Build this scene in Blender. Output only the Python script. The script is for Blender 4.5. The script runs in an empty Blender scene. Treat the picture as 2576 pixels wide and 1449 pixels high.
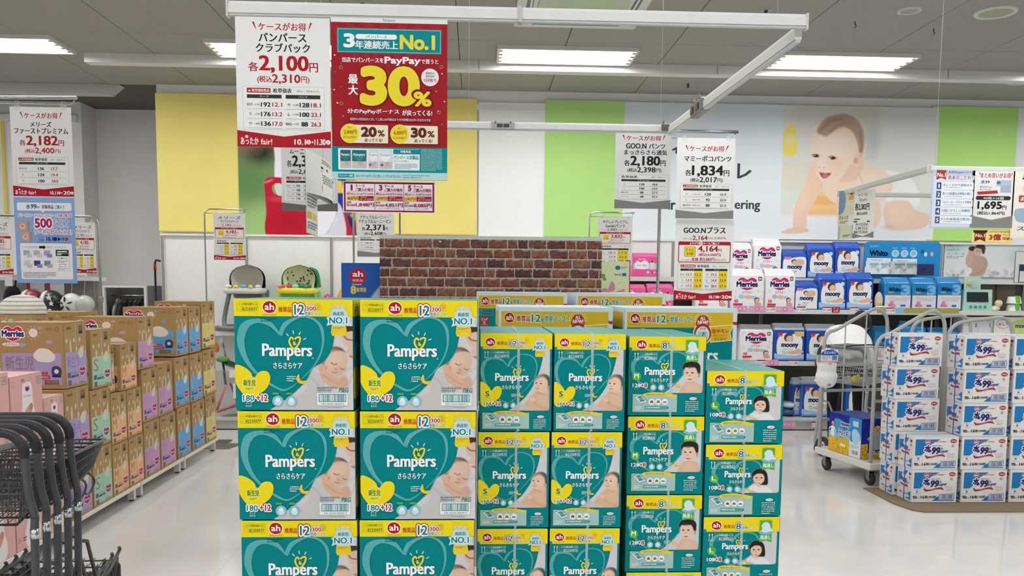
import bpy, math, random
import numpy as np
from mathutils import Vector, Matrix
from mathutils.geometry import tessellate_polygon
random.seed(7)
SC = bpy.context.scene
COL = SC.collection
PI = math.pi

# ------------------------------------------------------------------ camera
FPX, PX, PY = 2085.0, 1288.0, 918.0        # focal length and lens axis in pixels of the 2576x1449 frame
TH, PS, RO, EYE = math.atan(.093), math.atan(.0444), .0087, 1.5
_s, _c = math.sin, math.cos
_ru = Vector((_c(PS), -_s(PS), 0))
_fw = Vector((_s(PS)*_c(TH), _c(PS)*_c(TH), -_s(TH)))
_up = _ru.cross(_fw)
_RX = _ru*_c(RO) + _up*_s(RO)
_UP = _up*_c(RO) - _ru*_s(RO)
cam_d = bpy.data.cameras.new('camera')
cam = bpy.data.objects.new('camera', cam_d); COL.objects.link(cam)
cam_d.sensor_width = 36; cam_d.lens = 36*FPX/2576
cam_d.shift_x = 0.0; cam_d.shift_y = (PY-724.5)/2576
cam_d.clip_start = .02; cam_d.clip_end = 100
m3 = Matrix((_RX, _UP, -_fw)).transposed()
cam.matrix_world = Matrix.Translation((0, 0, EYE)) @ m3.to_4x4()
SC.camera = cam

def _ray(x, y): return _fw + _RX*((x-PX)/FPX) - _UP*((y-PY)/FPX)
def P(x, y, Y):                      # photograph pixel -> point on the vertical plane Y
    d = _ray(x, y); t = Y/d.y; return Vector((d.x*t, Y, EYE+d.z*t))
def Zp(x, y, z):                     # -> point on the level plane z
    d = _ray(x, y); t = (z-EYE)/d.z; return Vector((d.x*t, d.y*t, z))
def Xp(x, y, X):                     # -> point on the plane X
    d = _ray(x, y); t = X/d.x; return Vector((X, d.y*t, EYE+d.z*t))

# ------------------------------------------------------------------ world, exposure
wd = bpy.data.worlds.new('world'); SC.world = wd; wd.use_nodes = True
wb = wd.node_tree.nodes['Background']
wb.inputs[0].default_value = (.93, .96, 1, 1); wb.inputs[1].default_value = .33
SC.view_settings.view_transform = 'Standard'; SC.view_settings.look = 'None'
SC.view_settings.exposure = 0.08; SC.view_settings.gamma = 1; SC.view_settings.use_curve_mapping = False
LIGHT_STRENGTH = 17.0
CEIL = 3.65

# ------------------------------------------------------------------ colours and materials
def lin(c):
    return c/12.92 if c <= .04045 else ((c+.055)/1.055)**2.4
def hx(s):
    if not isinstance(s, str): return tuple(s)
    s = s.lstrip('#')
    return tuple(lin(int(s[i:i+2], 16)/255) for i in (0, 2, 4))

def mat(name, rough=.5, metal=0, spec=.5, noise=.04, nscale=30, bump=0, bscale=200, coat=0, alpha=1, sheen=0, emit=0, trans=0):
    m = bpy.data.materials.new(name); m.use_nodes = True
    nt = m.node_tree; N = nt.nodes; L = nt.links
    b = N['Principled BSDF']
    a = N.new('ShaderNodeAttribute'); a.attribute_name = 'Col'
    b.inputs['Roughness'].default_value = rough; b.inputs['Metallic'].default_value = metal
    b.inputs['Specular IOR Level'].default_value = spec
    b.inputs['Coat Weight'].default_value = coat
    b.inputs['Alpha'].default_value = alpha
    b.inputs['Sheen Weight'].default_value = sheen
    b.inputs['Transmission Weight'].default_value = trans
    if noise:
        tc = N.new('ShaderNodeTexCoord'); no = N.new('ShaderNodeTexNoise'); no.inputs['Scale'].default_value = nscale
        no.inputs['Detail'].default_value = 3
        mr = N.new('ShaderNodeMapRange'); mr.inputs[1].default_value = .3; mr.inputs[2].default_value = .7
        mr.inputs[3].default_value = 1-noise; mr.inputs[4].default_value = 1+noise*.4
        mx = N.new('ShaderNodeVectorMath'); mx.operation = 'SCALE'
        L.new(tc.outputs['Object'], no.inputs['Vector']); L.new(no.outputs['Fac'], mr.inputs[0])
        L.new(a.outputs['Color'], mx.inputs[0]); L.new(mr.outputs[0], mx.inputs['Scale'])
        L.new(mx.outputs[0], b.inputs['Base Color'])
    else:
        L.new(a.outputs['Color'], b.inputs['Base Color'])
    if bump:
        tc2 = N.new('ShaderNodeTexCoord'); n2 = N.new('ShaderNodeTexNoise'); n2.inputs['Scale'].default_value = bscale
        bp = N.new('ShaderNodeBump'); bp.inputs['Strength'].default_value = bump; bp.inputs['Distance'].default_value = .004
        L.new(tc2.outputs['Object'], n2.inputs['Vector']); L.new(n2.outputs['Fac'], bp.inputs['Height']); L.new(bp.outputs[0], b.inputs['Normal'])
    if emit:
        L.new(a.outputs['Color'], b.inputs['Emission Color']); b.inputs['Emission Strength'].default_value = emit
    return m
M = dict(
    print=mat('printed_ink', .5, spec=.1, noise=0),
    paper=mat('paper_sheet', .55, spec=.3, noise=.02),
    card=mat('cardboard', .7, spec=.2, noise=.06, nscale=14, bump=.12, bscale=60),
    gloss=mat('glossy_carton', .35, spec=.3, noise=.03, bump=.08, bscale=25),
    paint=mat('painted_metal', .4, noise=.03),
    wall=mat('matte_paint', .85, spec=.2, noise=.03, nscale=2.5, bump=.03, bscale=300),
    ceil=mat('ceiling_board', .9, spec=.15, noise=.05, nscale=25, bump=.15, bscale=120),
    cloth=mat('woven_cloth', .9, spec=.1, noise=.08, nscale=60, bump=.25, bscale=220, sheen=.2),
    banner=mat('banner_cloth', .85, spec=.1, noise=.03, nscale=3, bump=.06, bscale=400),
    plastic=mat('moulded_plastic', .35, noise=.03),
    rubber=mat('rubber', .45, noise=.08),
    chrome=mat('bright_metal', .22, metal=1, noise=.03),
    steel=mat('brushed_metal', .38, metal=1, noise=.06, nscale=80),
    film=mat('wrapped_film', .3, noise=.05, nscale=12, bump=.45, bscale=24, coat=.3),
    skin=mat('skin', .6, noise=.04), hair=mat('hair', .6, noise=.15, nscale=90),
    clear=mat('clear_band', .25, alpha=.3, noise=0), haze=mat('clear_plastic', .12, alpha=.25, noise=0),
    light=mat('lamp_diffuser', .5, emit=LIGHT_STRENGTH, noise=0),
    mirror=mat('mirror_glass', .02, metal=1, noise=0),
)
# floor: waxed vinyl tile
def floor_mat():
    m = mat('waxed_floor_tile', .13, spec=.55, noise=.05, nscale=3.0, bump=.02, bscale=8)
    nt = m.node_tree; b = nt.nodes['Principled BSDF']
    no = nt.nodes.new('ShaderNodeTexNoise'); no.inputs['Scale'].default_value = 5
    tc = nt.nodes.new('ShaderNodeTexCoord'); mr = nt.nodes.new('ShaderNodeMapRange')
    mr.inputs[3].default_value = .05; mr.inputs[4].default_value = .13
    nt.links.new(tc.outputs['Object'], no.inputs['Vector']); nt.links.new(no.outputs['Fac'], mr.inputs[0]); nt.links.new(mr.outputs[0], b.inputs['Roughness'])
    return m
M['floor'] = floor_mat()

# ------------------------------------------------------------------ mesh building
class MB:
    """collects coloured geometry and links it as ONE mesh object"""
    def __init__(s, col='#cccccc'): s.v = []; s.f = []; s.c = []; s.sm = []; s.col = hx(col)
    def add(s, vs, fs, col=None, smooth=False):
        o = len(s.v); c = hx(col) if col is not None else s.col
        s.v += [tuple(p) for p in vs]; s.c += [c]*len(vs)
        s.f += [tuple(i+o for i in f) for f in fs]; s.sm += [smooth]*len(fs); return s
    def box(s, x0, x1, y0, y1, z0, z1, col=None, bev=0):
        if bev:
            b = min(bev, (x1-x0)*.49, (y1-y0)*.49, (z1-z0)*.49)
            vs = []; key = {}
            for ix in (0, 1):
                for iy in (0, 1):
                    for iz in (0, 1):
                        X, Y, Z = (x0, x1)[ix], (y0, y1)[iy], (z0, z1)[iz]
                        sx, sy, sz = 1-2*ix, 1-2*iy, 1-2*iz
                        for k, p in enumerate(((X, Y+sy*b, Z+sz*b), (X+sx*b, Y, Z+sz*b), (X+sx*b, Y+sy*b, Z))):
                            key[(ix, iy, iz, k)] = len(vs); vs.append(p)
            fs = []
            def q(l): fs.append(tuple(key[i] for i in l))
            q([(0,0,0,0),(0,0,1,0),(0,1,1,0),(0,1,0,0)]); q([(1,0,0,0),(1,1,0,0),(1,1,1,0),(1,0,1,0)])
            q([(0,0,0,1),(1,0,0,1),(1,0,1,1),(0,0,1,1)]); q([(0,1,0,1),(0,1,1,1),(1,1,1,1),(1,1,0,1)])
            q([(0,0,0,2),(0,1,0,2),(1,1,0,2),(1,0,0,2)]); q([(0,0,1,2),(1,0,1,2),(1,1,1,2),(0,1,1,2)])
            for iz in (0, 1):
                for ix in (0, 1): q([(ix,0,iz,0),(ix,0,iz,2),(ix,1,iz,2),(ix,1,iz,0)])
                for iy in (0, 1): q([(0,iy,iz,1),(0,iy,iz,2),(1,iy,iz,2),(1,iy,iz,1)])
            for ix in (0, 1):
                for iy in (0, 1): q([(ix,iy,0,0),(ix,iy,0,1),(ix,iy,1,1),(ix,iy,1,0)])
            for ix in (0, 1):
                for iy in (0, 1):
                    for iz in (0, 1): q([(ix,iy,iz,0),(ix,iy,iz,1),(ix,iy,iz,2)])
            return s.add(vs, fs, col)
        vs = [(x, y, z) for x in (x0, x1) for y in (y0, y1) for z in (z0, z1)]
        return s.add(vs, [(0,1,3,2),(4,6,7,5),(0,4,5,1),(2,3,7,6),(0,2,6,4),(1,5,7,3)], col)
    def tube(s, pts, r, n=8, col=None, closed=False, caps=True):
        pts = [Vector(p) for p in pts]; rs = r if isinstance(r, (list, tuple)) else [r]*len(pts)
        vs = []; fs = []; prev = None; K = len(pts)
        for i, p in enumerate(pts):
            if closed: t = (pts[(i+1) % K]-pts[i-1])
            else: t = (pts[min(i+1, K-1)]-pts[max(i-1, 0)])
            t = t.normalized() if t.length else Vector((0, 0, 1))
            if prev is None:
                a = Vector((0, 0, 1)) if abs(t.z) < .9 else Vector((1, 0, 0)); u = t.cross(a).normalized()
            else:
                u = (prev-t*prev.dot(t)); u = u.normalized() if u.length > 1e-6 else t.orthogonal().normalized()
            prev = u; w = t.cross(u)
            for k in range(n):
                a = 2*PI*k/n; vs.append(p+(u*_c(a)+w*_s(a))*rs[i])
        R = K if closed else K-1
        for i in range(R):
            for k in range(n):
                j = (i+1) % K
                fs.append((i*n+k, i*n+(k+1) % n, j*n+(k+1) % n, j*n+k))
        s.add(vs, fs, col, True)
        if caps and not closed:
            o = len(s.v)-len(vs)
            s.f.append(tuple(o+k for k in range(n))[::-1]); s.f.append(tuple(o+(K-1)*n+k for k in range(n))); s.sm += [False, False]
        return s
    def bar(s, a, b, wx, wz, col=None):          # flat bar a->b, width wx (level), height wz
        a, b = Vector(a), Vector(b); t = (b-a).normalized()
        up = Vector((0, 0, 1)) if abs(t.z) < .95 else Vector((0, 1, 0))
        u = t.cross(up).normalized()*wx/2; w = u.cross(t).normalized()*wz/2
        vs = [p+su*u+sw*w for p in (a, b) for su, sw in ((-1,-1),(1,-1),(1,1),(-1,1))]
        return s.add(vs, [(0,1,2,3),(7,6,5,4),(0,4,5,1),(1,5,6,2),(2,6,7,3),(3,7,4,0)], col)
    def lathe(s, prof, c=(0, 0, 0), n=24, col=None, sy=1, cols=None):
        vs = []; fs = []
        for r, z in prof:
            for k in range(n):
                a = 2*PI*k/n; vs.append((c[0]+r*_c(a), c[1]+r*_s(a)*sy, c[2]+z))
        for i in range(len(prof)-1):
            for k in range(n): fs.append((i*n+k, i*n+(k+1) % n, (i+1)*n+(k+1) % n, (i+1)*n+k))
        return s.add(vs, fs, col, True)
    def ball(s, c, r, n=16, m=10, col=None, rot=None):
        r = r if isinstance(r, (tuple, list)) else (r, r, r); vs = []; fs = []
        for i in range(m+1):
            a = PI*i/m
            for k in range(n):
                b = 2*PI*k/n; p = Vector((r[0]*_s(a)*_c(b), r[1]*_s(a)*_s(b), r[2]*_c(a)))
                if rot: p = rot @ p
                vs.append(p+Vector(c))
        for i in range(m):
            for k in range(n): fs.append((i*n+k, (i+1)*n+k, (i+1)*n+(k+1) % n, i*n+(k+1) % n))
        return s.add(vs, fs, col, True)
    def prism(s, pts, z0, z1, col=None, axis='z'):
        n = len(pts)
        def m(p, z): return {'z': (p[0], p[1], z), 'y': (p[0], z, p[1]), 'x': (z, p[0], p[1])}[axis]
        vs = [m(p, z0) for p in pts]+[m(p, z1) for p in pts]
        fs = [tuple(range(n))[::-1], tuple(range(n, 2*n))]+[(i, (i+1) % n, n+(i+1) % n, n+i) for i in range(n)]
        return s.add(vs, fs, col)
    def grid(s, nx, ny, fn, col=None, smooth=True):
        vs = [fn(i/nx, j/ny) for j in range(ny+1) for i in range(nx+1)]
        fs = [(j*(nx+1)+i, j*(nx+1)+i+1, (j+1)*(nx+1)+i+1, (j+1)*(nx+1)+i) for j in range(ny) for i in range(nx)]
        return s.add(vs, fs, col, smooth)
    def mesh(s, name, material):
        me = bpy.data.meshes.new(name); me.from_pydata(s.v, [], s.f)
        ca = me.color_attributes.new('Col', 'FLOAT_COLOR', 'POINT')
        arr = np.ones((len(s.v), 4), np.float32); arr[:, :3] = np.array(s.c, np.float32).reshape(-1, 3); ca.data.foreach_set('color', arr.ravel())
        me.polygons.foreach_set('use_smooth', s.sm); me.materials.append(M[material] if isinstance(material, str) else material)
        me.update(); return me
    def obj(s, name, material, parent=None, loc=None, rot=None):
        return put(name, s.mesh(name, material), parent, loc, rot)
def put(name, me, parent=None, loc=None, rot=None, scale=None):
    o = bpy.data.objects.new(name, me); COL.objects.link(o)
    if parent is not None: o.parent = parent
    if loc is not None: o.location = loc
    if rot is not None: o.rotation_euler = rot
    if scale is not None: o.scale = scale
    return o
def tag(o, label=None, cat=None, group=None, kind=None):
    if label: o['label'] = label
    if cat: o['category'] = cat
    if group: o['group'] = group
    if kind: o['kind'] = kind
    return o
def thing(name, label, cat, loc=(0, 0, 0), rz=0, group=None):
    return tag(put(name, None, None, loc, (0, 0, rz)), label, cat, group)
KIDS = {}
def kids(r):
    return list(r.children)
def dup(root, loc, label, rz=None, group=None):
    def cp(o, par):
        c = o.copy(); COL.objects.link(c)
        if par is not None: c.parent = par
        for k in kids(o): cp(k, c)
        return c
    r = cp(root, None); r.location = loc
    if rz is not None: r.rotation_euler = (0, 0, rz)
    r['label'] = label
    if group: r['group'] = group
    return r
FRONT = (PI/2, 0, 0); SIDE = (PI/2, 0, PI/2); LSIDE = (PI/2, 0, -PI/2)

# ------------------------------------------------------------------ flat print: vector art as coloured polygons
EPS = 2.4e-5
_GL = {}
def glyphs(txt, res=2):
    if (txt, res) not in _GL:
        c = bpy.data.curves.new('t', 'FONT'); c.body = txt; c.size = 1; c.resolution_u = res
        o = bpy.data.objects.new('t', c); COL.objects.link(o)
        dg = bpy.context.evaluated_depsgraph_get(); me = bpy.data.meshes.new_from_object(o.evaluated_get(dg))
        v = np.empty(len(me.vertices)*3, np.float32); me.vertices.foreach_get('co', v); v = v.reshape(-1, 3)[:, :2].copy()
        f = [tuple(p.vertices) for p in me.polygons]
        bpy.data.objects.remove(o); bpy.data.curves.remove(c); bpy.data.meshes.remove(me)
        _GL[txt, res] = (v, f)
    return _GL[txt, res]
def cat(pts, n=6, closed=True):           # smooth curve through points
    p = [np.array(q, float) for q in pts]; K = len(p); out = []
    R = range(K) if closed else range(K-1)
    for i in R:
        if closed: a, b, c, d = p[i-1], p[i], p[(i+1) % K], p[(i+2) % K]
        else: a, b, c, d = p[max(i-1, 0)], p[i], p[i+1], p[min(i+2, K-1)]
        for k in range(n):
            t = k/n; out.append(tuple(.5*((2*b)+(-a+c)*t+(2*a-5*b+4*c-d)*t*t+(-a+3*b-3*c+d)*t**3)))
    if not closed: out.append(tuple(p[-1]))
    return out
def _clip(pts, W, H):
    for ax, lim, sg in ((0, 0, 1), (0, W, -1), (1, 0, 1), (1, H, -1)):
        out = []; n = len(pts)
        for i in range(n):
            a, b = pts[i-1], pts[i]; ia = (a[ax]-lim)*sg >= 0; ib = (b[ax]-lim)*sg >= 0
            if ia != ib:
                t = (lim-a[ax])/(b[ax]-a[ax]); q = [a[0]+(b[0]-a[0])*t, a[1]+(b[1]-a[1])*t]; q[ax] = lim; out.append(tuple(q))
            if ib: out.append(b)
        pts = out
        if len(pts) < 3: return []
    return pts
class Art:
    """flat artwork in its own pixel units, y down"""
    def __init__(s, W, H, bg=None):
        s.W, s.H = W, H; s.v = []; s.c = []; s.f = []; s.n = 0; s.L = 0
        if bg: s.rect(0, 0, W, H, bg)
    def _add(s, v, f, c, step=1.0):
        v = np.asarray(v, float); k = len(v); z = np.full((k, 1), s.L*EPS); s.L += step
        s.v.append(np.hstack([v, z])); c = np.asarray(c, float)
        s.c.append(np.tile(c, (k, 1)) if c.ndim == 1 else c)
        s.f += [tuple(i+s.n for i in q) for q in f]; s.n += k
    def rect(s, x0, y0, x1, y1, c): s._add([(x0, y0), (x1, y0), (x1, y1), (x0, y1)], [(0, 3, 2, 1)], hx(c))
    def poly(s, pts, c, clip=True):
        if clip: pts = _clip([tuple(p) for p in pts], s.W, s.H)
        if len(pts) < 3: return
        tr = tessellate_polygon([[Vector((p[0], p[1], 0)) for p in pts]])
        s._add(pts, [tuple(t) for t in tr], hx(c))
    def sm(s, pts, c, n=6): s.poly(cat(pts, n), c)
    def ell(s, cx, cy, rx, ry=None, c='#ffffff', n=28, rot=0):
        ry = ry or rx; a = [2*PI*k/n for k in range(n)]
        s.poly([(cx+rx*_c(t)*_c(rot)-ry*_s(t)*_s(rot), cy+rx*_c(t)*_s(rot)+ry*_s(t)*_c(rot)) for t in a], c)
    def ring(s, cx, cy, r, w, c): s.stroke([(cx+r*_c(2*PI*k/28), cy+r*_s(2*PI*k/28)) for k in range(29)], w, c)
    def rr(s, x0, y0, x1, y1, r, c):
        p = []
        for cx, cy, a0 in ((x1-r, y0+r, -90), (x1-r, y1-r, 0), (x0+r, y1-r, 90), (x0+r, y0+r, 180)):
            for k in range(5): a = math.radians(a0+k*22.5); p.append((cx+r*_c(a), cy+r*_s(a)))
        s.poly(p, c)
    def frame(s, x0, y0, x1, y1, w, c):
        for q in ((x0, y0, x1, y0+w), (x0, y1-w, x1, y1), (x0, y0, x0+w, y1), (x1-w, y0, x1, y1)): s.rect(*q, c)
    def stroke(s, pts, w, c):
        pts = [Vector(p[:2]) for p in pts]; ws = w if isinstance(w, (list, tuple)) else [w]*len(pts); v = []
        for i, p in enumerate(pts):
            t = (pts[min(i+1, len(pts)-1)]-pts[max(i-1, 0)]).normalized(); nrm = Vector((-t.y, t.x))*ws[i]/2
            v += [tuple(p+nrm), tuple(p-nrm)]
        v = [(min(max(a, 0), s.W), min(max(b, 0), s.H)) for a, b in v]
        s._add(v, [(2*i, 2*i+1, 2*i+3, 2*i+2) for i in range(len(pts)-1)], hx(c))
    def t(s, txt, x0, y0, x1, y1, c='#222222', b=.0, o=None, ow=.06, rot=0, sk=0):
        """text filling the box; b = boldness in em, o = outline colour of width ow em"""
        v, f = glyphs(txt, 6 if b > .085 else 3 if b > .055 else 2)
        if not len(v): return
        mn, mx = v.min(0), v.max(0); k = (y1-y0)/max(mx[1]-mn[1], 1e-3); em = min(k, (x1-x0)/max(mx[0]-mn[0], 1e-3)*1.2)
        q = (v-mn)/(mx-mn+1e-9)
        pts = np.stack([x0+q[:, 0]*(x1-x0), y1-q[:, 1]*(y1-y0)], 1)
        if sk: pts[:, 0] += (y1-pts[:, 1])*sk
        if rot:
            cx, cy = (x0+x1)/2, (y0+y1)/2; d = pts-[cx, cy]
            pts = np.stack([cx+d[:, 0]*_c(rot)-d[:, 1]*_s(rot), cy+d[:, 0]*_s(rot)+d[:, 1]*_c(rot)], 1)
        fr = [tuple(reversed(t)) for t in f]
        if o:
            r = (ow+b)*em
            K = 24 if ow > .1 else 12
            for k in range(K):
                a = k*2*PI/K; s._add(pts+[r*_c(a), r*_s(a)], fr, hx(o), .25)
            s.L += .75
        if b:
            r = b*em*.5
            if b > .075:
                ds = [(0, 0)]+[(q*_c(k*PI/8), q*_s(k*PI/8)) for q in ((.5, 1.0) if b < .1 else (.35, .7, 1.0)) for k in range(16)]
            else: ds = ((-1, .3), (1, .3), (-1, -.5), (1, -.5))
            for d in ds: s._add(pts+[d[0]*r, d[1]*r], fr, hx(c), .25)
            s.L += .75
        else: s._add(pts, fr, hx(c))
    def tc(s, txt, cx, cy, h, c='#222222', b=0, w=None, al='c', **k):
        """text of cap height h centred on cx, natural width unless w"""
        v, f = glyphs(txt)
        if not len(v): return
        mn, mx = v.min(0), v.max(0); w = w or (mx[0]-mn[0])/max(mx[1]-mn[1], .3)*h
        x0 = {'c': cx-w/2, 'l': cx, 'r': cx-w}[al]; s.t(txt, x0, cy-h/2, x0+w, cy+h/2, c, b, **k)
    def micro(s, x0, y0, x1, y1, n, c, seed=0):       # lines of print too small to read
        R = random.Random(seed+int(x0*7+y0*3)); h = (y1-y0)/n
        for i in range(n):
            x = x0; v = []; f = []
            lim = x1 if i < n-1 else x0+(x1-x0)*.7
            while x < lim:
                w = h*R.uniform(.3, .75); y = y0+i*h+h*R.uniform(.1, .25); yy = y0+(i+1)*h-h*R.uniform(.25, .4); k = len(v); w = min(w, lim-x)
                v += [(x, y), (x+w, y), (x+w, yy), (x, yy)]; f.append((k, k+3, k+2, k+1)); x += w+h*R.uniform(.15, .35)
            if v: s._add(v, f, hx(c)); s.L -= 1
        s.L += 1
    def bars(s, x0, y0, x1, y1, c, seed=1):
        R = random.Random(seed); x = x0; v = []; f = []
        while x < x1:
            w = (x1-x0)*R.choice((.012, .02, .03)); k = len(v); v += [(x, y0), (min(x+w, x1), y0), (min(x+w, x1), y1), (x, y1)]; f.append((k, k+3, k+2, k+1)); x += w+(x1-x0)*R.choice((.012, .02, .028))
        s._add(v, f, hx(c))
    def heart(s, cx, cy, w, h, c, rot=0, n=40):
        p = []
        for k in range(n):
            a = 2*PI*k/n; x = 16*_s(a)**3/32*w; y = -(13*_c(a)-5*_c(2*a)-2*_c(3*a)-_c(4*a))/29*h
            p.append((cx+x*_c(rot)-y*_s(rot), cy+x*_s(rot)+y*_c(rot)))
        s.poly(p, c)
    def rheart(s, cx, cy, w, h, c): s.poly(cat([(cx+x*w, cy+y*h) for x, y in ((0, -.34), (.22, -.5), (.44, -.36), (.5, 0), (.34, .32), (0, .5), (-.34, .32), (-.5, 0), (-.44, -.36), (-.22, -.5))], 5), c)
    def pic(s, x0, y0, x1, y1, A, keep=None):         # a printed photograph: grid of colours
        ny, nx = A.shape[:2]; xs = np.linspace(x0, x1, nx); ys = np.linspace(y0, y1, ny); X, Y = np.meshgrid(xs, ys)
        f = [(j*nx+i, (j+1)*nx+i, (j+1)*nx+i+1, j*nx+i+1) for j in range(ny-1) for i in range(nx-1) if keep is None or keep[j:j+2, i:i+2].max() > .02]
        s._add(np.stack([X.ravel(), Y.ravel()], 1), f, A.reshape(-1, 3))
    def mesh(s, name, w, h, material='print'):
        v = np.vstack(s.v); v[:, 0] *= w/s.W; v[:, 1] = (s.H-v[:, 1])*h/s.H
        me = bpy.data.meshes.new(name); me.from_pydata(v.tolist(), [], s.f)
        ca = me.color_attributes.new('Col', 'FLOAT_COLOR', 'POINT')
        arr = np.ones((len(v), 4), np.float32); arr[:, :3] = np.vstack(s.c); ca.data.foreach_set('color', arr.ravel())
        me.materials.append(M[material]); me.update(); return me

class Pic:
    """soft painter for printed photographs"""
    def __init__(s, x0, y0, x1, y1, nx, ny, bg):
        s.b = (x0, y0, x1, y1); s.X, s.Y = np.meshgrid(np.linspace(x0, x1, nx), np.linspace(y0, y1, ny))
        s.A = np.ones((ny, nx, 3))*np.array(hx(bg))
    cov = None
    def _mix(s, m, c):
        if s.cov is not None: s.cov = np.maximum(s.cov, m)
        s.A = s.A*(1-m[..., None])+np.array(hx(c))*m[..., None]; return s
    def ell(s, cx, cy, rx, ry, c, rot=0, soft=.08, a=1):
        dx, dy = s.X-cx, s.Y-cy; u = (dx*_c(rot)+dy*_s(rot))/rx; v = (-dx*_s(rot)+dy*_c(rot))/ry
        d = np.sqrt(u*u+v*v); return s._mix(np.clip((1-d)/soft+.5, 0, 1)*a, c)
    def grad(s, c0, c1, ax=1):
        t = (s.Y-s.b[1])/(s.b[3]-s.b[1]) if ax else (s.X-s.b[0])/(s.b[2]-s.b[0]); return s._mix(np.ones_like(t), c0)._mix(t, c1)
    def poly(s, pts, c, soft=2, a=1, curve=True):
        p = np.array(cat(pts, 5) if curve else pts, float); ins = np.zeros_like(s.X, bool); dm = np.full_like(s.X, 1e9)
        for i in range(len(p)):
            (ax, ay), (bx, by) = p[i-1], p[i]
            cnd = ((ay > s.Y) != (by > s.Y)); den = (by-ay) if by != ay else 1e-9
            ins ^= cnd & (s.X < (bx-ax)*(s.Y-ay)/den+ax)
            dx, dy = bx-ax, by-ay; L = dx*dx+dy*dy+1e-9; t = np.clip(((s.X-ax)*dx+(s.Y-ay)*dy)/L, 0, 1)
            dm = np.minimum(dm, (s.X-ax-t*dx)**2+(s.Y-ay-t*dy)**2)
        d = np.sqrt(dm)*np.where(ins, 1, -1); return s._mix(np.clip(d/soft+.5, 0, 1)*a, c)
    def line(s, pts, w, c, soft=1, a=1):
        p = np.array(cat(pts, 5, False)); dm = np.full_like(s.X, 1e9)
        for i in range(1, len(p)):
            (ax, ay), (bx, by) = p[i-1], p[i]; dx, dy = bx-ax, by-ay; L = dx*dx+dy*dy+1e-9; t = np.clip(((s.X-ax)*dx+(s.Y-ay)*dy)/L, 0, 1)
            dm = np.minimum(dm, (s.X-ax-t*dx)**2+(s.Y-ay-t*dy)**2)
        return s._mix(np.clip((w/2-np.sqrt(dm))/soft+.5, 0, 1)*a, c)
    def to(s, art, keep=None): art.pic(*s.b, s.A, keep)
# ================================================================== THE SETTING
def struct(o): o['kind'] = 'structure'; return o
WY = 9.33                                                  # back wall
fl = struct(MB('#cfccc7').box(-7.2, 7.6, -5.5, 11.2, -.08, -.004).obj('floor', 'floor'))
tm = MB('#e2e0dc').box(0, .4494, 0, .4494, -.004, 0).mesh('tile', 'floor')
X0t = -1.795-.45*9
for i in range(24):
    for j in range(12):
        x = X0t+.45*i; y = 3.35+.45*j
        if 2.1 < x and y > 9.0: continue
        put('tile', tm, fl, (x, y, 0))
fl2 = MB('#e2e0dc')
fl2.box(X0t-1.2, X0t-.0015, -5.4, 11, -.004, 0).box(X0t, X0t+10.8, -5.4, 3.3494, -.004, 0).box(X0t+10.8, 7.5, -5.4, 11, -.004, 0).box(X0t, X0t+10.8, 8.75, 11, -.0045, -.0005)
tag(fl2.obj('tile_field', 'floor', fl), kind='stuff')

ce = struct(MB('#6a6861').box(-7.2, 7.6, -5.5, 11.2, CEIL+.012, CEIL+.1).obj('ceiling', 'ceil'))
pm = MB('#a3a199').box(.002, .946, .002, 1.886, 0, .012, bev=.003).mesh('ceiling_panel', 'ceil')
for i in range(15):
    for j in range(-2, 3):
        put('ceiling_panel', pm, ce, (-7.75+.95*i-.01, 3.7+1.89*j, CEIL))
# walls
w = MB('#f0efed'); w.box(-3.45, 7.6, WY, WY+.15, 0, CEIL+.012); struct(w.obj('wall_back', 'wall'))
w = MB('#ebe9e5'); w.box(-4.72, -3.3, 10.74, 10.9, 0, CEIL+.012); struct(w.obj('wall_recess', 'wall'))
w = MB('#eae8e4'); w.box(-7.2, -4.72, 10.35, 10.9, 0, CEIL+.012); struct(w.obj('wall_left', 'wall'))
struct(MB('#efefee').box(-3.45, 7.6, WY-.025, WY, 3.44, 3.50).obj('trim_1', 'paint'))
struct(MB('#dededd').box(-7.2, -4.76, 10.31, 10.35, 3.42, 3.50).obj('trim_2', 'paint'))
w = MB('#dcdad4'); w.box(-3.66, 7.6, 8.13, 8.25, CEIL-.085, CEIL); struct(w.obj('trim_3', 'wall'))
for X in (-2.28, .02, 2.32, 4.6): struct(MB('#8a8882').box(X-.003, X+.003, 8.127, 8.13, CEIL-.085, CEIL).obj('trim_%d' % (5+int(X+3)), 'wall'))
w = MB('#c4c2bb'); w.prism([(-7.2, CEIL), (-3.98, CEIL), (-3.86, CEIL-.0), (-3.98, CEIL-.1), (-7.2, CEIL-.1)], 9.37, 9.52, axis='y'); struct(w.obj('trim_4', 'wall'))

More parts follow.
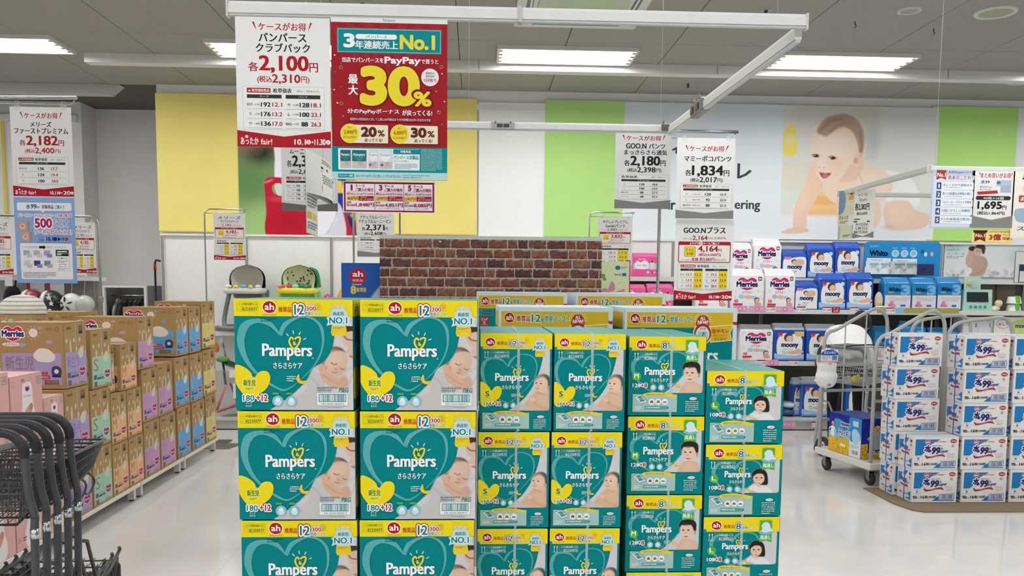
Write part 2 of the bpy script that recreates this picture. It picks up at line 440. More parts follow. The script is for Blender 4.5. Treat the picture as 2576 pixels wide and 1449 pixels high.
# ceiling lights
def light_fixture():
    t = thing('ceiling_light', 'x', 'lamp', (0, 0, CEIL))
    f = MB('#d9d8d3'); W, D, h = .615, .225, .035
    f.box(-W-.02, W+.02, -D-.02, -D, -h, 0).box(-W-.02, W+.02, D, D+.02, -h, 0).box(-W-.02, -W, -D, D, -h, 0).box(W, W+.02, -D, D, -h, 0).box(-W, W, -D, D, -.006, 0)
    f.obj('frame', 'paint', t)
    MB('#ffffff').box(-W+.035, W-.035, -D+.006, D-.006, -h+.002, -.012, bev=.004).obj('diffuser', 'light', t)
    for e in (-1, 1):
        for k in range(4):
            s = MB('#8e8c84'); y = -D+.1125*(k+.5)
            s.box(min(e*W, e*(W-.03)), max(e*W, e*(W-.03)), y-.022, y+.022, -h, -.008); s.obj('lamp_socket', 'plastic', t)
    return t
L0 = light_fixture()
names = {(0, 3): 'lit ceiling panel light above the middle of the back wall, right of the red poster',
         (1, 3): 'lit ceiling panel light on the right, above the poster of a crawling baby',
         (-2, 3): 'lit ceiling panel light at the far left edge of the ceiling',
         (-1, 3): 'lit ceiling panel light mostly hidden behind the white price poster'}
first = True
for kx in range(-3, 3):
    for ky in range(-1, 4):
        X = .82+2.58*kx; Y = 7.835-3.6*(3-ky)
        if kx == -3 and ky == 3: X += .35
        lb = names.get((kx, ky), 'ceiling light out of view, %s row towards the viewer, %s from the left' % (('first', 'second', 'third', 'fourth')[2-ky], ('first', 'second', 'third', 'fourth', 'fifth', 'sixth')[kx+3]) if ky < 3 else ('lit ceiling panel light at the far right edge of the ceiling' if kx > 0 else 'ceiling light out of view beyond the left edge, row of the visible lights'))
        if first: L0.location = (X, Y, CEIL); L0['label'] = lb; first = False
        else: dup(L0, (X, Y, CEIL), lb)
# air conditioner cassette
t = thing('air_conditioner', 'large square ceiling air conditioner with open slots, cut off by the top edge', 'air conditioner', (.8, 6.55, CEIL))
b = MB('#cfcfc8'); b.box(-.50, .50, -.52, .46, -.022, 0, bev=.008).obj('housing', 'plastic', t)
MB('#b9bfa9').box(-.34, .34, -.40, .30, -.035, -.022, bev=.006).obj('intake_grille', 'plastic', t)
for a in range(4):
    o = MB('#4a4842').box(-.35, .35, .375, .425, -.026, -.02).obj('air_slot', 'plastic', t, (0, -.03, 0), (0, 0, a*PI/2))
    v = MB('#dedfd8').box(-.345, .345, .385, .40, -.034, -.026).obj('louvre', 'plastic', o)
def sprinkler(px, py, lb, s=1):
    p = Zp(px, py, CEIL); t = thing('sprinkler', lb, 'sprinkler', p)
    MB('#a3a198').lathe([(.0, -.008), (.045*s, -.008), (.05*s, 0)], n=20).obj('plate', 'plastic', t)
    m = MB('#55534d').lathe([(.0, -.045), (.012, -.045), (.008, -.02), (.016, -.018), (.016, -.008)], n=12); m.lathe([(0, -.048), (.02, -.046), (.02, -.043), (0, -.043)], n=12); m.obj('nozzle', 'steel', t)
sprinkler(1927, 24, 'ceiling sprinkler head above the right end of the hanging rail')
sprinkler(1731, 209, 'small ceiling sprinkler head beyond the lit panels, above the green banner')
sprinkler(626, 5, 'ceiling sprinkler head above the left end of the hanging rail', .9)
sprinkler(912, 6, 'ceiling sprinkler head above the red poster', .9)
def speaker(px, py, r, lb):
    p = Zp(px, py, CEIL); t = thing('ceiling_speaker', lb, 'speaker', p)
    MB('#d3d1ca').lathe([(r*.8, -.004), (r*.84, -.012), (r, -.01), (r*1.02, 0)], n=32).obj('rim', 'plastic', t)
    MB('#9d9b93').lathe([(0, -.003), (r*.8, -.004)], n=32).obj('grille', 'plastic', t)
speaker(2288, 26, .085, 'small round ceiling speaker on the right')
speaker(2505, 31, .15, 'large round ceiling speaker at the top right')
speaker(2566, 206, .11, 'round ceiling speaker at the right edge beyond the ceiling beam')
def hook(px, py, lb, ln=.25):
    p = Zp(px, py, CEIL); t = thing('ceiling_hook', lb, 'hook', p)
    m = MB('#4f4d48'); m.tube([(0, 0, 0), (0, 0, -.02), (.012, 0, -.035), (0, 0, -.05)], .004, 6).obj('hook_body', 'steel', t)
    MB('#bdbbb4').tube([(0, 0, -.05), (0, 0, -.05-ln)], .0012, 5).obj('wire', 'plastic', t)
hook(2151, 54, 'dark ceiling hook with a thin wire, left of the long white wire')
hook(2349, 72, 'dark ceiling hook right of the long white wire', .1)

# ------------------------------------------------------------------ wall banners
def banner(x0, x1, y0, y1, col, lb, Y=WY-.03, bars=True):
    a = P(x0, y0, Y); b = P(x1, y1, Y); W = b.x-a.x; H = a.z-b.z
    t = thing('cloth_banner', lb, 'banner', (a.x, Y, b.z))
    m = MB(col); m.grid(12, 12, lambda u, v: (u*W, -.003+.0015*_s(u*19)*(1-v), v*H)); m.obj('cloth', 'banner', t)
    if bars: MB(col).tube([(.0, -.004, .012), (W, -.004, .012)], .006, 6).obj('hem', 'banner', t)
    return t, W, H
banner(390, 1198.5, 234, 592, '#f8e68a', 'wide pale yellow banner on the back wall behind the hanging posters')
banner(1372, 1567, 251, 599, '#bde88e', 'lime green banner on the back wall left of the pale blue board')
banner(2347, 2541, 267, 609, '#b9e684', 'lime green banner on the back wall right of the crawling baby poster')
banner(0, 24, 290, 640, '#edd55e', 'yellow banner at the left edge behind the first hanging price sign', Y=10.32)
# white board 1
a = P(1205, 257, WY-.02); b = P(1372, 597, WY-.02)
t = thing('display_board', 'plain white board between the yellow and the lime green banner', 'board', (a.x, WY-.02, b.z))
MB('#f6f7f5').box(0, b.x-a.x, -.004, 0, 0, a.z-b.z).obj('sheet', 'paper', t)
a = P(2545, 272, WY-.02); t = thing('display_board', 'plain white board at the right edge beside the lime green banner', 'board', (a.x, WY-.02, 2.03))
MB('#e9e9ee').box(0, 1.2, -.004, 0, 0, a.z-2.03).obj('sheet', 'paper', t)
# pale blue board with lettering
def bigboard(x0, x1, y0, y1, art, name, lb, cat_, Y=WY-.035, bg='#e8eef2', th=.006):
    a = P(x0, y0, Y); b = P(x1, y1, Y); W, H = b.x-a.x, a.z-b.z
    t = thing(name, lb, cat_, (a.x, Y, b.z)); MB(bg).box(0, W, 0, th, 0, H).obj('board', 'paper', t)
    put('printed_picture', art.mesh('printed_picture', W, H), t, (0, -.0004, 0), FRONT); return t
A = Art(388, 350, '#e4ecf1')
for i in range(9): A.rect(0, i*38.9, 388, (i+1)*38.9, ['#dfe8ee', '#e0e9ef', '#e2eaf0', '#e3ebf0', '#e4ecf1', '#e6edf1', '#e7eef2', '#e8eff2', '#eaf0f3'][i])
A.t('レ', 279, 152, 312, 190, '#3f474e', .05); A.t('ィ', 118, 108, 134, 128, '#3f474e', .08); A.t('ir', 112, 248, 128, 272, '#3f474e', .07); A.t('ering', 275, 246, 337, 276, '#3f474e', .05)
bigboard(1572, 1960, 256, 606, A, 'display_board', 'large pale blue board with dark grey lettering left of the crawling baby poster', 'board')
# crawling baby poster
p = Pic(0, 0, 1560, 1380, 210, 186, '#dcdccf')
p.grad('#cfcfc4', '#e4e4dc')
p.poly([(0, 0), (150, 0), (160, 1150), (0, 1150)], '#d9d8c8', 60, .7, False)
p.poly([(700, 0), (980, 0), (960, 520), (860, 560), (830, 200)], '#c6c2b4', 60, .7, False)
p.poly([(1000, 0), (1600, 0), (1600, 700), (1050, 620)], '#d5d7d3', 80, .8, False)
p.ell(930, 340, 60, 160, '#aab4bd', 0, 1.2, .7)
p.poly([(95, 200), (150, 215), (175, 330), (172, 500), (40, 500), (30, 340)], '#f0d04c', 22); p.ell(110, 350, 50, 60, '#ead98c', 0, .9, .8)
p.poly([(0, 560), (330, 590), (330, 900), (0, 900)], '#d8d2bb', 50, .8, False); p.poly([(0, 860), (300, 880), (250, 1010), (0, 1000)], '#cfdfcb', 50, .8, False)
p.poly([(420, 870), (700, 880), (900, 1130), (300, 1135), (350, 950)], '#f0b860', 40, .9); p.poly([(380, 930), (640, 950), (640, 1000), (360, 1010)], '#f0a050', 30, .8); p.poly([(330, 1080), (900, 1080), (900, 1130), (320, 1130)], '#f2aa62', 20, .8)
p.poly([(-20, 1140), (800, 1120), (1600, 1180), (1600, 1420), (-20, 1420)], '#e6e9ec', 40, 1, False)
p.poly([(1090, 650), (1300, 720), (1400, 900), (1390, 1010), (1180, 1000), (1020, 900), (1050, 700)], '#eef0ef', 16)           # nappy
p.poly([(1080, 1000), (1160, 960), (1300, 970), (1370, 1060), (1480, 1090), (1540, 1150), (1440, 1250), (1180, 1275), (1090, 1230), (1060, 1100)], '#e9bfa0', 16)
p.ell(1210, 1120, 120, 130, '#f0cdb2', 0, .9, .8); p.ell(1110, 1240, 60, 25, '#dc9f88', 0, .9, .6)
p.poly([(330, 640), (480, 700), (430, 860), (390, 960), (310, 1130), (300, 1260), (180, 1265), (175, 1120), (210, 950), (270, 820)], '#edbf9e', 10)
p.poly([(70, 1300), (190, 1255), (310, 1265), (318, 1300), (200, 1318), (80, 1318)], '#e8b498', 8)
p.poly([(380, 640), (560, 620), (820, 590), (1020, 640), (1130, 760), (1110, 900), (1000, 990), (900, 1010), (700, 1020), (610, 1010), (520, 960), (440, 860)], '#f0cdb0', 12)
p.poly([(600, 930), (760, 960), (980, 950), (1030, 1060), (1020, 1200), (900, 1290), (640, 1280), (600, 1090)], '#edc3a4', 16)
p.ell(900, 800, 150, 130, '#f4d8c0', .2, 1, .7); p.line([(840, 820), (830, 760), (790, 680)], 14, '#cf9478', 14, .55); p.line([(440, 850), (430, 790), (400, 740)], 12, '#c98a68', 12, .55)
p.ell(250, 1000, 50, 160, '#f3cdb0', .25, 1, .6)
p.poly([(690, 560), (820, 520), (830, 640), (760, 760), (600, 760)], '#e6b496', 14, .8)
p.poly([(318, 330), (330, 240), (430, 130), (570, 90), (700, 120), (800, 220), (830, 350), (820, 470), (790, 560), (700, 610), (640, 720), (540, 790), (470, 800), (400, 740), (350, 640), (325, 520)], '#f3d0b6', 8)
p.ell(520, 420, 170, 150, '#f8dfca', 0, 1.1, .7); p.ell(560, 590, 70, 60, '#f2b9a0', 0, 1.1, .6); p.ell(360, 620, 40, 50, '#eeb49c', 0, 1.1, .5)
p.poly([(365, 260), (430, 140), (560, 85), (690, 90), (790, 180), (835, 320), (822, 480), (790, 480), (770, 380), (720, 270), (640, 215), (560, 240), (470, 310), (420, 300)], '#a8816c', 20)
p.line([(400, 260), (480, 170), (600, 130)], 26, '#7d5645', 24, .6); p.line([(500, 260), (590, 180), (690, 170)], 20, '#8b6351', 20, .5); p.line([(790, 260), (812, 400), (800, 480)], 24, '#84594a', 18, .6)
p.ell(780, 545, 44, 75, '#efc0a6', .25, .2); p.ell(762, 555, 22, 32, '#d98e80', .1, .6); p.ell(808, 500, 12, 22, '#e09a8a', .1, .6)
for cx, cy, w_ in ((366, 512, 36), (530, 530, 38)):
    p.ell(cx, cy-2, w_+6, 22, '#d8a78e', .12, .5, .7); p.ell(cx, cy, w_, 17, '#4a2f25', .1, .25); p.ell(cx+3, cy, 16, 16, '#1e120d', 0, .2); p.ell(cx-26, cy+3, 8, 7, '#e8dcd2', 0, .4, .8); p.ell(cx-6, cy-5, 4, 4, '#ffffff', 0, .4)
p.ell(425, 600, 42, 34, '#f6d6bf', 0, .8); p.ell(408, 628, 11, 6, '#b87763', 0, .6, .7); p.ell(452, 632, 11, 6, '#b87763', 0, .6, .7)
p.poly([(410, 680), (465, 690), (525, 685), (500, 725), (465, 745), (435, 730)], '#7d2c2e', 4); p.poly([(435, 712), (470, 700), (500, 715), (470, 742)], '#c9606a', 8, .9); p.line([(408, 680), (465, 690), (527, 684)], 7, '#c9727a', 4)
p.A = p.A**.72
A = Art(1560, 1380); p.to(A)
bigboard(1962, 2346, 264, 606, A, 'photo_poster', 'large photo poster of a smiling baby crawling in a white nappy', 'poster')
# red toy poster (children's clothes in the garden)
p = Pic(0, 0, 1410, 1240, 150, 132, '#6f9a58')
p.grad('#6b6f55', '#a9c98b'); p.ell(250, 140, 170, 160, '#20231c', .3, 1, .9); p.ell(120, 560, 300, 260, '#5d8a50', 0, 1.2, .8); p.ell(330, 1050, 260, 200, '#a3cc7c', 0, 1.2, .8); p.ell(60, 60, 200, 120, '#8b7e66', 0, 1.2, .7); p.ell(1330, 700, 120, 500, '#8fc26f', 0, .6)
p.poly([(500, -40), (1150, -40), (1160, 800), (1000, 900), (520, 900), (440, 560), (440, 250)], '#ecebf2', 14)
p.poly([(1150, 0), (1240, 0), (1330, 900), (1370, 1000), (1150, 1010)], '#2c3894', 8); p.poly([(1160, 500), (1240, 500), (1260, 660), (1170, 660)], '#ecc84a', 8, 1, False)
p.poly([(1180, 900), (1400, 1010), (1410, 1240), (1050, 1240)], '#c12a3c', 12); p.poly([(1260, 880), (1350, 860), (1360, 930), (1270, 950)], '#6a5b66', 8, 1, False); p.poly([(1310, 940), (1400, 1060), (1405, 1200), (1330, 1060)], '#26306e', 8)
p.poly([(310, 540), (340, 480), (420, 465), (560, 480), (820, 560), (820, 900), (900, 1240), (350, 1245), (325, 900), (315, 700)], '#c22038', 8)
p.poly([(400, 590), (450, 555), (520, 560), (540, 690), (430, 680)], '#84a95f', 6); p.poly([(430, 560), (520, 560), (540, 690), (460, 690)], '#e3e3e4', 6, .8)
p.ell(620, 760, 260, 40, '#d84c5e', .05, .9, .7); p.ell(600, 1000, 200, 180, '#ab1428', 0, 1.2, .5); p.ell(360, 520, 60, 14, '#e88a94', -.4, .8, .8)
p.poly([(850, 900), (960, 790), (1160, 760), (1250, 900), (1270, 1240), (930, 1225), (860, 1080)], '#d8d6e6', 10); p.poly([(900, 820), (1100, 800), (1180, 980), (1050, 1170), (950, 1200), (880, 1050)], '#eceaf4', 20); p.line([(1190, 840), (1160, 980), (1060, 1180)], 10, '#9a98b2', 14, .7)
A = Art(1410, 1240); p.to(A)
bigboard(598, 896, 352, 599, A, 'photo_poster', 'photo poster of a red plastic toy and white trousers on grass, behind the hanging posters', 'poster', Y=WY-.05)
# ================================================================== PRINTED CARTON ART
TEAL = '#00878b'; YEL = '#f7e11f'; RED = '#b91e28'
def ah(A, cx, cy, r, cap=True, fill=RED, halo='#fdf7d0'):
    A.ell(cx, cy, r*1.12, r*1.02, halo); A.ell(cx, cy, r, r*.9, fill); A.heart(cx+r*.5, cy+r*.62, r*.6, r*.4, fill)
    A.t('ah', cx-r*.68, cy-r*.52, cx+r*.68, cy+r*.42, '#ffffff', .05)
    if cap: A.t('アカチャンホンポ', cx-r*1.05, cy+r*1.0, cx+r*1.05, cy+r*1.25, fill, .04)
def num(A, s, x0, y0, x1, y1, c=TEAL, o2=RED):
    if o2: A.t(s, x0, y0, x1, y1, o2, .05, o=o2, ow=.125)
    A.t(s, x0, y0, x1, y1, c, .05, o='#ffffff', ow=.065)
def bigheart(A, pts, ws):
    A.stroke(cat(pts, 8, False), np.interp(np.linspace(0, 1, (len(pts)-1)*8+1), np.linspace(0, 1, len(ws)), ws).tolist(), '#5fb3b4')
def logo(A, x0, y0, x1, y1):
    A.t('Pampers', x0, y0, x1, y1, '#ffffff', .055)
    cx = x0+(x1-x0)*.66; cy = y0-(y1-y0)*.02; s = (x1-x0)*.25
    p = cat([(cx, cy-s*.2), (cx-s*.28, cy-s*.5), (cx-s*.45, cy-s*.1), (cx-s*.1, cy+s*.42), (cx+s*.32, cy-.0*s), (cx+s*.42, cy-s*.5), (cx+s*.05, cy-s*.42), (cx-s*.08, cy+s*.05), (cx+s*.1, cy+s*.02)], 6, False)
    A.stroke(p, s*.15, '#ede04a')
    for a in (-2.3, -1.7, -1.1, -.4): A.stroke([(cx+_c(a)*s*.75, cy-s*.05+_s(a)*s*.75), (cx+_c(a)*s*1.02, cy-s*.05+_s(a)*s*1.02)], s*.08, '#d9ecea')
def badge(A, cx, y, w):
    k = w/150
    A.rr(cx-45*k, y, cx+42*k, y+200*k, 6*k, '#f2d640'); A.t('10年以上も', cx-42*k, y+16*k, cx+38*k, y+36*k, '#2e8d93', .02, o='#ffffff')
    for sg in (-1, 1): A.poly([(cx+sg*40*k, y+75*k), (cx+sg*78*k, y+88*k), (cx+sg*66*k, y+108*k), (cx+sg*76*k, y+140*k), (cx+sg*40*k, y+128*k)], '#cfe6e8')
    A.sm([(cx-50*k, y+48*k), (cx-4*k, y+38*k), (cx+46*k, y+48*k), (cx+50*k, y+125*k), (cx-2*k, y+140*k), (cx-52*k, y+125*k)], '#c5e4ea')
    A.t('病産院', cx-36*k, y+52*k, cx+32*k, y+76*k, '#1f8289', .05); A.t('NO.1', cx-58*k, y+86*k, cx+50*k, y+124*k, '#157c84', .06, o='#e9f6f7', ow=.05)
    A.poly([(cx-46*k, y+146*k), (cx+44*k, y+146*k), (cx+50*k, y+186*k), (cx, y+168*k), (cx-50*k, y+186*k)], '#f2cf26'); A.micro(cx-36*k, y+146*k, cx+32*k, y+160*k, 2, '#8a7a20')
def icons(A, x, y, r, d):
    for i in range(2):
        cx = x+i*d; A.ell(cx, y, r, r, '#8cc6d4'); A.ell(cx, y+r*.2, r*.62, r*.55, '#d6eaf2'); A.ell(cx, y-r*.25, r*.42, r*.38, '#eef6fa'); A.rr(cx-r*.95, y-r*1.55, cx+r*.2, y-r*1.15, r*.18, '#58b546')
def moon(A, cx, cy, s): A.sm([(cx-s*.5, cy-s), (cx-s*.2, cy+s*.2), (cx+s, cy+s*.25), (cx+s*.45, cy+s*.85), (cx-s*.5, cy+s*.7), (cx-s, cy-s*.1)], '#f0cf3a')
def sidebar(A, x0, y0, x1, y1):
    w, h = x1-x0, y1-y0
    A.rect(x0, y0, x1, y1, '#d9d94c'); A.rect(x0+3, y0+3, x1-3, y1-3, '#a9cbcb'); A.poly([(x0, y0+h*.12), (x0+w*.2, y0), (x0+w*.36, y0+h*.42), (x0+w*.2, y0+h*.6)], '#8fa5ab'); A.poly([(x0+w*.03, y0+h*.16), (x0+w*.18, y0+h*.04), (x0+w*.33, y0+h*.42), (x0+w*.19, y0+h*.54)], '#d6e2e4')
    A.poly([(x0+w*.1, y0+h*.16), (x0+w*.18, y0+h*.08), (x0+w*.28, y0+h*.36), (x0+w*.19, y0+h*.44)], '#3d8f93'); A.t('ギフト', x0+w*.13, y0+h*.2, x0+w*.25, y0+h*.32, '#e8f2f0', .03, rot=.1)
    A.sm([(x0+w*.26, y0-h*.04), (x0+w*.5, y0-h*.12), (x0+w*.9, y0-h*.02), (x0+w*.96, y0+h*.2), (x0+w*.85, y0+h*.14), (x0+w*.5, y0+h*.04), (x0+w*.28, y0+h*.12)], '#f0d43a'); A.t('全員必ずギフトがもらえる!', x0+w*.3, y0-h*.04, x0+w*.74, y0+h*.06, '#3c6b2c', .02)
    for i, c in enumerate(('#a4533e', '#8a8d2a', '#8d8f92')):
        cx = x0+w*(.43+.148*i); cy = y0+h*.42; A.ell(cx, cy, w*.068, w*.068, '#fbfbf8'); A.poly([(cx-w*.04, cy+w*.03), (cx-w*.035, cy-w*.012), (cx, cy-w*.04 if i != 2 else cy-w*.012), (cx+w*.035, cy-w*.012), (cx+w*.04, cy+w*.03)], c)
    A.rect(x0+w*.27, y0+h*.66, x0+w*.76, y0+h*.86, '#5ea6a8'); A.micro(x0+w*.3, y0+h*.7, x0+w*.74, y0+h*.82, 1, '#eef6f4'); A.poly([(x0+w*.77, y0+h*.66), (x0+w*.82, y0+h*.76), (x0+w*.77, y0+h*.86)], '#2d8488'); A.micro(x0+w*.05, y0+h*.68, x0+w*.2, y0+h*.9, 4, '#f3f8f8')
def smallprint(A, x0, y0, x1, y1):
    A.ell((x0+x1)/2+8, y0+10, (x1-x0)*.28, 14, '#f4efee'); A.t('日本製品', (x0+x1)/2-16, y0+4, (x0+x1)/2+32, y0+16, '#c23a3a'); A.micro(x0, y0+30, x1, y1, 6, '#bfe0df')
def codebox(A, x0, y0, x1, y1, a, b, c, fr):
    A.frame(x0, y0, x1, y1, 1.5, fr); xm = x0+(x1-x0)*.22; A.rect(xm, y0, xm+1, y1, fr); ym = (y0+y1)/2
    A.rect(x0, ym, x1, ym+1, fr); A.t('入数', x0+4, y0+9, xm-4, ym-9, fr); A.t('コード', x0+4, ym+10, xm-4, y1-8, fr); A.t(a, xm+5, y0+5, x1-6, ym-4, c, .02); A.t(b, xm+5, ym+5, x1-6, y1-4, c, .02)

def newborn_art():
    W, H = 715, 675; A = Art(W, H, TEAL)
    A.rect(0, 0, W, 104, YEL); A.rect(0, 103, W, 105, '#0b6d70')
    codebox(A, 16, 16, 146, 76, '192枚(96枚×2コ)', '82330977', '#2f6f24', '#9aa832')
    ah(A, 213, 48, 40); A.t('推奨品', 268, 46, 345, 78, '#c8501e', .05)
    num(A, '12', 364, 32, 422, 92); A.t('枚', 424, 60, 436, 72, TEAL)
    A.ell(505, 38, 20, 15, '#e9b93a'); A.t('マイレージ', 440, 22, 486, 36, '#2e8d93', .02, o='#ffffff'); A.t('300', 436, 42, 494, 68, RED, .05, o='#ffffff'); A.t('ポイント!', 496, 54, 528, 66, RED); A.t('増量パック!', 424, 74, 526, 94, TEAL, .04, o='#ffffff', ow=.05)
    bigheart(A, [(275, 218), (215, 150), (130, 132), (60, 170), (38, 270), (75, 380), (150, 470), (225, 525), (300, 552), (385, 500)], [4, 30, 26, 52, 44, 26, 12, 16, 12, 2])
    bigheart(A, [(275, 218), (310, 150), (400, 106), (480, 120), (528, 180), (530, 290), (480, 400), (385, 500)], [26, 30, 10, 14, 20, 12, 8, 4])
    A.micro(160, 112, 255, 140, 2, '#0a6064')
    # photograph: mother's face over a sleeping baby
    edge = [(612, 104), (608, 180), (590, 290), (545, 370), (470, 420), (425, 500), (330, 590), (205, 676)]
    A.poly(cat(edge, 5, False)+[(W, H), (W, 104)], '#cdcacb')
    p = Pic(300, 160, W, H, 104, 128, '#cdcacb')
    p.poly([(640, 150), (730, 150), (740, 240), (700, 250), (660, 220)], '#33261f', 8); p.poly([(650, 215), (730, 200), (730, 370), (700, 350), (694, 330), (670, 320), (690, 285), (668, 270)], '#d9b49a', 5)
    p.line([(660, 215), (680, 240), (720, 245)], 9, '#3a2b24', 4, .8); p.ell(704, 345, 16, 7, '#b07468', .2, .4)
    p.poly([(430, 450), (480, 400), (560, 370), (640, 420), (730, 430), (730, 690), (260, 690), (420, 560)], '#c3c0c1', 10); p.poly([(620, 480), (730, 440), (730, 690), (560, 690)], '#d3d0d2', 14)
    p.line([(440, 470), (500, 520), (520, 640)], 9, '#a7a5a8', 10, .6); p.line([(470, 420), (540, 470), (560, 620)], 7, '#d9d8da', 8, .8); p.line([(640, 560), (690, 510), (712, 450)], 8, '#aeacae', 9, .6)
    p.ell(600, 375, 82, 96, '#d6b097', .35, .07); p.poly([(525, 400), (512, 355), (535, 310), (590, 285), (640, 292), (668, 318), (640, 310), (590, 318), (556, 350), (545, 390)], '#4a3a30', 9)
    p.ell(590, 370, 60, 60, '#e2c0a8', 0, 1, .7); p.ell(640, 430, 40, 30, '#cfa086', .3, .9, .5); p.ell(546, 420, 12, 20, '#c3937b', .3, .5)
    p.line([(582, 385), (600, 395), (618, 390)], 5, '#5b4034', 3); p.line([(636, 415), (650, 424), (664, 420)], 4, '#5b4034', 3); p.ell(610, 424, 10, 8, '#c48f78', 0, .8); p.line([(588, 440), (604, 446), (616, 442)], 5, '#a6604f', 3)
    p.poly([(505, 400), (530, 395), (560, 440), (600, 470), (640, 480), (664, 520), (650, 550), (600, 540), (540, 505), (515, 460)], '#d5a88b', 8); p.line([(530, 455), (590, 500), (650, 520)], 6, '#a8775d', 7, .6); p.ell(660, 500, 26, 40, '#cf9f84', -.2, .6)
    p.A = p.A**.84
    # keep only the part right of the curve
    ed = np.array(cat(edge, 12, False)); xe = np.interp(p.Y, ed[:, 1], ed[:, 0]); kp = np.clip((p.X-xe)/3, 0, 1); msk = kp[..., None]; p.A = p.A*msk+np.array(hx(TEAL))*(1-msk)
    p.to(A, kp)
    badge(A, 632, 22, 148)
    logo(A, 168, 270, 465, 368); A.t('さらさらケア', 232, 384, 406, 420, '#ffffff', .05); A.ell(472, 356, 5, 5, '#9fd0cf')
    A.sm([(0, 404), (50, 410), (95, 445), (110, 480), (150, 440), (195, 440), (212, 480), (190, 540), (130, 585), (75, 604), (40, 570), (0, 500)], '#f8e022'); A.ell(86, 512, 44, 46, '#f2ec7a'); A.ell(86, 512, 41, 43, '#efe23c')
    A.t('新生児', 50, 490, 122, 526, '#1f7f5b', .07); A.t('5kgまで', 62, 538, 108, 552, '#2d7d55', .03)
    A.t('180', 46, 584, 112, 620, TEAL, .05, o='#ffffff', ow=.08); A.t('枚', 114, 604, 122, 618, TEAL); A.t('+12', 126, 580, 192, 620, RED, .06, o='#ffffff', ow=.08); A.t('テープ', 62, 628, 98, 640, '#ffffff', .02); A.t('新生児', 62, 644, 98, 656, '#d8efef')
    icons(A, 256, 620, 34, 82); A.micro(312, 464, 368, 502, 3, '#e4f3f2'); moon(A, 402, 486, 32)
    A.t('P&G', 628, 536, 684, 564, '#1b8a90', .03, sk=.2); A.micro(496, 530, 620, 562, 2, '#6f8f90')
    A.rr(494, 570, 682, 646, 6, '#f4f6f6'); A.frame(504, 576, 672, 624, 4, '#1b8a90'); A.bars(510, 580, 668, 620, '#1b8a90'); A.t('349 02430 80699 3', 520, 630, 660, 642, '#3c6e70'); A.micro(560, 654, 690, 664, 1, '#8c8f90')
    return A

def side_art(W=400, H=675, band=104):
    A = Art(W, H, TEAL); A.rect(0, 0, W, band, YEL); A.t('ah', 30, 30, 90, 75, RED, .05); A.t('推奨品', 110, 36, 200, 70, '#c8501e', .04)
    A.stroke(cat([(60, 250), (30, 350), (90, 480), (200, 560)], 8, False), 26, '#5fb3b4'); A.t('Pampers', 60, 270, 330, 350, '#ffffff', .05); A.sm([(0, 430), (80, 430), (140, 520), (60, 610), (0, 590)], '#f2d91f'); return A

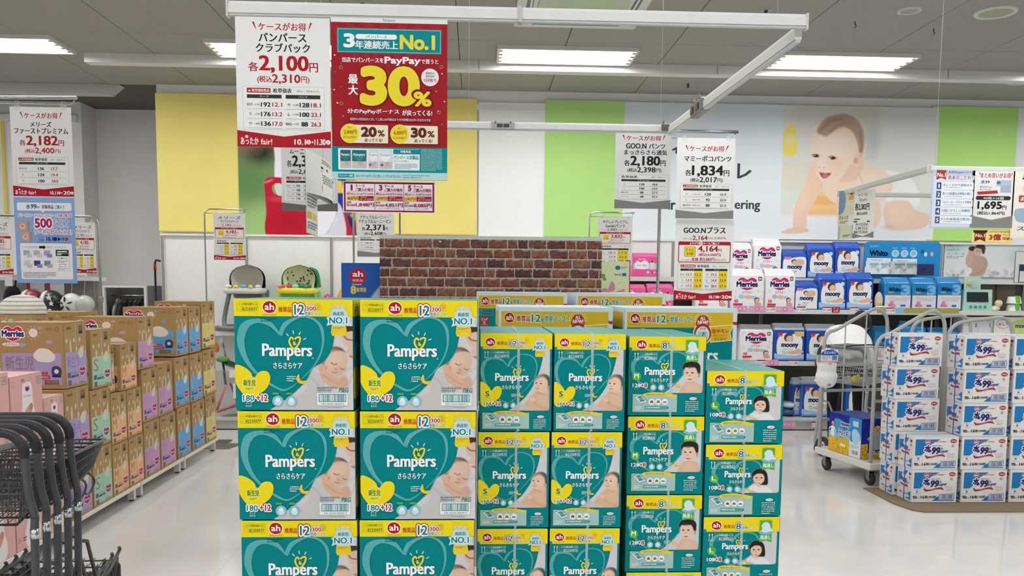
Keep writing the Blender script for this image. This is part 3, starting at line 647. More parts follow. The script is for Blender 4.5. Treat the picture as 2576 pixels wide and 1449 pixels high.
def kid(p, cx, cy, r, kind):
    skin, sh = '#e6bd9f', '#cf9a7b'
    if kind == 'S':
        p.poly([(cx-165, cy+270), (cx-190, cy+225), (cx-80, cy+95), (cx-30, cy+60), (cx+40, cy+90), (cx+95, cy+150), (cx+80, cy+240), (cx+60, cy+290), (cx-60, cy+285)], '#d9aa88', 8)
        p.line([(cx-80, cy+180), (cx-40, cy+215), (cx+40, cy+250), (cx+50, cy+270)], 34, '#c9977a', 12, .7); p.ell(cx-95, cy+160, 26, 24, skin, 0, .4); p.ell(cx+10, cy+160, 60, 70, '#e0b696', 0, 1, .7)
        p.ell(cx+85, cy+130, 26, 90, '#d0a083', -.2, .5); p.line([(cx+20, cy+115), (cx-10, cy+100), (cx-50, cy+88)], 9, '#a87457', 9, .6)
        p.ell(cx, cy, r, r*1.1, skin, 0, .07); p.poly([(cx-62, cy-40), (cx-50, cy-75), (cx, cy-98), (cx+60, cy-85), (cx+88, cy-20), (cx+80, cy+50), (cx+58, cy+40), (cx+50, cy-30), (cx, cy-66)], '#4c3f38', 14)
        p.ell(cx-15, cy-10, 52, 58, '#efcbb0', 0, 1.1, .7); p.ell(cx+62, cy+42, 13, 22, '#c98f74', .1, .5)
        for x, y in ((-58, -8), (-12, -2)): p.ell(cx+x, cy+y, 12, 6, '#33221b', .1, .4); p.line([(cx+x-14, cy+y-22), (cx+x+14, cy+y-20)], 4, '#8b6c5a', 3, .6)
        p.ell(cx-42, cy+22, 11, 8, '#cf9a80', 0, .8); p.line([(cx-66, cy+46), (cx-44, cy+52), (cx-26, cy+46)], 6, '#a15a4b', 3)
    elif kind == 'M':
        p.poly([(cx-100, cy+225), (cx-70, cy+120), (cx-20, cy+85), (cx+60, cy+95), (cx+120, cy+150), (cx+125, cy+225)], '#dcae8d', 7); p.line([(cx-75, cy+210), (cx-10, cy+200), (cx+80, cy+205)], 26, '#cf9d7e', 9, .7); p.ell(cx+20, cy+150, 60, 50, '#e8c0a3', 0, 1, .6)
        p.ell(cx, cy+4, r*.96, r*1.05, skin, 0, .07); p.poly([(cx-75, cy-10), (cx-78, cy-60), (cx-40, cy-100), (cx+30, cy-108), (cx+85, cy-70), (cx+90, cy), (cx+78, cy+45), (cx+66, cy+10), (cx+40, cy-44), (cx-10, cy-38), (cx-50, cy-45)], '#1c1715', 6)
        p.ell(cx-5, cy+20, 50, 50, '#f1cdb2', 0, 1.1, .7); p.ell(cx+78, cy+28, 11, 20, '#c98f74', 0, .4)
        for x in (-34, 14): p.ell(cx+x, cy+4, 12, 7, '#2a1b15', 0, .4)
        p.ell(cx-10, cy+30, 10, 8, '#cf957b', 0, .8); p.poly([(cx-40, cy+50), (cx-10, cy+58), (cx+24, cy+50), (cx-6, cy+74)], '#a84a42', 4); p.line([(cx-34, cy+52), (cx-8, cy+57), (cx+18, cy+52)], 6, '#f4efe8', 3)
    else:
        p.poly([(cx-115, cy+175), (cx-90, cy+95), (cx-30, cy+75), (cx+50, cy+80), (cx+110, cy+110), (cx+125, cy+175)], '#e4e3e6', 7); p.line([(cx-60, cy+100), (cx-40, cy+170)], 6, '#bdbcc2', 6, .6); p.ell(cx-60, cy+150, 40, 22, '#d9ae92', -.2, .4); p.ell(cx, cy+74, 24, 16, skin, 0, .5)
        p.poly([(cx-62, cy+30), (cx-70, cy-40), (cx-30, cy-84), (cx+30, cy-84), (cx+72, cy-40), (cx+84, cy+50), (cx+60, cy+72), (cx-30, cy+60)], '#191514', 6)
        p.ell(cx-4, cy+8, r*.8, r*.88, skin, 0, .08); p.poly([(cx-56, cy-14), (cx-50, cy-54), (cx, cy-72), (cx+52, cy-50), (cx+56, cy-5), (cx+30, cy-34), (cx-20, cy-36)], '#191514', 7)
        for x in (-26, 20): p.ell(cx+x, cy+2, 11, 6, '#2a1b15', 0, .4)
        p.ell(cx-4, cy+24, 9, 7, '#cf957b', 0, .8); p.poly([(cx-28, cy+36), (cx-2, cy+42), (cx+26, cy+36), (cx, cy+56)], '#b0483e', 4); p.line([(cx-22, cy+38), (cx, cy+43), (cx+22, cy+38)], 7, '#f7f2ec', 3)

def size_art(kind):
    H = {'S': 985, 'M': 745, 'L': 684}[kind]; W = 715; A = Art(W, H, TEAL); band = {'S': 158, 'M': 132, 'L': 142}[kind]
    A.rect(0, 0, W, band, YEL); A.rect(0, band-26, 26, band+2, '#1c86c8')
    dy = {'S': 8, 'M': -4, 'L': 0}[kind]; ax = {'S': 98, 'M': 115, 'L': 120}[kind]
    ah(A, ax, 80+dy, 46); A.t('推奨品', ax+68, 74+dy, ax+168, 108+dy, '#c8501e', .05)
    if kind == 'S':
        num(A, '12', 288, 74, 358, 126); A.ell(462, 66, 22, 17, '#e9b93a'); A.t('300', 382, 80, 444, 106, RED, .05, o='#ffffff'); A.t('ポイント', 448, 92, 486, 104, RED); A.t('マイレージ', 386, 56, 434, 72, '#2e8d93', .02, o='#ffffff'); A.t('増量パック!', 370, 120, 494, 142, TEAL, .04, o='#ffffff', ow=.05)
        ph = 778; edge = [(628, 158), (618, 260), (585, 390), (530, 520), (450, 640), (370, 715), (285, 778)]
        hp = [(275, 335), (210, 265), (120, 250), (50, 280), (18, 370), (40, 480), (100, 580), (180, 655), (280, 700), (400, 610)]; hq = [(275, 335), (305, 275), (360, 225), (440, 208), (525, 240), (562, 320), (545, 430), (480, 530), (400, 610)]
        L = (150, 400, 480, 502); T = (215, 522, 412, 560); cc = (70, 615); ci = (255, 725); mo = (410, 622); cb = (94, 174, 290, 246); num_ = ('176枚(88枚×2コ)', '82330975'); kc = (618, 505, 80); sb = (22, 800, 490, 962)
    elif kind == 'M':
        num(A, '8', 308, 56, 350, 116); A.t('枚', 360, 60, 378, 76, TEAL); A.t('増量パック!', 358, 84, 492, 110, TEAL, .04, o='#ffffff', ow=.05)
        ph = 532; edge = [(590, 132), (575, 220), (540, 310), (480, 400), (400, 480), (330, 532)]
        hp = [(270, 262), (200, 200), (120, 190), (50, 240), (40, 320), (90, 420), (180, 500), (290, 530), (390, 470)]; hq = [(270, 262), (310, 190), (390, 150), (480, 150), (540, 200), (540, 290), (480, 390), (390, 470)]
        L = (150, 290, 430, 384); T = (206, 394, 370, 428); cc = (72, 375); ci = (230, 480); mo = (462, 455); cb = (102, 148, 262, 222); num_ = ('136枚(68枚×2コ)', '82280430'); kc = (578, 336, 68); sb = (40, 545, 455, 712)
    else:
        num(A, '8', 306, 60, 348, 118); A.t('枚', 356, 62, 374, 78, TEAL); A.t('増量パック!', 360, 88, 494, 114, TEAL, .04, o='#ffffff', ow=.05)
        ph = 462; edge = [(570, 142), (550, 220), (510, 300), (450, 370), (380, 425), (320, 462)]
        hp = [(270, 242), (200, 180), (130, 180), (80, 230), (80, 300), (130, 390), (210, 445), (300, 462), (390, 410)]; hq = [(270, 242), (310, 180), (380, 150), (470, 160), (520, 215), (505, 300), (450, 370), (390, 410)]
        L = (180, 252, 420, 330); T = (226, 340, 370, 370); cc = (80, 325); ci = (228, 425); mo = (420, 430); cb = (102, 156, 280, 228); num_ = ('116枚(58枚×2コ)', '82280532'); kc = (505, 315, 66); sb = (37, 488, 448, 668)
    bigheart(A, hp, [4, 24, 22, 40, 34, 20, 12, 12, 2]); bigheart(A, hq, [22, 24, 10, 12, 16, 10, 8, 3])
    x0 = min(e[0] for e in edge); p = Pic(x0-70, band, W-22, ph, 124, 120, '#cfccce'); p.cov = np.zeros_like(p.X); kid(p, *kc, kind); cov = np.where(p.X < W-22, p.cov, 0)*(p.Y < ph)
    if kind == 'S': p.poly([(300, 790), (380, 700), (470, 740), (560, 800)], '#c9b9b8', 12, .8)
    p.A = p.A**.8
    ed = np.array(cat(edge, 12, False)); xe = np.interp(p.Y, ed[:, 1], ed[:, 0]); msk = np.maximum(np.clip((p.X-xe)/3, 0, 1), cov)
    rc = 26; cor = ((p.X > W-22-rc) & (p.Y > ph-rc)); msk = np.where(cor & (np.hypot(p.X-(W-22-rc), p.Y-(ph-rc)) > rc), 0, msk); kp = msk; msk = msk[..., None]
    p.A = p.A*msk+np.array(hx(TEAL))*(1-msk); p.to(A, kp)
    codebox(A, *cb, *num_, '#eaf6f5', '#8fcac9')
    for x in (cb[0]-56, cb[0]-28): A.poly([(x, cb[1]+18), (x+8, cb[1]+2), (x+16, cb[1]+18)], '#ffffff'); A.rect(x+6, cb[1]+16, x+10, cb[3]-8, '#ffffff')
    A.rect(cb[0]-60, cb[3]-5, cb[0]-8, cb[3]-2, '#ffffff')
    logo(A, *L); A.t('さらさらケア', *T, '#ffffff', .05)
    if kind == 'S':
        badge(A, 592, 34, 150)
        A.sm([(0, 498), (50, 505), (92, 545), (110, 575), (150, 535), (195, 535), (214, 575), (195, 640), (140, 690), (90, 715), (40, 740), (0, 690)], '#f8e022')
        A.ell(*cc, 50, 50, '#f2ec7a'); A.ell(*cc, 46, 46, '#efe23c'); A.t('S', 54, 582, 88, 632, '#1f7f5b', .07); A.t('4-8kg', 46, 638, 94, 650, '#2d7d55'); q = '164'; q2 = '+12'; ny = 690
    else:
        A.rr(527, 30, 643, 226, 8, '#57b84c'); A.poly([(527, 218), (643, 218), (643, 244), (585, 230), (527, 244)], '#57b84c')
        A.sm([(520, 150), (550, 120), (545, 80), (575, 48), (615, 60), (630, 100), (650, 130), (655, 152), (590, 165)], '#dfeff5'); A.sm([(515, 150), (540, 138), (585, 150), (630, 138), (662, 150), (590, 172)], '#86bfdd')
        A.t('風通し', 535, 178, 636, 218, '#f2faf0', .05); A.t('ライン', 562, 224, 606, 236, '#dff0d8')
        A.ell(*cc, 42, 42, '#5db63c'); A.t(kind, cc[0]-20, cc[1]-26, cc[0]+20, cc[1]+14, '#ffffff', .07); A.t('6-11kg' if kind == 'M' else '9-14kg', cc[0]-26, cc[1]+20, cc[0]+26, cc[1]+32, '#e4f5dc'); q = '128' if kind == 'M' else '108'; q2 = '+8'; ny = cc[1]+68
    A.t(q, 38, ny, 110, ny+36, '#ffffff' if kind != 'S' else TEAL, .05, o=TEAL if kind != 'S' else '#ffffff', ow=.06); A.t(q2, 116, ny-2, 116+33*len(q2)-10, ny+36, RED, .06, o='#ffffff', ow=.08)
    A.t('テープ', 50, ny+44, 90, ny+56, '#ffffff'); icons(A, ci[0], ci[1], 30, 74); moon(A, *mo, 26); A.micro(mo[0]-100, mo[1]-16, mo[0]-38, mo[1]+18, 3, '#e4f3f2')
    sidebar(A, *sb); smallprint(A, 535, sb[1]+30, 660, sb[3]+2)
    return A

def pants_art(xl=False):
    W, H = 1078, 1100; A = Art(W, H, '#dfeaee'); A.rect(22, 34, W-40, 158, '#e3bc2e'); A.rect(22, 158, W-40, H-26, TEAL)
    A.rect(W-40, 108, W, 134, '#c33a30'); ah(A, 100, 86, 44, halo='#f6ead2'); A.t('推奨品', 168, 68, 296, 116, '#b5382a', .06, o='#f6ead2')
    A.t('12', 312, 60, 392, 118, '#1c8d92', .07, o='#f7f1d0', ow=.05); A.t('枚', 398, 92, 424, 116, '#1c8d92', .03); A.t('増量パック!', 432, 64, 640, 118, '#1c8d92', .05, o='#f7f1d0', ow=.05)
    cx, cy = 748, 108
    for k in range(13):
        a = PI+PI*k/12; A.stroke([(cx+_c(a)*64, cy+_s(a)*56), (cx+_c(a)*92, cy+_s(a)*84)], 4, '#fbf4d8')
    A.ell(cx, 205, 92, 92, '#f5efe2'); A.ell(cx, 205, 82, 82, '#b5382a'); A.sm([(cx-50, 150), (cx-62, 110), (cx-30, 62), (cx+30, 62), (cx+60, 110), (cx+50, 150)], '#b5382a'); A.t('ALL', cx-24, 66, cx+24, 92, '#ffffff', .06); A.t('NEW!', cx-48, 98, cx+50, 132, '#ffffff', .06)
    A.ell(cx, 212, 66, 66, '#d9ecee'); A.poly([(cx-46, 190), (cx+46, 190), (cx+36, 262), (cx-36, 262)], '#9fd0d6'); A.rect(cx-30, 150, cx+34, 178, '#b5382a'); A.t('STOP', cx-24, 156, cx+28, 172, '#ffffff', .04); A.poly([(cx+4, 184), (cx+24, 200), (cx+10, 202), (cx+2, 232), (cx-8, 226), (cx, 200)], '#b5382a')
    A.poly([(cx+70, 146), (W-30, 128), (W-62, 200), (W-44, 262), (cx+74, 280)], '#f3ead0'); A.poly([(cx+76, 152), (W-40, 136), (W-70, 200), (W-52, 256), (cx+80, 272)], '#e3bc2e'); A.ell(cx, 205, 82, 82, '#b5382a'); A.ell(cx, 212, 66, 66, '#d9ecee'); A.poly([(cx-46, 190), (cx+46, 190), (cx+36, 262), (cx-36, 262)], '#9fd0d6'); A.t('STOP', cx-24, 158, cx+28, 174, '#b5382a', .06)
    A.poly([(cx+6, 190), (cx+26, 206), (cx+12, 208), (cx+4, 240), (cx-6, 234), (cx+2, 206)], '#b5382a')
    A.t('背中モレ', 838, 166, 1000, 202, '#b5382a', .06, rot=-.03); A.t('キャッチャー', 850, 210, 990, 230, '#b5382a', .03); A.t('モレ0へ!', 862, 236, 976, 262, '#b5382a', .04)
    codebox(A, 26, 166, 196, 226, '128枚(64枚×2コ)' if not xl else '88枚(44枚×2コ)', '82317182' if not xl else '82317196', '#3f7d80', '#bcd6d6')
    if xl: A.ell(92, 285, 54, 56, '#b5382a'); A.t('ビッグ', 58, 252, 128, 280, '#ffffff', .05); A.t('XL', 76, 286, 108, 306, '#ffffff', .04); A.t('12-22kg', 62, 312, 122, 324, '#f5dede')
    A.t('Pampers', 420, 330, 900, 470, '#ffffff', .05); A.t('さらさらパンツ', 470, 490, 840, 540, '#ffffff', .05)
    return A

# ------------------------------------------------------------------ carton builder
def carton(name, label, cat_, w, d, h, art, body, top=None, side=None, lside=None, strap=None, group=None, mt='gloss', key=None):
    t = thing(name, label, cat_, group=group); hb = hx(body)
    b = MB(body); b.box(0, w, 0, d, 0, h-.005, bev=.003); b.obj('carton_body', mt, t)
    tc = top or body; f = MB(tc).box(.001, w-.001, .001, d/2-.0012, h-.005, h-.0028, bev=.0008).mesh('top_flap', mt)
    put('top_flap', f, t); put('top_flap', f, t, (0, d/2+.0002, 0))
    if art: put('front_print', art.mesh('front_print', w-.002, h-.004), t, (.001, -.0003, .001), FRONT)
    if side: put('side_print', side.mesh('side_print', d-.002, h-.004), t, (w+.0003, .001, .001), SIDE)
    if lside: put('left_side_print', lside.mesh('left_side_print', d-.002, h-.004), t, (-.0003, d-.001, .001), LSIDE)
    if strap:
        kind, pos, wd = strap; e = .0025; m = MB('#e8f4f4' if kind == 'clear' else '#2b58b8')
        if kind == 'clear' or kind == 'blue_y':
            x0, x1 = pos-wd/2, pos+wd/2
            m.box(x0, x1, -e, -e+.0012, 0, h-.002).box(x0, x1, -e, d+e, h-.0026, h-.0012).box(x0, x1, d+e-.0012, d+e, 0, h-.002)
        else:
            y0, y1 = pos-wd/2, pos+wd/2
            m.box(-e, -e+.0012, y0, y1, 0, h-.002).box(-e, w+e, y0, y1, h-.0026, h-.0012).box(w+e-.0012, w+e, y0, y1, 0, h-.002)
        tag(m.obj('strap', 'clear' if kind == 'clear' else 'plastic', t), 'clear plastic band' if kind == 'clear' else 'blue plastic band')
    return t

ORD = ['top', 'second from the top', 'third from the top', 'fourth from the top', 'fifth from the top', 'bottom']
def stack(proto, Y, lefts, nrow, h, lab, dx=0):
    for r in range(nrow):
        px, py = lefts[min(r, len(lefts)-1)]
        X = P(px, py, Y).x+(r-len(lefts)+1)*.004*(r >= len(lefts))
        z = h*(nrow-1-r)
        l = lab.replace('#', ORD[r] if r < nrow-1 else 'lowest')
        if r == 0 and 'used' not in proto: proto.location = (X, Y, z); proto['label'] = l; proto['used'] = 1
        else:
            q = dup(proto, (X, Y, z), l)
            if 'used' in q: del q['used']
zt = lambda px, py, Y: P(px, py, Y).z
# newborn cartons
Yn = 2.18; hn = zt(740, 750, Yn)/5; nart = newborn_art(); wn = P(1200, 900, Yn).x-P(905, 900, Yn).x
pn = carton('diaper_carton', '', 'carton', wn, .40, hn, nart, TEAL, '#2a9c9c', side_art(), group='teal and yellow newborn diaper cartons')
stack(pn, Yn, [(587.5, 780), (597, 1060), (606, 1340)], 5, hn, 'teal newborn diaper carton with sleeping baby, left column, #')
stack(pn, Yn, [(905, 780), (905, 1060), (904, 1340)], 5, hn, 'teal newborn diaper carton with sleeping baby, second column, #')
# size S, M, L cartons
Ys = 2.28; hs = zt(1300, 836, Ys)/5; ws = P(1390, 900, Ys).x-P(1208, 900, Ys).x
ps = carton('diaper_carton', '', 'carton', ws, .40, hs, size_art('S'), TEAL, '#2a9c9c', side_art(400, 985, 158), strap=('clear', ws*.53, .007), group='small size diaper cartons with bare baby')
stack(ps, Ys, [(1208, 860), (1202.5, 1120), (1200, 1380)], 5, hs, 'small size teal diaper carton, left of the two bare-baby columns, #')
stack(ps, Ys, [(1394.5, 860), (1387, 1120), (1382, 1380)], 5, hs, 'small size teal diaper carton, right of the two bare-baby columns, #')
Ym = 2.315; hm = zt(1680, 844, Ym)/6; wm = P(1777, 900, Ym).x-P(1582.5, 900, Ym).x
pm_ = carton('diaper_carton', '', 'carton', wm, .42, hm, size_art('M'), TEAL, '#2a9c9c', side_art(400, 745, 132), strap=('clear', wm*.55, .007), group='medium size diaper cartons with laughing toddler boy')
stack(pm_, Ym, [(1582.5, 860), (1579, 1070), (1575, 1280)], 6, hm, 'medium size teal diaper carton with laughing toddler boy, # of its column')
hl = zt(1870, 931, Ym)/6; wl = P(1971, 1000, Ym).x-P(1776, 1000, Ym).x
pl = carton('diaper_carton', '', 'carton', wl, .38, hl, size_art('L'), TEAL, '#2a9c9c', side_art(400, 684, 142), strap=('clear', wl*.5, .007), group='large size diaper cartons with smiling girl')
stack(pl, Ym, [(1776.5, 1000), (1775, 1150), (1769, 1340)], 6, hl, 'large size teal diaper carton with smiling girl, # of the right column')
# pants cartons behind
Yp = 2.90; wp = P(1542, 800, Yp).x-P(1254, 800, Yp).x; hp_ = zt(1400, 771, Yp)/3.0
pp = carton('diaper_carton', '', 'carton', wp, .40, hp_, pants_art(), '#dfeaee', '#d9e9ee', group='white edged pants diaper cartons')
pa = Art(400, 400, '#dfeaee'); pa.rect(30, 14, 370, 60, '#e3bc2e'); pa.rect(30, 60, 370, 390, TEAL)
put('left_side_print', pa.mesh('left_side_print', .398, hp_-.004), pp, (-.0003, .399, .001), LSIDE)
stack(pp, Yp, [(1254, 800)], 3, hp_, 'white edged pants diaper carton behind the two small size columns, #')
stack(pp, Yp, [(1571, 800)], 3, hp_, 'white edged pants diaper carton behind the laughing toddler column, #')
Yq = 3.62; wq = P(1427, 760, Yq).x-P(1199, 760, Yq).x; hq_ = zt(1300, 733.5, Yq)/3.0
pq = carton('diaper_carton', '', 'carton', wq, .40, hq_, pants_art(True), '#dfeaee', '#d9e9ee', group='white edged extra large pants diaper cartons')
stack(pq, Yq, [(1199, 760)], 3, hq_, 'white edged extra large diaper carton below the printed brick sheet, left, #')
stack(pq, Yq, [(1449, 760)], 3, hq_, 'white edged extra large diaper carton below the printed brick sheet, right, #')
# ================================================================== HANGING SIGNS
DR = '#b3232b'; BK = '#2b2a2a'; RDK = '#a81e2a'
def header(A, cx, y, w, h, c=DR):
    A.t('ケースがお得', cx-w/2, y, cx+w/2, y+h, c, .04)
    for sg in (-1, 1): A.poly([(cx+sg*(w/2+h*.55), y-h*.1), (cx+sg*(w/2+h*.8), y-h*.05), (cx+sg*(w/2+h*.2), y+h*1.1)], c)
def price(A, s, x0, y0, x1, y1, c):
    w = x1-x0; h = y1-y0; A.t('各', x0, y0+h*.42, x0+w*.14, y1, c, .04); A.t(s, x0+w*.16, y0, x1-w*.14, y1+h*.08*(',' in s), c, .07); A.t('円', x1-w*.12, y0+h*.42, x1, y1, c, .04)
def tax(A, s, x0, y0, x1, y1, c):
    w = x1-x0; h = y1-y0; A.t('(税込', x0, y0+h*.2, x0+w*.28, y1, c, .04); A.t(s, x0+w*.29, y0, x1-w*.18, y1+h*.08, c, .05); A.t('円)', x1-w*.16, y0+h*.2, x1, y1, c, .02)
def chev(A, y0, y1, c, dates=None):
    W = A.W; A.poly([(0, y0), (W/2, y0+(y1-y0)*.35), (W, y0), (W, y1), (0, y1)], c)
    if dates:
        h = y1-y0; A.ell(W*.1, y0+h*.38, h*.1, h*.09, '#f7dada'); A.t('あったか', W*.035, y0+h*.42, W*.225, y0+h*.86, '#ffffff', .04); A.t('fair!', W*.25, y0+h*.5, W*.37, y0+h*.84, '#ffffff', .02)
        x = W*.61; a, b = dates; A.t(a[0], x, y0+h*.5, x+W*.12, y0+h*.82, '#ffffff', .05); A.ell(x+W*.15, y0+h*.66, h*.14, h*.14, '#ffffff'); A.t(a[1], x+W*.135, y0+h*.56, x+W*.165, y0+h*.76, c)
        A.poly([(x+W*.185, y0+h*.58), (x+W*.205, y0+h*.66), (x+W*.185, y0+h*.74)], '#ffffff'); A.t(b[0], x+W*.215, y0+h*.48, x+W*.33, y0+h*.82, '#ffffff', .06); A.ell(x+W*.36, y0+h*.66, h*.14, h*.14, '#ffffff'); A.t(b[1], x+W*.345, y0+h*.56, x+W*.375, y0+h*.76, c)
def table(A, x0, y0, x1, y1, cols, red=True, hl=False, logo_=True, rc=DR):
    """cols: list of (title, [(size, count, price)])"""
    W = A.W; A.rr(x0, y0, x1, y1, 4, '#cfcfcd'); A.rr(x0+1, y0+1, x1-1, y1-1, 4, '#f4f3f1'); w = x1-x0; h = y1-y0
    if logo_: A.rr(x0+w*.05, y0+h*.04, x0+w*.34, y0+h*.15, 2, DR); A.t('ah 専用増枚数品', x0+w*.065, y0+h*.06, x0+w*.325, y0+h*.13, '#ffffff', .02)
    A.t('枚単価表', x0+w*(.37 if logo_ else .06), y0+h*.04, x0+w*(.6 if logo_ else .38), y0+h*.15, BK, .05); A.t('(税込・1枚あたり)', x0+w*.66, y0+h*.07, x0+w*.94, y0+h*.14, '#55524f')
    n = len(cols)
    for i, (tt, rows) in enumerate(cols):
        a = x0+w*(.05+.475*i) if n == 2 else x0+w*.06; b = a+(w*.425 if n == 2 else w*.88); cw = b-a
        yb = y0+h*.19; A.rect(a, yb, b, yb+h*.085, '#3a3938'); A.t(tt, (a+b)/2-cw*.13, yb+h*.02, (a+b)/2+cw*.13, yb+h*.065, '#ffffff')
        m = len(rows); rh = (y1-h*.04-(yb+h*.11))/m
        if hl: A.rect(a+cw*.6, yb+h*.085, b, y1-h*.05, '#f4df3c')
        for j, (sz, ct, pr) in enumerate(rows):
            cy = yb+h*.13+rh*(j+.45); fh = min(rh*.5, h*.1)
            if len(sz) > 2: A.t(sz, a+cw*.0, cy-fh*.3, a+cw*.16, cy+fh*.3, BK, .02)
            else: A.t(sz, a+cw*.06, cy-fh*.3, a+cw*.06+fh*.5*len(sz), cy+fh*.3, BK)
            if hl: A.t(ct, a+cw*.27, cy-fh/2, a+cw*.52, cy+fh/2, rc, .03); A.t(pr, a+cw*.66, cy-fh/2, a+cw*.94, cy+fh/2, rc, .04)
            elif '+' in ct:
                p_, c_ = ct.split('|'); A.t(p_, a+cw*.2, cy-fh*.25, a+cw*.37, cy+fh*.25, '#7a3030'); A.tc(c_, a+cw*.54, cy, fh, BK, .07, w=fh*.72*len(c_)); A.tc(pr, a+cw*.87, cy, fh*.95, rc, .04, w=fh*.56*len(pr))
            else: A.tc(ct, a+cw*.47, cy, fh, BK, .07, w=fh*.72*len(ct)); A.tc(pr, a+cw*.76, cy, fh, rc if red else BK, .05, w=fh*.58*len(pr))
            if j < m-1 or m < 4: A.rect(a, cy+rh*.44, b, cy+rh*.44+.7, '#a5a4a1')
def sheet(name, label, cat_, art, x0, y0, x1, y1, Y, clips=0, group=None, bg='#f1f0ee', back=None, mt='paper'):
    a = P(x0, y0, Y); b = P(x1, y1, Y); W, H = b.x-a.x, a.z-b.z
    t = thing(name, label, cat_, (a.x, Y, b.z), group=group)
    MB(bg).box(0, W, 0, .0012, 0, H).obj('sheet', mt, t)
    put('printed_face', art.mesh('printed_face', W, H), t, (0, -.0003, 0), FRONT)
    for i in range(clips):
        X = W*(.12+.76*i); m = MB('#e3e6e6'); m.box(X-.012, X+.012, -.006, .006, H-.014, H+.012, bev=.002).tube([(X-.008, 0, H+.012), (X-.008, 0, H+.026), (X+.008, 0, H+.026), (X+.008, 0, H+.012)], .0022, 6)
        m.obj('clip', 'haze', t)
    return t
YF = 2.6
# white price poster
A = Art(242, 333, '#f3f1ef')
header(A, 120, 14, 122, 20); A.t('パンパース', 60, 40, 181, 62, BK, .05); A.t('クラブパック', 52, 66, 190, 89, BK, .05)
price(A, '2,100', 32, 98, 210, 138, DR); tax(A, '2,310', 54, 145, 188, 168, DR)
table(A, 16, 176, 226, 288, [('テープ', [('新生児', '+12枚|192', '12.1'), ('S', '+12枚|176', '13.2'), ('M', '+8枚|136', '17.0')]), ('パンツ', [('M', '+12枚|128', '18.1'), ('L', '+12枚|100', '23.1'), ('BIG', '+12枚|88', '26.3')])])
chev(A, 290, 333, DR, (('10.1', '金'), ('11.30', '火')))
sheet('price_poster', 'white price poster with red chevron foot hanging left of the red poster', 'poster', A, 591, 41, 833, 373, YF-.012)
# red campaign poster
A = Art(708, 990, '#a5232b')
for i in range(7): A.poly([(354, 500), (i*118-60, -10), (i*118, -10)], '#ad2a32')
A.rect(0, 0, 708, 28, '#eef0f0'); A.t('Pampers', 316, 4, 388, 24, TEAL, .03)
A.rect(36, 62, 672, 212, '#0f9097'); A.frame(42, 68, 666, 206, 2, '#d9ecee')
A.t('3', 80, 100, 140, 176, '#ffffff', .09); A.rr(150, 98, 400, 128, 14, '#ffffff'); A.t('パンパース', 212, 104, 340, 122, '#0f9097', .04); A.t('年連続売上', 148, 138, 406, 186, '#ffffff', .06); A.t('No.1', 422, 102, 628, 182, '#f2e24c', .09)
A.t('当店でパンパースを', 66, 240, 318, 270, '#ffffff', .05); A.t('PayPay', 326, 234, 542, 284, '#ffffff', .08); A.t('で買うと', 548, 244, 652, 272, '#ffffff', .04)
A.t('最', 104, 344, 160, 400, '#ffffff', .06); A.t('大', 104, 410, 160, 468, '#ffffff', .06)
A.t('30', 190, 306, 524, 518, '#8b1a22', .17); A.t('30', 190, 306, 522, 516, '#f5e13a', .12); A.t('%', 500, 440, 612, 530, '#8b1a22', .2); A.t('%', 506, 446, 606, 528, '#f5e13a', .09)
A.ell(602, 354, 54, 54, '#f3eef2'); A.t('期間中の', 576, 322, 630, 336, BK, .03); A.t('初回会計', 576, 340, 630, 354, BK, .03); A.t('1回限り', 566, 362, 640, 382, DR, .04)
A.t('分のPayPayボーナス', 96, 554, 412, 586, '#ffffff', .05); A.t('が戻ってくる!', 432, 556, 614, 590, '#ffffff', .05); A.rr(106, 604, 612, 630, 5, '#8b1a22'); A.t('期間中の初回会計に対して上限3,500円相当まで/付与時期:2022年1月末付与予定', 112, 608, 606, 626, '#f5e6e6')
for ox, a, b in ((60, '2,000円', '20'), (366, '6,000円', '30')):
    A.rr(ox+50, 652, ox+284, 764, 6, '#f3ecd0'); A.ell(ox+50, 706, 58, 60, '#f5ec9a'); A.ell(ox+50, 706, 54, 56, '#f3e136'); A.t('税込', ox+38, 664, ox+62, 676, DR); A.t(a, ox+14, 684, ox+90, 712, DR, .04); A.t('以上のお会計で', ox+10, 720, ox+92, 736, '#7c2a22', .02)
    A.t(b, ox+122, 668, ox+210, 722, '#6d2a24', .12); A.t('%', ox+222, 684, ox+262, 722, '#6d2a24', .06); A.t('戻ってくる!', ox+140, 734, ox+250, 756, '#6d2a24', .05)
R = random.Random(5)
for x, y in ((22, 230), (28, 330), (60, 420), (36, 520), (70, 600), (650, 250), (676, 330), (640, 440), (690, 500), (654, 560), (60, 280), (676, 640), (18, 440)):
    c = R.choice(('#e8a24a', '#e9d9d9', '#3f7f86', '#d96c4a', '#ffffff')); A.poly([(x-6, y), (x, y-5), (x+6, y+1), (x, y+6)], c)
for x, y in ((60, 304), (60, 524), (672, 290), (656, 568)):
    for k in range(8): A.stroke([(x+7*_c(k*PI/4), y+7*_s(k*PI/4)), (x+12*_c(k*PI/4), y+12*_s(k*PI/4))], 2, '#e9d9d9')
A.rect(0, 788, 708, 944, '#119298'); A.rr(38, 798, 538, 930, 6, '#f6f8f8')
def packpic(A, x, y, w, h, c, hc):
    A.rr(x, y, x+w, y+h, 4, '#c9ccd2'); A.rr(x+1, y+3, x+w-4, y+h*.62, 4, c); A.heart(x+w*.47, y+h*.38, w*.8, h*.5, hc); A.t('Pampers', x+w*.1, y+h*.2, x+w*.86, y+h*.36, '#ffffff' if c != '#e8eaee' else '#8aa0a8', .03); A.ell(x+w*.6, y+h*.75, w*.18, h*.12, '#d9b39a'); A.ell(x+w*.2, y+h*.8, w*.12, h*.07, '#b6455a' if c == '#e8eaee' else '#e8dc4a')
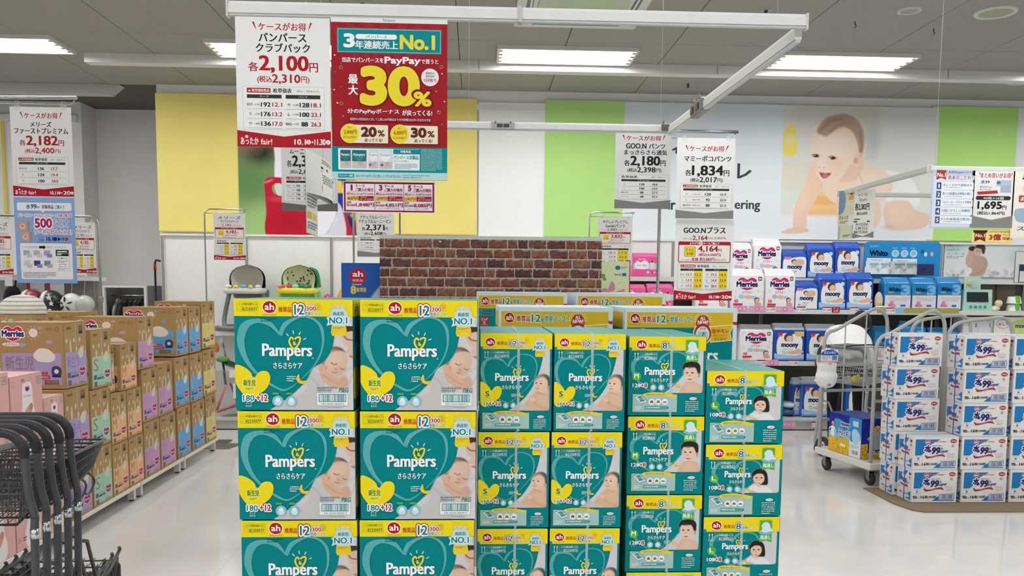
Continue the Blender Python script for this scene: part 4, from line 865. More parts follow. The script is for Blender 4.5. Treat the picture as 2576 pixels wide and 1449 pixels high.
packpic(A, 50, 806, 68, 116, '#2c6f74', '#3f8085'); packpic(A, 122, 806, 92, 116, '#2c6f74', '#3a9296'); packpic(A, 222, 806, 62, 116, '#e8eaee', '#f5f6f8'); packpic(A, 290, 806, 80, 116, '#e8eaee', '#f5f6f8')
A.rect(376, 800, 538, 830, '#119298'); A.t('対象商品', 420, 806, 484, 822, '#ffffff', .03); A.t('パンパース全製品', 378, 838, 530, 862, '#119298', .04); A.t('(おしりふきを除く)', 380, 868, 470, 880, '#3c7a80'); A.micro(384, 888, 524, 924, 4, '#8fb0b4')
A.micro(546, 796, 676, 932, 16, '#a9dcdc'); A.rect(0, 944, 708, 990, '#c2e2e6'); A.rect(36, 956, 134, 980, '#119298'); A.t('キャンペーン期間', 44, 961, 126, 975, '#ffffff', .02); A.t('2021年10月1日(金)~11月30日(火)', 142, 958, 420, 980, '#1c8f96', .03); A.micro(432, 956, 600, 982, 2, '#5ba3a8')
sheet('campaign_poster', 'red and teal campaign poster with big yellow 30% hanging from the rail', 'poster', A, 832, 43, 1125, 455, YF-.012)
# small magenta framed price card
A = Art(1110, 388, '#f3eef0'); A.rect(12, 10, 1098, 378, '#9c2150'); A.rect(34, 32, 1076, 358, '#f4e9ec')
for i, (n, a, b, c, d) in enumerate((('1', '税込2,310円×20%', '462', '1,848円', ''), ('3', '税込6,930円×30%', '2,079', '4,851円', '(1ケースあたり1,617円)'), ('5', '税込11,550円×30%', '3,465', '8,085円', '(1ケースあたり1,617円)'))):
    x = 40+348*i
    if i: A.rect(x-8, 20, x-2, 370, '#9c2150')
    A.tc(n, x+66, 80, 66, '#9c2150', .09, w=(16 if n == '1' else 34)); A.t('ケース', x+112, 40, x+222, 76, '#9c2150', .06); A.t('ご購入の場合', x+112, 84, x+328, 124, '#9c2150', .06); A.rect(x+6, 130, x+330, 133, '#c97a95')
    A.t(a, x+8, 142, x+328, 172, '#9c2150', .05); A.poly([(x+6, 182), (x+150, 182), (x+166, 212), (x+150, 242), (x+6, 242)], '#f2c84a'); A.rect(x+150, 182, x+330, 242, '#9c2150'); A.t(b+'円の', x+14, 192, x+148, 234, '#9c2150', .06); A.t('PayPay', x+172, 186, x+246, 208, '#f2c84a', .04); A.t('ボーナス付与', x+166, 212, x+322, 236, '#f2c84a', .04)
    A.t('実質', x+6, 252, x+60, 276, '#9c2150', .04); A.t('税込価格', x+6, 284, x+110, 310, '#9c2150', .04); A.t(c, x+116, 268, x+330, 318, '#9c2150', .07)
    if d: A.t(d, x+40, 326, x+290, 346, '#9c2150', .02)
sheet('price_card', 'small white card with magenta frame and three columns, taped below the red poster', 'sign', A, 862, 455, 1095, 537, YF-.006)
# first hanging sign pair on the left
A = Art(162, 227, '#f3f1ef'); header(A, 82, 14, 88, 15); A.t('メリーズ', 53, 37, 108, 50, BK, .05); A.t('ファーストプレミアム', 10, 53, 152, 68, BK, .05)
price(A, '2,182', 22, 73, 140, 98, DR); tax(A, '2,400', 36, 103, 130, 118, DR)
table(A, 10, 126, 150, 198, [('テープ', [('新生児', '136', '17.7'), ('S', '124', '19.4'), ('M', '100', '24.0')])]); chev(A, 200, 227, DR, (('10.11', '月'), ('20', '水')))
YL = 4.0
sheet('price_sign', 'white price sign at the left, clipped to the hooked bar above the blue coupon sheet', 'sign', A, 24, 268, 187, 495, YL, clips=2)
A = Art(160, 216, '#8fb2e3'); A.rr(8, 13, 152, 33, 4, '#f7f7fa'); A.poly([(70, 32), (82, 32), (76, 38)], '#f7f7fa'); A.t('水', 32, 17, 43, 29, '#3c4d80', .06); A.t('99', 44, 17, 58, 28, '#3c4d80', .06, sk=.15); A.t('Super', 58, 20, 68, 28, '#3c4d80', .04); A.t('対象商品', 74, 18, 104, 28, '#2d3b70', .05); A.t('ご購入で', 108, 19, 134, 28, '#2d3b70', .03)
A.t('メリーズファーストプレミアムケース各種ご購入時', 10, 40, 152, 49, '#b32a6c', .04, o='#ffffff', ow=.12); A.t('500', 54, 53, 98, 75, '#b32a6c', .08, o='#ffffff', ow=.06); A.t('ポイント', 101, 53, 142, 64, '#5a3a8a', .04, o='#ffffff', ow=.08); A.t('プレゼント', 101, 67, 142, 75, '#5a3a8a', .04, o='#ffffff', ow=.08); A.t('クーポンがもらえる!', 52, 80, 150, 92, '#b32a6c', .05, o='#ffffff', ow=.09)
A.rect(56, 96, 146, 96.6, '#3f5a9a'); A.t('クーポン', 62, 99, 76, 103, '#1f2c5c'); A.t('配布期間', 62, 105, 76, 109, '#1f2c5c'); A.t('10.1', 83, 99, 100, 109, '#1f2c5c', .05); A.ell(106, 104, 5, 5, '#1f2c5c'); A.t('▶17', 113, 99, 130, 109, '#1f2c5c', .06); A.ell(136, 104, 4.6, 4.6, '#c03a4a'); A.rect(56, 112, 146, 112.6, '#3f5a9a')
for x, y in ((8, 60), (14, 86)): A.rr(x, y, x+30, y+24, 1.5, '#cfa796'); A.rect(x+25, y, x+30, y+24, '#b98f80'); A.ell(x+13, y+13, 8, 8, '#e2c6b8'); A.heart(x+13, y+12, 6, 5, '#c2757a')
A.rr(12, 115, 150, 206, 4, '#f6f3f4'); A.t('クーポン受付対象商品', 18, 122, 60, 128, '#8d8d92'); A.poly([(62, 122), (74, 122), (74, 119), (80, 125), (74, 131), (74, 128), (62, 128)], '#222222'); A.t('お得なクーポンがもらえる', 82, 122, 134, 128, '#8d8d92')
for i in range(6):
    x = 20+27*(i % 3); y = 133+26*(i//3); c = ('#a9bccb', '#b5c3bd', '#b2a4cf', '#d8d3da', '#3f4a8c', '#8d939a')[i]; A.rect(x, y, x+17, y+13, c); A.rect(x+8, y+9, x+22, y+18, ('#c5d4da', '#cdd6d3', '#9f8fc6', '#cfcbd8', '#8890bd', '#b3b4c4')[i])
A.rect(107, 132, 141, 185, '#c9c9cc'); A.rect(106, 131, 140, 184, '#fafafa'); A.rect(106, 131, 140, 147, '#2b2b2b'); A.t('500', 109, 139, 121, 145, '#ffffff', .04); A.t('ポイント', 122, 138, 138, 142, '#ffffff'); A.rect(110, 134, 136, 137, '#f0f0f0'); A.t('10.1▶31日', 111, 150, 136, 155, '#333333', .02); A.micro(110, 158, 137, 164, 2, '#777777'); A.frame(114, 167, 132, 174, .8, '#555555'); A.micro(110, 177, 137, 183, 2, '#888888'); A.micro(18, 188, 104, 203, 4, '#8b888a')
sheet('coupon_sheet', 'light blue coupon sheet hanging directly under the first price sign at the left', 'sign', A, 34, 496, 195, 713, YL+.01, bg='#8fb2e3')
# hook stand bar of that sign (comes in from the left)
def rod(mb, pts, r, n=10): return mb.tube(pts, r, n)
t = thing('sign_stand', 'chrome bar with hooked wire coming in from the left edge, carrying the first price sign', 'stand', (0, 0, 0))
a = P(193, 246, YL); b = P(-700, 241, YL); z1 = P(140, 262, YL).z
m = MB('#c4c4c2'); m.tube([(b.x, YL, 0), (b.x, YL, b.z-.06), (b.x+.015, YL, b.z-.015), (b.x+.06, YL, b.z), (a.x, YL, a.z)], .0085, 10); m.obj('pole', 'chrome', t)
MB('#c4c4c2').tube([(b.x, YL, z1), (a.x-.03, YL, z1), (a.x-.015, YL, z1+.01), (a.x-.012, YL, a.z-.008)], .003, 6).obj('wire', 'chrome', t); MB('#8a8a88').box(b.x-.2, b.x+.2, YL-.15, YL+.15, 0, .012, bev=.004).obj('base', 'steel', t)

# price signs right
Yb = 4.39
A = Art(130, 192, '#f0efee'); header(A, 66, 6, 80, 13); A.t('GOO.N', 25, 26, 72, 39, BK, .06); A.t('パンツ', 78, 26, 116, 39, BK, .05); A.t('まっさらさら通気', 21, 42, 121, 55, BK, .05)
price(A, '2,180', 21, 58, 118, 83, BK); tax(A, '2,398', 29, 86, 109, 100, BK)
table(A, 8, 105, 126, 168, [('パンツ', [('M', '128', '18.8'), ('L', '100', '24.0'), ('BIG', '88', '27.3'), ('より大', '68', '35.3')])], red=False, logo_=False); chev(A, 169, 192, '#8b8a8a')
sheet('price_sign', 'white price sign with grey foot, hanging from the back rail beside the green banner', 'sign', A, 1549, 334, 1684, 526, Yb-.01)
Ys2 = 4.75
A = Art(140, 205, '#f0efee'); header(A, 72, 20, 82, 14); A.t('マミーポコパンツ', 18, 45, 131, 59, BK, .06)
price(A, '1,834', 21, 70, 127, 96, BK); tax(A, '2,017', 34, 99, 112, 113, BK)
table(A, 10, 116, 136, 180, [('パンツ', [('M', '116枚+4枚|120', '16.9'), ('L', '88枚+4枚|92', '22.0'), ('BIG', '76枚+4枚|80', '25.3')])], rc=BK); chev(A, 183, 205, '#8b8a8a')
sheet('price_sign', 'white price sign with grey foot, clipped to the right stand above another sign', 'sign', A, 1704, 346, 1844, 551, Ys2, clips=2)
A = Art(140, 205, '#f0efee'); A.t('GOO.Nプラス', 20, 19, 120, 35, BK, .07); A.t('1ケース', 20, 46, 40, 52, RDK, .03); A.t('2,164', 42, 41, 77, 54, RDK, .05); A.t('円(税込', 78, 45, 93, 51, RDK); A.t('2,380円)', 94, 44, 121, 51, RDK, .03)
A.rr(8, 56, 134, 109, 3, DR); A.rr(10, 65, 132, 107, 2, '#f5f1ef'); A.t('よりどり', 35, 57.5, 56, 63.5, '#ffffff', .04); A.ell(62, 60.5, 4.6, 4.4, '#ffffff'); A.t('2', 60, 57.5, 64, 63.5, DR, .05); A.t('ケースご購入で', 68, 57.5, 106, 63.5, '#ffffff', .04)
A.rr(23, 69, 49, 94, 1.5, '#8a6d1e'); A.rr(24, 70, 48, 93, 1.2, '#f6e23c'); A.t('さらに', 26, 73, 46, 81, '#a8541e', .05); A.t('お得!', 28, 83, 45, 91, '#a8541e', .05)
A.t('4,164', 56, 67, 103, 83, RDK, .07); A.t('円', 104, 74, 112, 82, RDK, .03); A.t('(税込4,580円)', 57, 85, 111, 94, RDK, .04); A.t('1ケースあたり', 16, 101, 38, 105, RDK); A.t('本体 約2,082円', 40, 96, 96, 106, RDK, .04); A.t('(税込2,290円)', 97, 99, 124, 105, RDK)
table(A, 8, 112, 134, 178, [('テープ', [('新生児', '12.7', '12.2'), ('S', '13.9', '13.4'), ('M', '17.5', '16.9')]), ('パンツ', [('M', '19.2', '18.5'), ('L', '24.8', '23.9'), ('BIG', '28.4', '27.3')])], hl=True); chev(A, 180, 205, DR, (('10.11', '月'), ('20', '水')))
sheet('price_sign', 'white price sign with red foot and yellow table columns, under the right stand', 'sign', A, 1700, 551, 1840, 756, Ys2+.01)
def stand(px, ytop, xend, Y, ywire, lb, r=.009, yknob=None):
    a = P(px, ytop, Y); b = P(xend, ytop+1, Y); zw = P(px, ywire, Y).z
    t = thing('sign_stand', lb, 'stand', (a.x, Y, 0))
    sg = 1; m = MB('#b9b9b7'); m.tube([(0, 0, 0), (0, 0, a.z-.05), (.012, 0, a.z-.014), (.05, 0, a.z), (b.x-a.x, 0, a.z)], r, 10); m.obj('pole', 'chrome', t)
    MB('#c9c9c7').tube([(.0, 0, zw), (b.x-a.x-.035, 0, zw), (b.x-a.x-.02, 0, zw+.008), (b.x-a.x-.018, 0, a.z-.006)], .0028, 6).obj('wire', 'chrome', t)
    MB('#8a8a88').box(-.17, .17, -.14, .14, 0, .012, bev=.004).obj('base', 'steel', t)
    if yknob: z = P(px, yknob, Y).z; MB('#8c8c8a').lathe([(.011, -.02), (.013, -.018), (.013, .018), (.011, .02)], (0, 0, z), 12).obj('clamp', 'steel', t)
    return t
stand(1664, 329, 1857, Ys2+.02, 347, 'chrome hook stand carrying two price signs on the right of the island')
A = Art(83, 118, '#f0efee')
def twocase(A, l1, l2, p1, t1, p2, t2, p3, cols, foot=True):
    A.t(l1, A.W*.14, 7, A.W*.86, 15, BK, .05); A.t(l2, A.W*.22, 17, A.W*.78, 25, BK, .05); A.t('1ケース', 10, 29, 20, 33, RDK); A.t(p1, 22, 27, 46, 34, RDK, .04); A.t('円(税込'+t1+')', 47, 29, 72, 33, RDK)
    A.rr(4, 36, A.W-4, 64, 1.5, DR); A.rr(5.2, 41, A.W-5.2, 63, 1, '#f5f1ef'); A.t('よりどり2ケースご購入で', 20, 37.2, 62, 40.2, '#ffffff'); A.rect(12, 43, 27, 56, '#f6e23c'); A.t('さらに', 14, 45, 25, 49, '#a8541e'); A.t('お得', 14, 50, 25, 54.5, '#a8541e', .03)
    A.t(p2, 32, 43, 59, 52, RDK, .07); A.t('円', 60, 47, 65, 52, RDK); A.t('(税込'+t2+'円)', 30, 53.5, 62, 58, RDK, .02); A.t('本体 約'+p3+'円', 24, 59, 58, 62.5, RDK, .02)
    table(A, 4, 67, A.W-4, 106 if foot else 114, cols, hl=True, logo_=False)
    if foot: chev(A, 106, 118, DR, (('10.11', '月'), ('20', '水')))
twocase(A, 'やさしいプレミアム', 'Genki!パンツ', '2,082', '2,290', '3,832', '4,215', '1,917', [('パンツ', [('M', '18.5', '17.0'), ('L', '23.9', '22.0'), ('BIG', '27.3', '25.1')])], False)
Yg = 7.9
sheet('price_sign', 'small price sign on a stand, half hidden at the right end of the brick sheet', 'sign', A, 1505, 546, 1589, 668, Yg, clips=2)
stand(1483, 534, 1596, Yg+.01, 545, 'thin chrome hook stand behind the right end of the brick sheet', .007)
A = Art(83, 118, '#f0efee'); mer = [('テープ', [('新生児', '12.5', '12.0'), ('S', '13.7', '13.1'), ('M', '17.7', '17.0')]), ('パンツ', [('M', '18.8', '18.0'), ('L', '24.0', '23.0'), ('BIG', '27.5', '26.3')])]
twocase(A, 'メリーズ', 'クラフトパッケージ', '2,182', '2,400', '4,182', '4,600', '2,091', mer)
sheet('price_sign', 'small price sign on a stand in front of the wide yellow banner', 'sign', A, 536, 536, 619, 654, 7.9, clips=2)
stand(514, 526, 620, 7.91, 536, 'thin chrome hook stand rising behind the brown cartons', .007)
sheet('price_sign', 'small price sign cut off by the left edge beside the first big sign', 'sign', A, -44, 551, 35, 690, 7.6, clips=2)
sheet('price_sign', 'small price sign half hidden to the right of the blue coupon sheet', 'sign', A, 176, 559, 243, 687, 7.6, clips=2)
t = thing('sign_rack', 'grey metal frame rack behind the blue coupon sheet', 'rack', (0, 0, 0)); Yr = 7.63
a = P(247, 548, Yr); m = MB('#a5a39f'); l = P(-60, 540, Yr)
m.tube([(a.x, Yr, .0), (a.x, Yr, a.z-.05), (a.x-.02, Yr, a.z-.01), (a.x-.07, Yr, a.z+.01), (l.x, Yr, a.z+.012)], .011, 10).obj('frame', 'steel', t)
zc = P(246, 755, Yr).z; MB('#8f8d89').box(a.x-.016, a.x+.016, Yr-.02, Yr+.02, zc-.02, zc+.03, bev=.004).obj('clamp', 'plastic', t)

# signs of the island hanging behind the white price poster
YB2 = 4.37
A = Art(178, 158, '#eceae8'); A.t('ムー', 27, 4, 55, 15, BK, .05); A.t('ニー', 60, 4, 88, 15, BK, .05); price(A, '2,371', 18, 20, 130, 48, BK); tax(A, '2,608', 28, 53, 120, 66, BK)
table(A, 7, 70, 172, 134, [('テープ', [('新生児', '+12枚|192', '13.5'), ('S', '+12枚|180', '14.4'), ('M', '+8枚|136', '19.1'), ('L', '+8枚|116', '22.4')]), ('パンツ', [('M', '+枚|128', '20.3'), ('L', '+枚|100', '23.5'), ('BIG', '+枚|96', '27.2'), ('XL', '+枚|88', '29.8')])], rc=BK); chev(A, 137, 158, '#77716b')
for q_ in A.v: q_[:, 1] += 44
A.H = 202
sheet('price_sign', 'white price sign with dark grey foot peeking out under the white price poster', 'sign', A, 706, 326, 850, 532, YB2)
def curl(x0, y0, x1, y1, Y, dep, lb, art, bg='#e9eadf', cat_='sign', nm='price_sign', bow=.3, skew=0, wire=0):
    """a sheet hanging turned away from the viewer and slightly curled"""
    a = P(x0, y0, Y); b = P(x1, y1, Y+dep); H = a.z-b.z; W = math.hypot(b.x-a.x, dep); t = thing(nm, lb, cat_, (a.x, Y, b.z), math.atan2(dep, b.x-a.x))
    f = lambda u, v: (u*W, -bow*W*_s(PI*u)*(.4+.6*(1-v)), v*H+skew*u)
    MB(bg).grid(12, 8, f).obj('sheet', 'paper', t)
    if wire: q = f(wire, 1); MB('#d9d9d6').tube([(q[0], q[1], q[2]-.012), (q[0], q[1], CEIL-b.z)], .0009, 5).obj('hanging_thread', 'plastic', t)
    if art:
        me = art.mesh('printed_face', W, H); 
        for v in me.vertices:
            u = v.co.x/W; w_ = v.co.y/H; z = v.co.z; q = f(u, w_); v.co = (q[0], q[2], -q[1]+z+.0012)
        put('printed_face', me, t, (0, 0, 0), FRONT)
    return t
A = Art(80, 130, '#e6e7da')
A.micro(34, 6, 76, 22, 2, '#c08a8a'); A.rect(30, 32, 50, 40, '#4a4845'); A.rect(30, 44, 76, 49, '#4a4845'); A.micro(30, 56, 76, 88, 4, '#8d8b86'); A.poly([(26, 94), (80, 92), (80, 118), (26, 112)], '#b0323a')
curl(767, 374, 836, 506, 3.3, .34, 'curled sheet turned edge-on, dangling below the seam of the two big posters', A, bow=.12, skew=-.02, wire=.5)
A = Art(40, 80, '#e9e8da'); A.micro(4, 6, 36, 30, 4, '#8a887f'); A.rect(4, 38, 16, 50, '#e5b93c'); A.rect(22, 38, 36, 50, '#e9cf4c'); A.micro(4, 56, 36, 72, 3, '#8a887f')
curl(769, 478, 799, 590, 3.302, .12, 'narrow curled paper strip with yellow marks hanging over the red toy poster', A, bow=.06, skew=-.012, wire=.2)
A = Art(94, 120, '#eeedeb'); A.t('ナチュラルムーニー・', 8, 6, 78, 15, BK, .05); A.t('ナチュラルムーニーマン', 4, 17, 86, 27, BK, .05); price(A, '2,371', 12, 31, 78, 47, BK); tax(A, '2,608', 18, 50, 74, 60, BK)
table(A, 3, 64, 90, 100, [('テープ', [('新生児', '126', '20.7'), ('S', '116', '22.5')]), ('パンツ', [('M', '98', '22'), ('L', '84', '26')])], red=False, logo_=False); chev(A, 102, 118, '#8b8a8a')
sheet('price_sign', 'white price sign with grey foot partly behind the left end of the brick sheet', 'sign', A, 898, 536, 992, 648, 7.0, clips=2)
stand(889, 521, 990, 7.02, 529, 'chrome pole stand between the red toy poster and the brick sheet', .009)
t = thing('sign_pole', 'thin chrome pole rising above the brick sheet in front of the yellow banner', 'pole', (0, 0, 0)); a = P(1006, 470, 5.5)
MB('#b9b9b7').tube([(a.x, 5.5, 0), (a.x, 5.5, a.z)], .007, 8).obj('pole', 'chrome', t); MB('#8a8a88').box(a.x-.13, a.x+.13, 5.38, 5.62, 0, .012).obj('base', 'steel', t)

# ------------------------------------------------------------------ hanging rail frame over the island
def rail(p, q, lb, wz=.042, wx=.022, wires=(), joint=(), caps=True, colr='#e9e9e8'):
    p, q = Vector(p), Vector(q); t = thing('hanging_rail', lb, 'rail', (0, 0, 0)); d = (q-p).normalized(); z = Vector((0, 0, 1))
    MB(colr).bar(p, q, wx, wz*.62, None).obj('rail_body', 'paint', t)
    MB('#f4f4f3').bar(p+z*wz*.42, q+z*wz*.42, wx*.55, wz*.2).obj('top_track', 'paint', t); MB('#c9c8c5').bar(p-z*wz*.4, q-z*wz*.4, wx*.7, wz*.16).obj('clip_strip', 'paint', t)
    if caps:
        for e in (p, q): o = MB('#d6d5d2'); e2 = e+(d if e is q else -d)*.006; o.bar(e, e2, wx*1.15, wz*1.15); o.obj('end_cap', 'plastic', t)
    for f in joint:
        c = p+(q-p)*f; MB('#b5b4b0').bar(c-d*.006, c+d*.006, wx*1.3, wz*1.1).obj('joint_clip', 'steel', t)
    for f in wires:
        c = p+(q-p)*f+z*wz*.5; MB('#cfcfca').tube([c, (c.x, c.y, CEIL)], .0009, 5).obj('hanging_wire', 'plastic', t); MB('#a8a7a3').bar(c-d*.016-z*.004, c+d*.016-z*.004, wx*.5, .01).obj('wire_clip', 'steel', t)
    return t
F0 = P(576, 31, YF); F1 = P(2026, 47.5, YF); zf = (F0.z+F1.z)/2; B0x = P(840, 318, 4.39).x-1.0
F0.z = F1.z = zf
rail(F0, F1, 'long white hanging rail across the top that carries the two big posters', wires=(.5, .03, .95), joint=(.497,))
B1 = P(1686, 325, 4.39); zb = B1.z; B0 = Vector((F0.x, 4.39, zb))
rail(B0, B1, 'white hanging rail further back, running behind the big posters to the right corner', wires=(.4, .97), joint=())
def hinge(c, lb):
    t = thing('rail_connector', lb, 'connector', c); m = MB('#a9a8a5'); m.box(-.06, .06, -.017, -.012, -.017, .017); m.obj('plate', 'steel', t)
    for x in (-.032, .002): MB('#3d3c3a').box(x, x+.03, -.019, -.016, -.009, .009, bev=.002).obj('slot', 'plastic', t)
    for x in (-.04, .04): MB('#8b8a88').tube([(x, -.018, .01), (x, -.018, .028)], .004, 8).obj('bolt', 'steel', t)
c = P(1265, 320, 4.39); hinge((c.x, 4.385, zb), 'metal connector plate in the middle of the rear hanging rail')
r1 = Vector((F1.x-.012, YF+.02, zf-.03)); r2 = Vector((B1.x-.008, 4.37, zb-.012))
rail(r1, r2, 'slanting side rail joining the front and rear rails on the right', wz=.05, wx=.022, caps=False, colr='#d8d7d2')
mid = r1+(r2-r1)*.66; t = thing('rail_connector', 'dark metal connector halfway along the slanting side rail', 'connector', mid)
m = MB('#8b8a86'); m.box(-.02, .02, -.09, .09, -.03, .03, bev=.004).obj('plate', 'steel', t)
for y in (-.05, .04): MB('#3c3b39').box(-.024, -.019, y, y+.04, -.015, .015).obj('slot', 'plastic', t); MB('#9a9996').tube([(-.01, y+.02, .03), (-.01, y+.02, .055)], .004, 8).obj('bolt', 'steel', t)
t = thing('rail_connector', 'dark metal corner connector where the side rail meets the rear rail', 'connector', (B1.x-.005, 4.37, zb))
MB('#6f6e6b').box(-.05, .03, -.022, -.012, -.016, .02, bev=.003).obj('plate', 'steel', t)
for x in (-.04, .01): MB('#4c4b49').tube([(x, -.018, .0), (x, -.018, .036)], .004, 8).obj('bolt', 'steel', t)
# long white wire and hanging rail on the right
YR = 5.0
w0 = P(2341, 424, YR); w1 = P(2600, 424, YR); zr = w0.z
rail(w0, (w1.x+.6, YR, zr), 'white hanging rail at the right carrying the small posters', wz=.03, wires=(.02,), colr='#e3e2df')
e = P(2112, 487, 7.2); rail((w0.x-.005, YR, zr-.0), (e.x, 7.2, e.z), 'slanting grey hanging rail in front of the crawling baby poster', wz=.045, wx=.03, colr='#c9c7c1')
g0 = P(2196, 490, 7.25); g1 = P(2342, 489, 7.25); rail(g0, (g1.x+.9, 7.25, g0.z), 'pale translucent hanging rail across the crawling baby poster', wz=.04, caps=False, colr='#dfe0da')
A = Art(400, 560, '#c3cfe6'); A.rect(14, 60, 386, 545, '#dde6f2'); A.poly([(40, 0), (130, 0), (130, 95), (85, 75), (40, 95)], '#b3402e'); A.t('No.1', 48, 28, 124, 66, '#ffffff', .05); A.t('水99%Superシリーズ', 150, 6, 390, 36, '#44507c', .04); A.t('基本のこだわり', 148, 50, 396, 92, '#9c3a3a', .04, o='#ffffff')
for i, s in enumerate(('水にこだわり超純水を', '肌への刺激は必要最小限に', 'アルコール・パラベン不使用', 'お肌にやさしい弱酸性!', '3つの保湿成分配合!')):
    y = 118+82*i; A.rr(40, y, 392, y+68, 6, '#f6f8fb'); A.rect(46, y+2, 90, y+66, '#3b5188'); A.tc(str(i+1), 68, y+35, 36, '#ffffff', .06, w=(10 if i == 0 else 22)); A.t(s, 104, y+12, 376, y+38, '#4a6fb0', .04); A.micro(120, y+46, 360, y+58, 1, '#8a96ad')
sheet('info_poster', 'pale blue numbered information poster hanging in front of the lime green banner', 'poster', A, 2346, 427, 2445, 575, YR-.01)
A = Art(400, 560, '#f0efed'); A.t('まとめ買いがお得', 80, 20, 360, 70, '#c23b34', .05); A.poly([(58, 18), (68, 18), (92, 66)], '#c23b34'); A.poly([(372, 18), (382, 18), (352, 66)], '#c23b34'); A.t('水99', 80, 90, 160, 128, '#3c4d80', .05, sk=.15); A.t('新生児からの', 78, 150, 190, 166, BK, .03); A.t('おしりふき', 78, 174, 180, 190, BK, .03)
A.poly([(50, 206), (240, 190), (250, 220), (60, 236)], '#c23b34'); A.rect(230, 90, 370, 150, '#b8c7d8'); A.rect(270, 140, 370, 212, '#aebdd0'); A.ell(250, 115, 20, 16, '#4a83a8'); A.rr(44, 246, 372, 286, 16, '#3b3938'); A.t('90枚×16個', 116, 254, 306, 280, '#f2f2f2', .04)
A.t('1,695', 66, 302, 290, 382, BK, .08); A.t('円', 296, 338, 336, 376, BK, .04); A.t('(税込1,864円)', 66, 396, 324, 436, BK, .05); chev(A, 438, 560, '#8b8a8a')
sheet('price_sign', 'white price sign with grey foot beside the pale blue numbered poster', 'sign', A, 2447, 429, 2545, 574, YR-.01)
A = Art(110, 560, '#f4e9bd'); A.rect(8, 0, 110, 545, '#f3eee2'); A.t('用', 40, 24, 96, 76, '#32568f', .06); A.rr(30, 206, 110, 262, 8, '#c23b34'); A.t('おし', 38, 218, 104, 250, '#ffffff', .05); A.sm([(14, 330), (60, 310), (110, 315), (110, 420), (30, 420)], '#9fb9cf'); A.t('スタ', 30, 460, 104, 496, BK, .04); A.t('ン', 70, 506, 104, 536, BK, .04); A.ell(70, 150, 30, 30, '#f1d9c2')
sheet('info_poster', 'cream poster cut off by the right edge beside the white price sign', 'poster', A, 2551, 428, 2600, 600, YR-.01)
A = Art(380, 140, '#f4cf6a'); A.rect(0, 0, 380, 130, '#f6dd90'); A.poly([(24, 18), (126, 18), (126, 128), (75, 104), (24, 128)], '#8e2f22'); A.poly([(6, 8), (144, 8), (136, 34), (14, 34)], '#3b2a1e'); A.t('No.1', 34, 44, 118, 80, '#f3e8d8', .06); A.t('3億', 160, 48, 268, 108, '#a8402e', .09); A.t('パック', 284, 44, 350, 66, '#a8402e', .04); A.t('突破', 284, 76, 350, 108, '#a8402e', .06); A.t('おかげさまで累計販売数', 160, 14, 350, 32, '#8a6a2a', .02)
sheet('award_card', 'small gold card with a red ribbon below the white price sign at the right', 'sign', A, 2446, 577, 2547, 612, YR-.005)
# turned pair hanging at the end of the slanting rail
A = Art(150, 330, '#c8d6e0'); A.rect(0, 0, 150, 150, '#2f4f94'); A.sm([(0, 10), (50, 20), (56, 120), (0, 160)], '#7d9ab5'); A.poly([(70, 0), (140, 0), (105, 40)], '#c23b5a'); A.rect(84, 44, 120, 66, '#e8a23c'); A.t('汗スッキリ', 56, 86, 142, 120, '#e9f0f8', .06); A.rect(0, 146, 150, 156, '#e2cf6a'); A.t('さらっと', 10, 170, 90, 196, '#3c4d80', .04); A.micro(14, 206, 90, 226, 2, '#c0506a'); A.ell(110, 205, 24, 40, '#dfe6ee'); A.rect(10, 240, 130, 326, '#8fb0cf'); A.micro(50, 300, 120, 318, 2, '#3b4a5c')
curl(2112, 481, 2152, 600, 7.0, -.18, 'narrow blue product sheet hanging at the end of the slanting rail', A, bg='#dcd9b8', bow=.05)
A = Art(200, 330, '#eceae4'); A.t('ムーニーマン', 40, 22, 126, 46, BK, .05); A.t('汗スッキリ', 52, 60, 122, 84, BK, .05); A.t('各2,382円', 12, 92, 150, 142, BK, .06); A.t('(税込2,620円)', 30, 152, 134, 176, BK, .04); A.t('枚単価表', 8, 196, 66, 208, BK, .04); A.rect(4, 214, 160, 222, BK); A.t('M 112 23.4', 30, 228, 140, 246, BK, .03); A.t('L 84 31.2', 30, 254, 140, 272, BK, .03); A.t('BIG 72 36.4', 14, 280, 140, 298, BK, .03); A.poly([(0, 296), (100, 318), (200, 286), (200, 330), (0, 330)], '#8b8a8a')
curl(2150, 478, 2197, 598, 6.6, -.10, 'white price sign with grey foot, turned sideways under the slanting rail', A, bow=.03)
# wall poster with mother and child on the right
p = Pic(0, 0, 700, 320, 110, 52, '#dfe1e3'); p.grad('#d6dcdc', '#e4e4e6'); p.ell(60, 20, 120, 50, '#9cc4b6', 0, 1.1, .8); p.ell(640, 130, 70, 90, '#b9d0c8', 0, 1.1, .8)
R = random.Random(3)
for i in range(60): p.ell(R.uniform(0, 700), 320-abs(R.gauss(0, 38)), R.uniform(10, 26), R.uniform(8, 20), R.choice(('#c9cbd0', '#a8abb0', '#f2f2f5', '#8d9096', '#e9e9ee')), R.uniform(0, 3), .9, .6)

